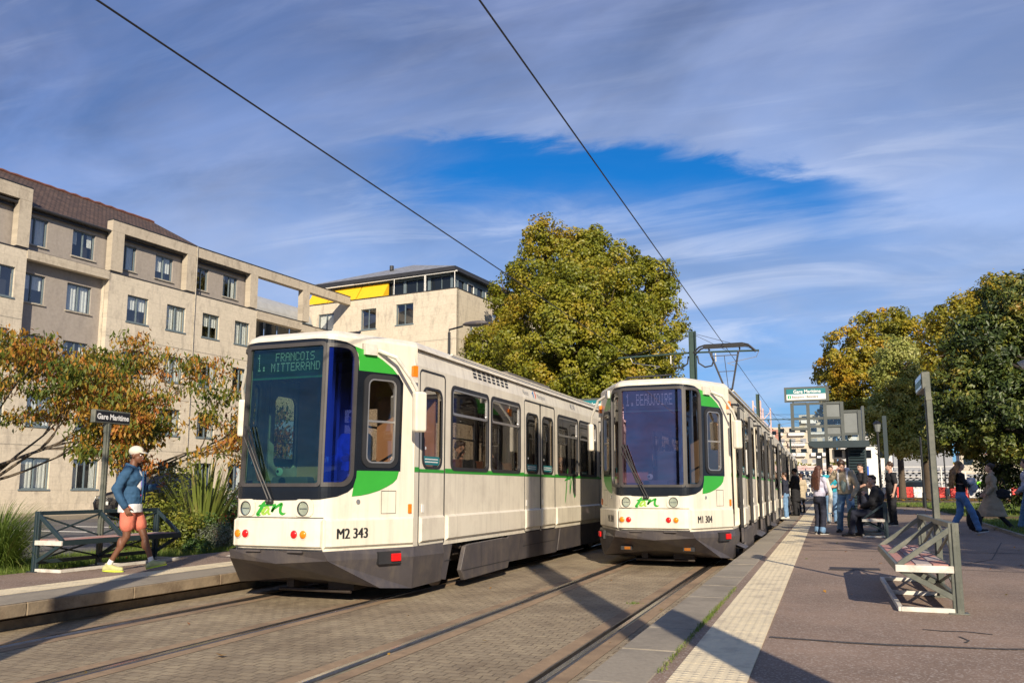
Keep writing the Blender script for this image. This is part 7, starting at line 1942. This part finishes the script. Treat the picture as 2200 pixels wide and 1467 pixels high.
LM['lime'] = leafmat('lime_tree_leaves', [(0.0, (0.10, 0.12, 0.012)), (.35, (0.26, 0.245, 0.02)), (.65, (0.46, 0.35, 0.03)), (1.0, (0.60, 0.31, 0.02))], .5, .35, .45)
LM['limegreen'] = leafmat('pale_green_leaves', [(0.0, (0.13, 0.17, 0.03)), (.4, (0.30, 0.33, 0.07)), (.8, (0.50, 0.48, 0.17)), (1.0, (0.58, 0.42, 0.10))], .5, .3, .4)
LM['magnolia'] = leafmat('magnolia_leaves', [(0.0, (0.018, 0.034, 0.010)), (.45, (0.055, 0.085, 0.014)), (.72, (0.15, 0.17, 0.025)), (.9, (0.28, 0.22, 0.03)), (1.0, (0.36, 0.15, 0.03))], .48, .15, .5)
LM['autumn'] = leafmat('autumn_leaves', [(0.0, (0.05, 0.095, 0.015)), (.45, (0.14, 0.17, 0.02)), (.60, (0.40, 0.25, 0.03)), (.82, (0.50, 0.19, 0.035)), (1.0, (0.24, 0.06, 0.02))], .55, .35, 1.1)
LM['shrub'] = leafmat('shrub_leaves', [(0.0, (0.06, 0.10, 0.012)), (.5, (0.17, 0.20, 0.025)), (1.0, (0.34, 0.29, 0.045))], .5, .3, 1.5)
LM['grey_shrub'] = leafmat('grey_shrub_leaves', [(0.0, (0.10, 0.12, 0.08)), (1.0, (0.26, 0.28, 0.20))], .8, .2, 2)
LM['dark_shrub'] = leafmat('dark_shrub_leaves', [(0.0, (0.03, 0.07, 0.015)), (1.0, (0.10, 0.17, 0.03))], .5, .25, 2)
LM['grass'] = leafmat('grass_blades', [(0.0, (0.07, 0.13, 0.02)), (.7, (0.17, 0.24, 0.035)), (1.0, (0.32, 0.27, 0.10))], .6, .35, 1.2)
LM['flax'] = leafmat('flax_blades', [(0.0, (0.10, 0.14, 0.03)), (.6, (0.20, 0.24, 0.05)), (1.0, (0.36, 0.25, 0.12))], .4, .25, 2)
LM['red'] = leafmat('red_petals', [(0.0, (0.50, 0.02, 0.03)), (1.0, (0.62, 0.05, 0.06))], .6, .3, 2)

# big plane tree behind the trams
zt = 55; mpp = zt / 1776
def lobe(px, py, rx, ry, dz=0, k=None): return (at_depth(px, py, (k or zt) + dz), (rx * (k or zt) / 1776, rx * (k or zt) / 1776, ry * (k or zt) / 1776))
pl = [lobe(1205, 590, 110, 85, 1), lobe(1165, 515, 38, 45), lobe(1300, 575, 75, 70), lobe(1380, 625, 70, 75, 2), lobe(1405, 720, 68, 90), lobe(1340, 760, 110, 110, -2), lobe(1200, 740, 130, 125, -3),
      lobe(1105, 650, 55, 65, 2), lobe(1075, 770, 80, 75, 0), lobe(1050, 745, 50, 45, 1), lobe(1270, 660, 120, 100, -3), lobe(1250, 840, 150, 80, -1), lobe(1120, 860, 110, 70, 1), lobe(1390, 830, 70, 60, 1), lobe(1240, 525, 60, 45, 1), lobe(1415, 600, 40, 50, 1)]
pb = at_depth(1240, 1048, zt); pb = (pb[0], pb[1], 0.2)
big_tree('plane_tree', 'huge olive-gold plane tree rising behind both trams', pb, pl, .55, 5.5, 1700, 105, .60, .185, LM['plane'], 21)
# trees at the right
b1 = (5.7, 73.0, PZ + .27); k = 69
la = [lobe(1830, 770, 70, 70, 0, k), lobe(1900, 745, 85, 80, 0, k), lobe(1965, 760, 65, 80, 1, k), lobe(1800, 830, 60, 60, 1, k), lobe(1870, 850, 90, 75, -1, k), lobe(1960, 870, 70, 90, 0, k), lobe(1810, 890, 50, 50, 0, k), lobe(1905, 700, 45, 35, 1, k)]
big_tree('lime_tree', 'round golden tree with a slender trunk right of the shelter', b1, la, .26, 3.4, 620, 100, .60, .21, LM['lime'], 5)
k = 60
lb = [lobe(1935, 800, 55, 75, 0, k), lobe(1980, 860, 60, 80, 0, k), lobe(1910, 900, 60, 60, 0, k), lobe(1950, 950, 60, 35, 0, k)]
b2_ = (7.15, 68.0, PZ + .22)
big_tree('lime_tree', 'pale green tree with a thick dark trunk in front of the golden tree', b2_, lb, .42, 3.4, 460, 90, .52, .17, LM['limegreen'], 9)
k = 50
lc = [lobe(2070, 700, 70, 65, 0, k), lobe(2150, 660, 75, 65, 0, k), lobe(2030, 760, 45, 70, 0, k), lobe(2120, 760, 80, 80, 1, k), lobe(2215, 650, 70, 75, 0, k)]
big_tree('lime_tree', 'yellowish tree whose top shows above the dark magnolia', (9.6, 56, PZ + .05), lc, .35, 4.0, 520, 90, .52, .18, LM['lime'], 15)
k = 31
ld = [lobe(2190, 660, 80, 75, 0, k), lobe(2120, 760, 85, 80, 0, k), lobe(2070, 850, 70, 80, 0, k), lobe(2160, 880, 110, 95, -1, k), lobe(2045, 920, 60, 60, 0, k), lobe(2130, 945, 80, 40, 0, k), lobe(2240, 780, 90, 130, 0, k), lobe(2250, 930, 100, 60, 0, k)]
big_tree('magnolia_tree', 'dark glossy magnolia filling the right edge above the walkers', (10.6, 32.5, PZ), ld, .32, 2.2, 760, 72, .38, .19, LM['magnolia'], 33, aspect=.42, bark='bark_dark')
# dark clipped hedge under the magnolia
P, N, Tn = crown_points([((6.3, 37, 1.5), (1.0, .9, 1.5)), ((7.6, 37, 1.6), (1.2, 1.0, 1.7)), ((9.2, 37, 1.5), (1.2, 1.0, 1.5)), ((11, 37, 1.5), (1.4, 1.0, 1.5))], 360, 60, .28, 77, .3)
o = leaf_mesh('hedge', P, N, .12, LM['magnolia'], None, 4, tone=Tn * .4); tag(o, 'dark hedge under the magnolia behind the walkers', 'hedge')
# willow drooping behind
P, N, Tn = crown_points([((12.5, 66, 4.0), (2.6, 2, 2.6)), ((16, 68, 4.5), (3, 2, 3))], 150, 60, .5, 78)
o = leaf_mesh('willow_crown', P, N, .16, LM['shrub'], None, 5, aspect=.3, droop=.8, tone=Tn); 
T = thing('willow_tree', 'pale yellow-green willow beyond the trench coat', 'tree', (0, 0, 0)); o.parent = T; o.name = 'crown'; t_ = MB(); t_.tube([(14, 67, .3), (14, 67, 4)], [.3, .2], 8); t_.build('trunk', M['bark'], T)
# trees outside the picture on the sunny side; their shade falls across the platform
for i, (c, r, lab) in enumerate((((11.2, 3.2, 7.2), 3.3, 'leafy tree beside the viewer shading the waiting people'), ((9.6, 10.5, 6.6), 3.0, 'nearest leafy tree right of the picture shading the walkers'), ((13.0, 13.6, 6.8), 3.1, 'leafy tree further right of the picture shading the trench coat'), ((15.5, 9.5, 7.5), 3.6, 'leafy tree right of the picture shading the lawn'), ((14.5, -2.5, 8.2), 3.0, 'leafy tree behind the viewer shading the shelter'), ((19.5, 3, 8.5), 3.5, 'tall leafy tree far right of the viewer'))):
    lob = [((c[0] + math.cos(a) * r * .55, c[1] + math.sin(a) * r * .55, c[2] + (.5 if q % 2 else -.3) * r * .5), (r * .62,) * 3) for q, a in enumerate(np.linspace(0, 6.28, 6)[:-1])]
    big_tree('shade_tree', lab, (c[0], c[1], PZ), lob, .28, 3.0, 230, 30, .55, .30, LM['plane'], 60 + i)

# small autumn trees on the left bed
def autumn_tree(label, base, H_, spread, seed, dens=1.0, bare=.2, up=.9, flat=.55, dirs=None):
    T = thing('sumac_tree', label, 'tree', base, 0, 'small autumn-coloured trees along the left street'); q = random.Random(seed); t = MB(); tips = []
    def br(p, d, L, r, dep):
        n = 4; pts = [p]; d = d.copy()
        for i in range(n):
            d = (d + Vector((q.uniform(-1, 1), q.uniform(-1, 1), q.uniform(-.25, .35))) * .16).normalized(); pts.append(pts[-1] + d * L / n)
        t.tube(pts, [r * (1 - .12 * i) for i in range(n + 1)], 6 if dep < 3 else 4)
        if dep >= 2: tips.append((pts[-1].copy(), d.copy(), dep)); 
        if dep >= 3: tips.append((pts[2].copy(), d.copy(), dep))
        if dep < 5:
            for _ in range(3 if dep < 3 else 2):
                dd = (d + Vector((q.uniform(-1, 1), q.uniform(-1, 1), q.uniform(-flat, .5))) * .78).normalized()
                br(pts[-1], dd, L * q.uniform(.62, .82), r * .55, dep + 1)
    t.tube([(0, 0, -.1), (.02, 0, .6), (.05, .02, H_ * .33)], [.09, .065, .055], 9)
    ds = dirs or [(1, .2, up), (-1, .3, up), (.2, -.9, up), (-.3, .9, up), (.6, .6, up * 1.3)]
    for d in ds: br(Vector((.05, .02, H_ * q.uniform(.27, .34))), Vector(d).normalized(), spread * .42, .032, 1)
    t.build('trunk', M['bark_light'], T, smooth=True)
    g = np.random.default_rng(seed); P, N, Tn = [], [], []
    for p, d, dep in tips:
        if q.random() < bare + (.25 if p.z > H_ * .92 else 0): continue
        n = int(13 * dens); o_ = g.normal(size=(n, 3)) * np.array([.13, .13, .07]) + np.array([0, 0, -.05]); P.append(np.array(p) + o_); N.append(g.normal(size=(n, 3)) + np.array([0, 0, .4])); Tn.append(np.full(n, q.uniform(.2, .95)))
    leaf_mesh('crown', np.concatenate(P), np.concatenate(N), .118, LM['autumn'], T, seed, .40, tone=np.concatenate(Tn), droop=.68)
    return T
autumn_tree('small tree with orange and green drooping leaves at the left picture edge', (-14.3, 10.9, .22), 4.4, 2.6, 3, 1.3, .05, .6, .6, [(1, .5, .75), (.9, 1.0, .4), (-.4, .3, 1), (.5, -.6, .9), (.9, .2, .35), (.4, 1, .9), (1, .9, .75)])
autumn_tree('small half-bare tree with orange leaves behind the left station sign', (-12.9, 12.9, .22), 4.2, 2.7, 12, 1.0, .22, .7, .5, [(1, .7, .6), (-.8, -.2, .8), (.2, .3, 1.2), (.9, 1.0, .85), (-.3, .6, .9), (.9, .3, .3)])

def bush(name, label, c, r, n, per, cr, ls, lm, seed, cat='bush', aspect=.5, stems=True, droop=None):
    T = thing(name, label, cat, (c[0], c[1], .2)); P, N, Tn = crown_points([((0, 0, r[2] * .85), r)], n, per, cr, seed, .55)
    P[:, 2] = np.maximum(P[:, 2], .02)
    leaf_mesh('foliage', P, N, ls, lm, T, seed, aspect, tone=Tn, droop=droop)
    if stems:
        m_ = MB(); q = random.Random(seed)
        for i in range(9): limb(m_, (q.uniform(-.1, .1), q.uniform(-.1, .1), -.02), (q.uniform(-.8, .8) * r[0], q.uniform(-.8, .8) * r[1], r[2] * q.uniform(.9, 1.7)), .018, .005, seed + i, 4, .08, 5)
        m_.build('stem', M['bark_light'], T)
    return T
def blades(name, label, c, n, L, w, lm, seed, spread=.5, cat='plant', curve=.35, r0=.12):
    g = np.random.default_rng(seed); mb_ = []; n_s = 6
    V = []; F = []; tn = []
    for i in range(n):
        a = g.uniform(0, 2 * math.pi); tilt = abs(g.normal(0, spread)); ln = L * g.uniform(.6, 1.1)
        p = np.array([math.cos(a), math.sin(a), 0]) * r0 * g.uniform(0, 1) + np.array(c); dx = np.array([math.cos(a), math.sin(a), 0]); sd = np.array([-math.sin(a), math.cos(a), 0]); k = len(V); tc = g.uniform(0, 1)
        for j in range(n_s + 1):
            t = j / n_s; ang = tilt + curve * t * t * (1 + tilt); q = p; 
            if j: p = p + (dx * math.sin(ang) + np.array([0, 0, math.cos(ang)])) * ln / n_s
            ww = w * (1 - t) ** .6 * .5 * (1 if t < .98 else .1)
            V += [p - sd * ww, p + sd * ww]; tn += [tc, tc]
        for j in range(n_s): F.append((k + 2 * j, k + 2 * j + 1, k + 2 * j + 3, k + 2 * j + 2))
    me = bpy.data.meshes.new(name); me.from_pydata([tuple(v) for v in V], [], F); me.update(); at = me.attributes.new('tone', 'FLOAT', 'POINT'); at.data.foreach_set('value', np.array(tn, dtype=np.float32))
    o = link(name, me, lm); return tag(o, label, cat)
G0 = .22
blades('ornamental_grass', 'big tuft of arching green grass at the left picture edge beside the bench', (-10.42, 8.12, G0), 1500, 1.1, .012, LM['grass'], 4, .45, curve=.9, r0=.26)
blades('flax_plant', 'spiky sword-leaved flax plant rising behind the right end of the left bench', (-11.15, 12.9, G0), 110, 1.75, .075, LM['flax'], 6, .30, curve=.12, r0=.2)
blades('flax_plant', 'second lower tuft of sword leaves leaning towards the tram', (-10.7, 13.9, G0), 40, 1.0, .055, LM['flax'], 8, .65, curve=.15, r0=.12)
bush('shrub', 'yellow-green shrub just right of the walking person', (-11.5, 12.0), (.60, .5, .55), 85, 50, .20, .075, LM['shrub'], 41)
bush('shrub', 'yellow-green shrub behind the right half of the left bench', (-11.0, 11.9), (.6, .5, .40), 75, 50, .18, .065, LM['shrub'], 42)
bush('shrub', 'taller loose shrub around the foot of the half-bare tree', (-12.4, 13.6), (.55, .55, .9), 60, 36, .20, .075, LM['shrub'], 43)
bush('shrub', 'grey-leaved low shrub beside the bench end', (-10.25, 12.3), (.42, .4, .26), 60, 60, .11, .03, LM['grey_shrub'], 44)
bush('shrub', 'grey-leaved low shrub close to the tram headlight', (-9.95, 13.8), (.42, .4, .30), 60, 60, .11, .03, LM['grey_shrub'], 45)
bush('shrub', 'dark green leafy shrub with red flowers below the flax', (-10.75, 12.8), (.55, .5, .36), 70, 50, .15, .06, LM['dark_shrub'], 46)
bush('shrub', 'tall thin shrub with reddish leaves against the tram screen', (-11.3, 16.1), (.45, .45, .9), 60, 36, .17, .055, LM['autumn'], 47)
bush('shrub', 'green shrub behind the flax plant', (-12.6, 15.2), (.9, .7, .6), 90, 50, .22, .07, LM['dark_shrub'], 48)
bush('shrub', 'small green plant in the grass before the bench end', (-9.95, 11.4), (.22, .22, .16), 26, 40, .08, .05, LM['dark_shrub'], 49, stems=False)
g = np.random.default_rng(9)
for i, (x, y, z, n, lab) in enumerate(((-10.1, 11.6, .34, 40, 'red flower lying low in the grass near the bench end'), (-10.6, 13.0, .75, 60, 'red flowers in the dark shrub'), (-10.4, 13.6, .55, 50, 'red flowers beside the tram headlight'), (-10.9, 13.7, 1.1, 40, 'red flowers high beside the flax'), (-10.2, 10.0, .3, 30, 'tiny red flowers in the grass behind the bench'))):
    P = np.array([x, y, z]) + g.normal(size=(n, 3)) * np.array([.10 if i else .06, .10, .08 if i else .03]); o = leaf_mesh('flower', P, g.normal(size=(n, 3)), .04, LM['red'], None, i, .8); tag(o, lab, 'flowers')
# grass: bed and lawns
def grass_field(name, label, sampler, n, L, w, seed, lm='grass'):
    g = np.random.default_rng(seed); P = sampler(g, n); a = g.uniform(0, 2 * math.pi, n); tilt = np.abs(g.normal(0, .45, n)); h = L * g.uniform(.4, 1.2, n)
    d = np.stack([np.cos(a) * np.sin(tilt), np.sin(a) * np.sin(tilt), np.cos(tilt)], 1) * h[:, None]; s = np.stack([-np.sin(a), np.cos(a), np.zeros(n)], 1) * w * .5
    v = np.empty((n, 3, 3)); v[:, 0] = P - s; v[:, 1] = P + s; v[:, 2] = P + d
    me = bpy.data.meshes.new(name); me.vertices.add(3 * n); me.vertices.foreach_set('co', v.reshape(-1).astype(np.float32)); me.loops.add(3 * n); me.loops.foreach_set('vertex_index', np.arange(3 * n, dtype=np.int32)); me.polygons.add(n); me.polygons.foreach_set('loop_start', (np.arange(n) * 3).astype(np.int32)); me.update(calc_edges=True)
    at = me.attributes.new('tone', 'FLOAT', 'POINT'); at.data.foreach_set('value', np.repeat(g.uniform(0, 1, n), 3).astype(np.float32))
    o = link(name, me, LM[lm]); return tag(o, label, 'grass', kind='stuff')
grass_field('grass', 'short sunny grass in the bed behind the left bench', lambda g, n: np.stack([g.uniform(-11.55, -9.62, n), g.uniform(5.5, 20, n) , np.full(n, G0 + .0)], 1), 60000, .12, .008, 1)
def inpoly(poly):
    def f(g, n):
        poly_ = np.array(poly); x0, y0 = poly_.min(0); x1, y1 = poly_.max(0); x1 = min(x1, 14); out = []
        while sum(map(len, out)) < n:
            q = np.stack([g.uniform(x0, x1, n), g.uniform(y0, y1, n)], 1); ins = np.zeros(n, bool); j = len(poly_) - 1
            for i in range(len(poly_)):
                a, b = poly_[i], poly_[j]; c = ((a[1] > q[:, 1]) != (b[1] > q[:, 1])) & (q[:, 0] < (b[0] - a[0]) * (q[:, 1] - a[1]) / (b[1] - a[1] + 1e-9) + a[0]); ins ^= c; j = i
            out.append(q[ins])
        q = np.concatenate(out)[:n]; return np.stack([q[:, 0], q[:, 1], np.full(n, PZ + .04)], 1)
    return f
grass_field('grass', 'grass of the near lawn', inpoly(LAWN_A), 30000, .10, .02, 2); grass_field('grass', 'grass of the lawn behind the posts', inpoly(LAWN_B), 16000, .14, .04, 3); grass_field('grass', 'grass of the far sunny lawn', inpoly(LAWN_C), 8000, .2, .06, 5)
def litter(name, label, f, n, s, seed, tone):
    g = np.random.default_rng(seed); P = f(g, n); N = g.normal(size=(n, 3)) * .25 + np.array([0, 0, 1.0]); o = leaf_mesh(name, P, N, s, LM['autumn'], None, seed, .7, tone=np.full(n, tone)); tag(o, label, 'fallen leaves', kind='stuff')
litter('fallen_leaves', 'brown fallen leaves under the park trees', lambda g, n: np.stack([g.uniform(2.5, 22, n), g.uniform(62, 74, n), np.full(n, 0)], 1) + np.array([0, 0, 1]) * (PZ + .25), 1800, .18, 5, .75)
litter('fallen_leaves', 'scattered fallen leaves on the lawns and path', lambda g, n: np.stack([g.uniform(2.6, 12, n), g.uniform(19, 58, n), np.full(n, PZ + .085)], 1), 260, .10, 6, .7)
o = leaf_mesh('fallen_leaf', np.array([[-4.55, 5.55, .02]]), np.array([[.1, .2, 1.0]]), .11, LM['autumn'], None, 3, .8, tone=np.array([.8])); tag(o, 'single orange leaf lying on the setts between the left rails', 'leaf')
litter('fallen_leaves', 'few small dry leaves scattered over the right platform and the setts', lambda g, n: np.concatenate([np.stack([g.uniform(-.4, 3.2, n // 2), g.uniform(4, 18, n // 2), np.full(n // 2, PZ + .012)], 1), np.stack([g.uniform(-7, -1.5, n - n // 2), g.uniform(4, 13, n - n // 2), np.full(n - n // 2, .018)], 1)]), 46, .05, 16, .75)
# weeds in the joint beside the kerb, and one tuft between the rails
grass_field('weeds', 'weeds growing in the joint behind the right kerb', lambda g, n: np.stack([g.normal(-.965, .012, n), np.where(g.uniform(0, 1, n) < .6, g.uniform(5, 9.5, n), g.normal(7.3, .5, n)), np.full(n, PZ)], 1), 1300, .022, .006, 11)
grass_field('weeds', 'small weed tuft on the setts between the right rails', lambda g, n: np.stack([g.normal(-2.15, .05, n), g.normal(9.75, .04, n), np.full(n, 0.0)], 1), 70, .03, .008, 12)
# distant wood
P, N, Tn = crown_points([((x, 205 + (x * 7 % 9), 3.5 + (x * 5 % 3)), (7, 5, 3.6 + (x * 3 % 2))) for x in range(-24, 40, 6)], 420, 40, 1.1, 90)
o = leaf_mesh('treeline', P, N, .75, LM['plane'], None, 8, tone=Tn); tag(o, 'belt of distant trees below the apartment blocks', 'trees', kind='stuff')
P, N, Tn = crown_points([((x, 270, 14), (6, 5, 5)) for x in range(-40, -20, 6)], 60, 40, 1.1, 91)
o = leaf_mesh('treeline', P, N, .8, LM['magnolia'], None, 8, tone=Tn); tag(o, 'dark distant trees behind the apartment roofs', 'trees', kind='stuff')
# cypress-like trees and roofs behind the viewer, mirrored in the windscreens
for i, (x, y, h) in enumerate(((-2, -38, 9), (-6.5, -40, 7))):
    P, N, Tn = crown_points([((0, 0, h * .5), (1.2, 1.2, h * .5))], 60, 40, .5, 100 + i)
    T = thing('poplar_tree', ['tall narrow tree behind the viewer, mirrored in the windscreens', 'tallest narrow tree behind the viewer', 'short narrow tree behind the viewer', 'narrow tree behind the viewer over the left track'][i], 'tree', (x, y, 0)); leaf_mesh('crown', P, N, .3, LM['magnolia'], T, i, tone=Tn); t_ = MB(); t_.tube([(0, 0, 0), (0, 0, h * .6)], [.2, .1], 8); t_.build('trunk', M['bark'], T)
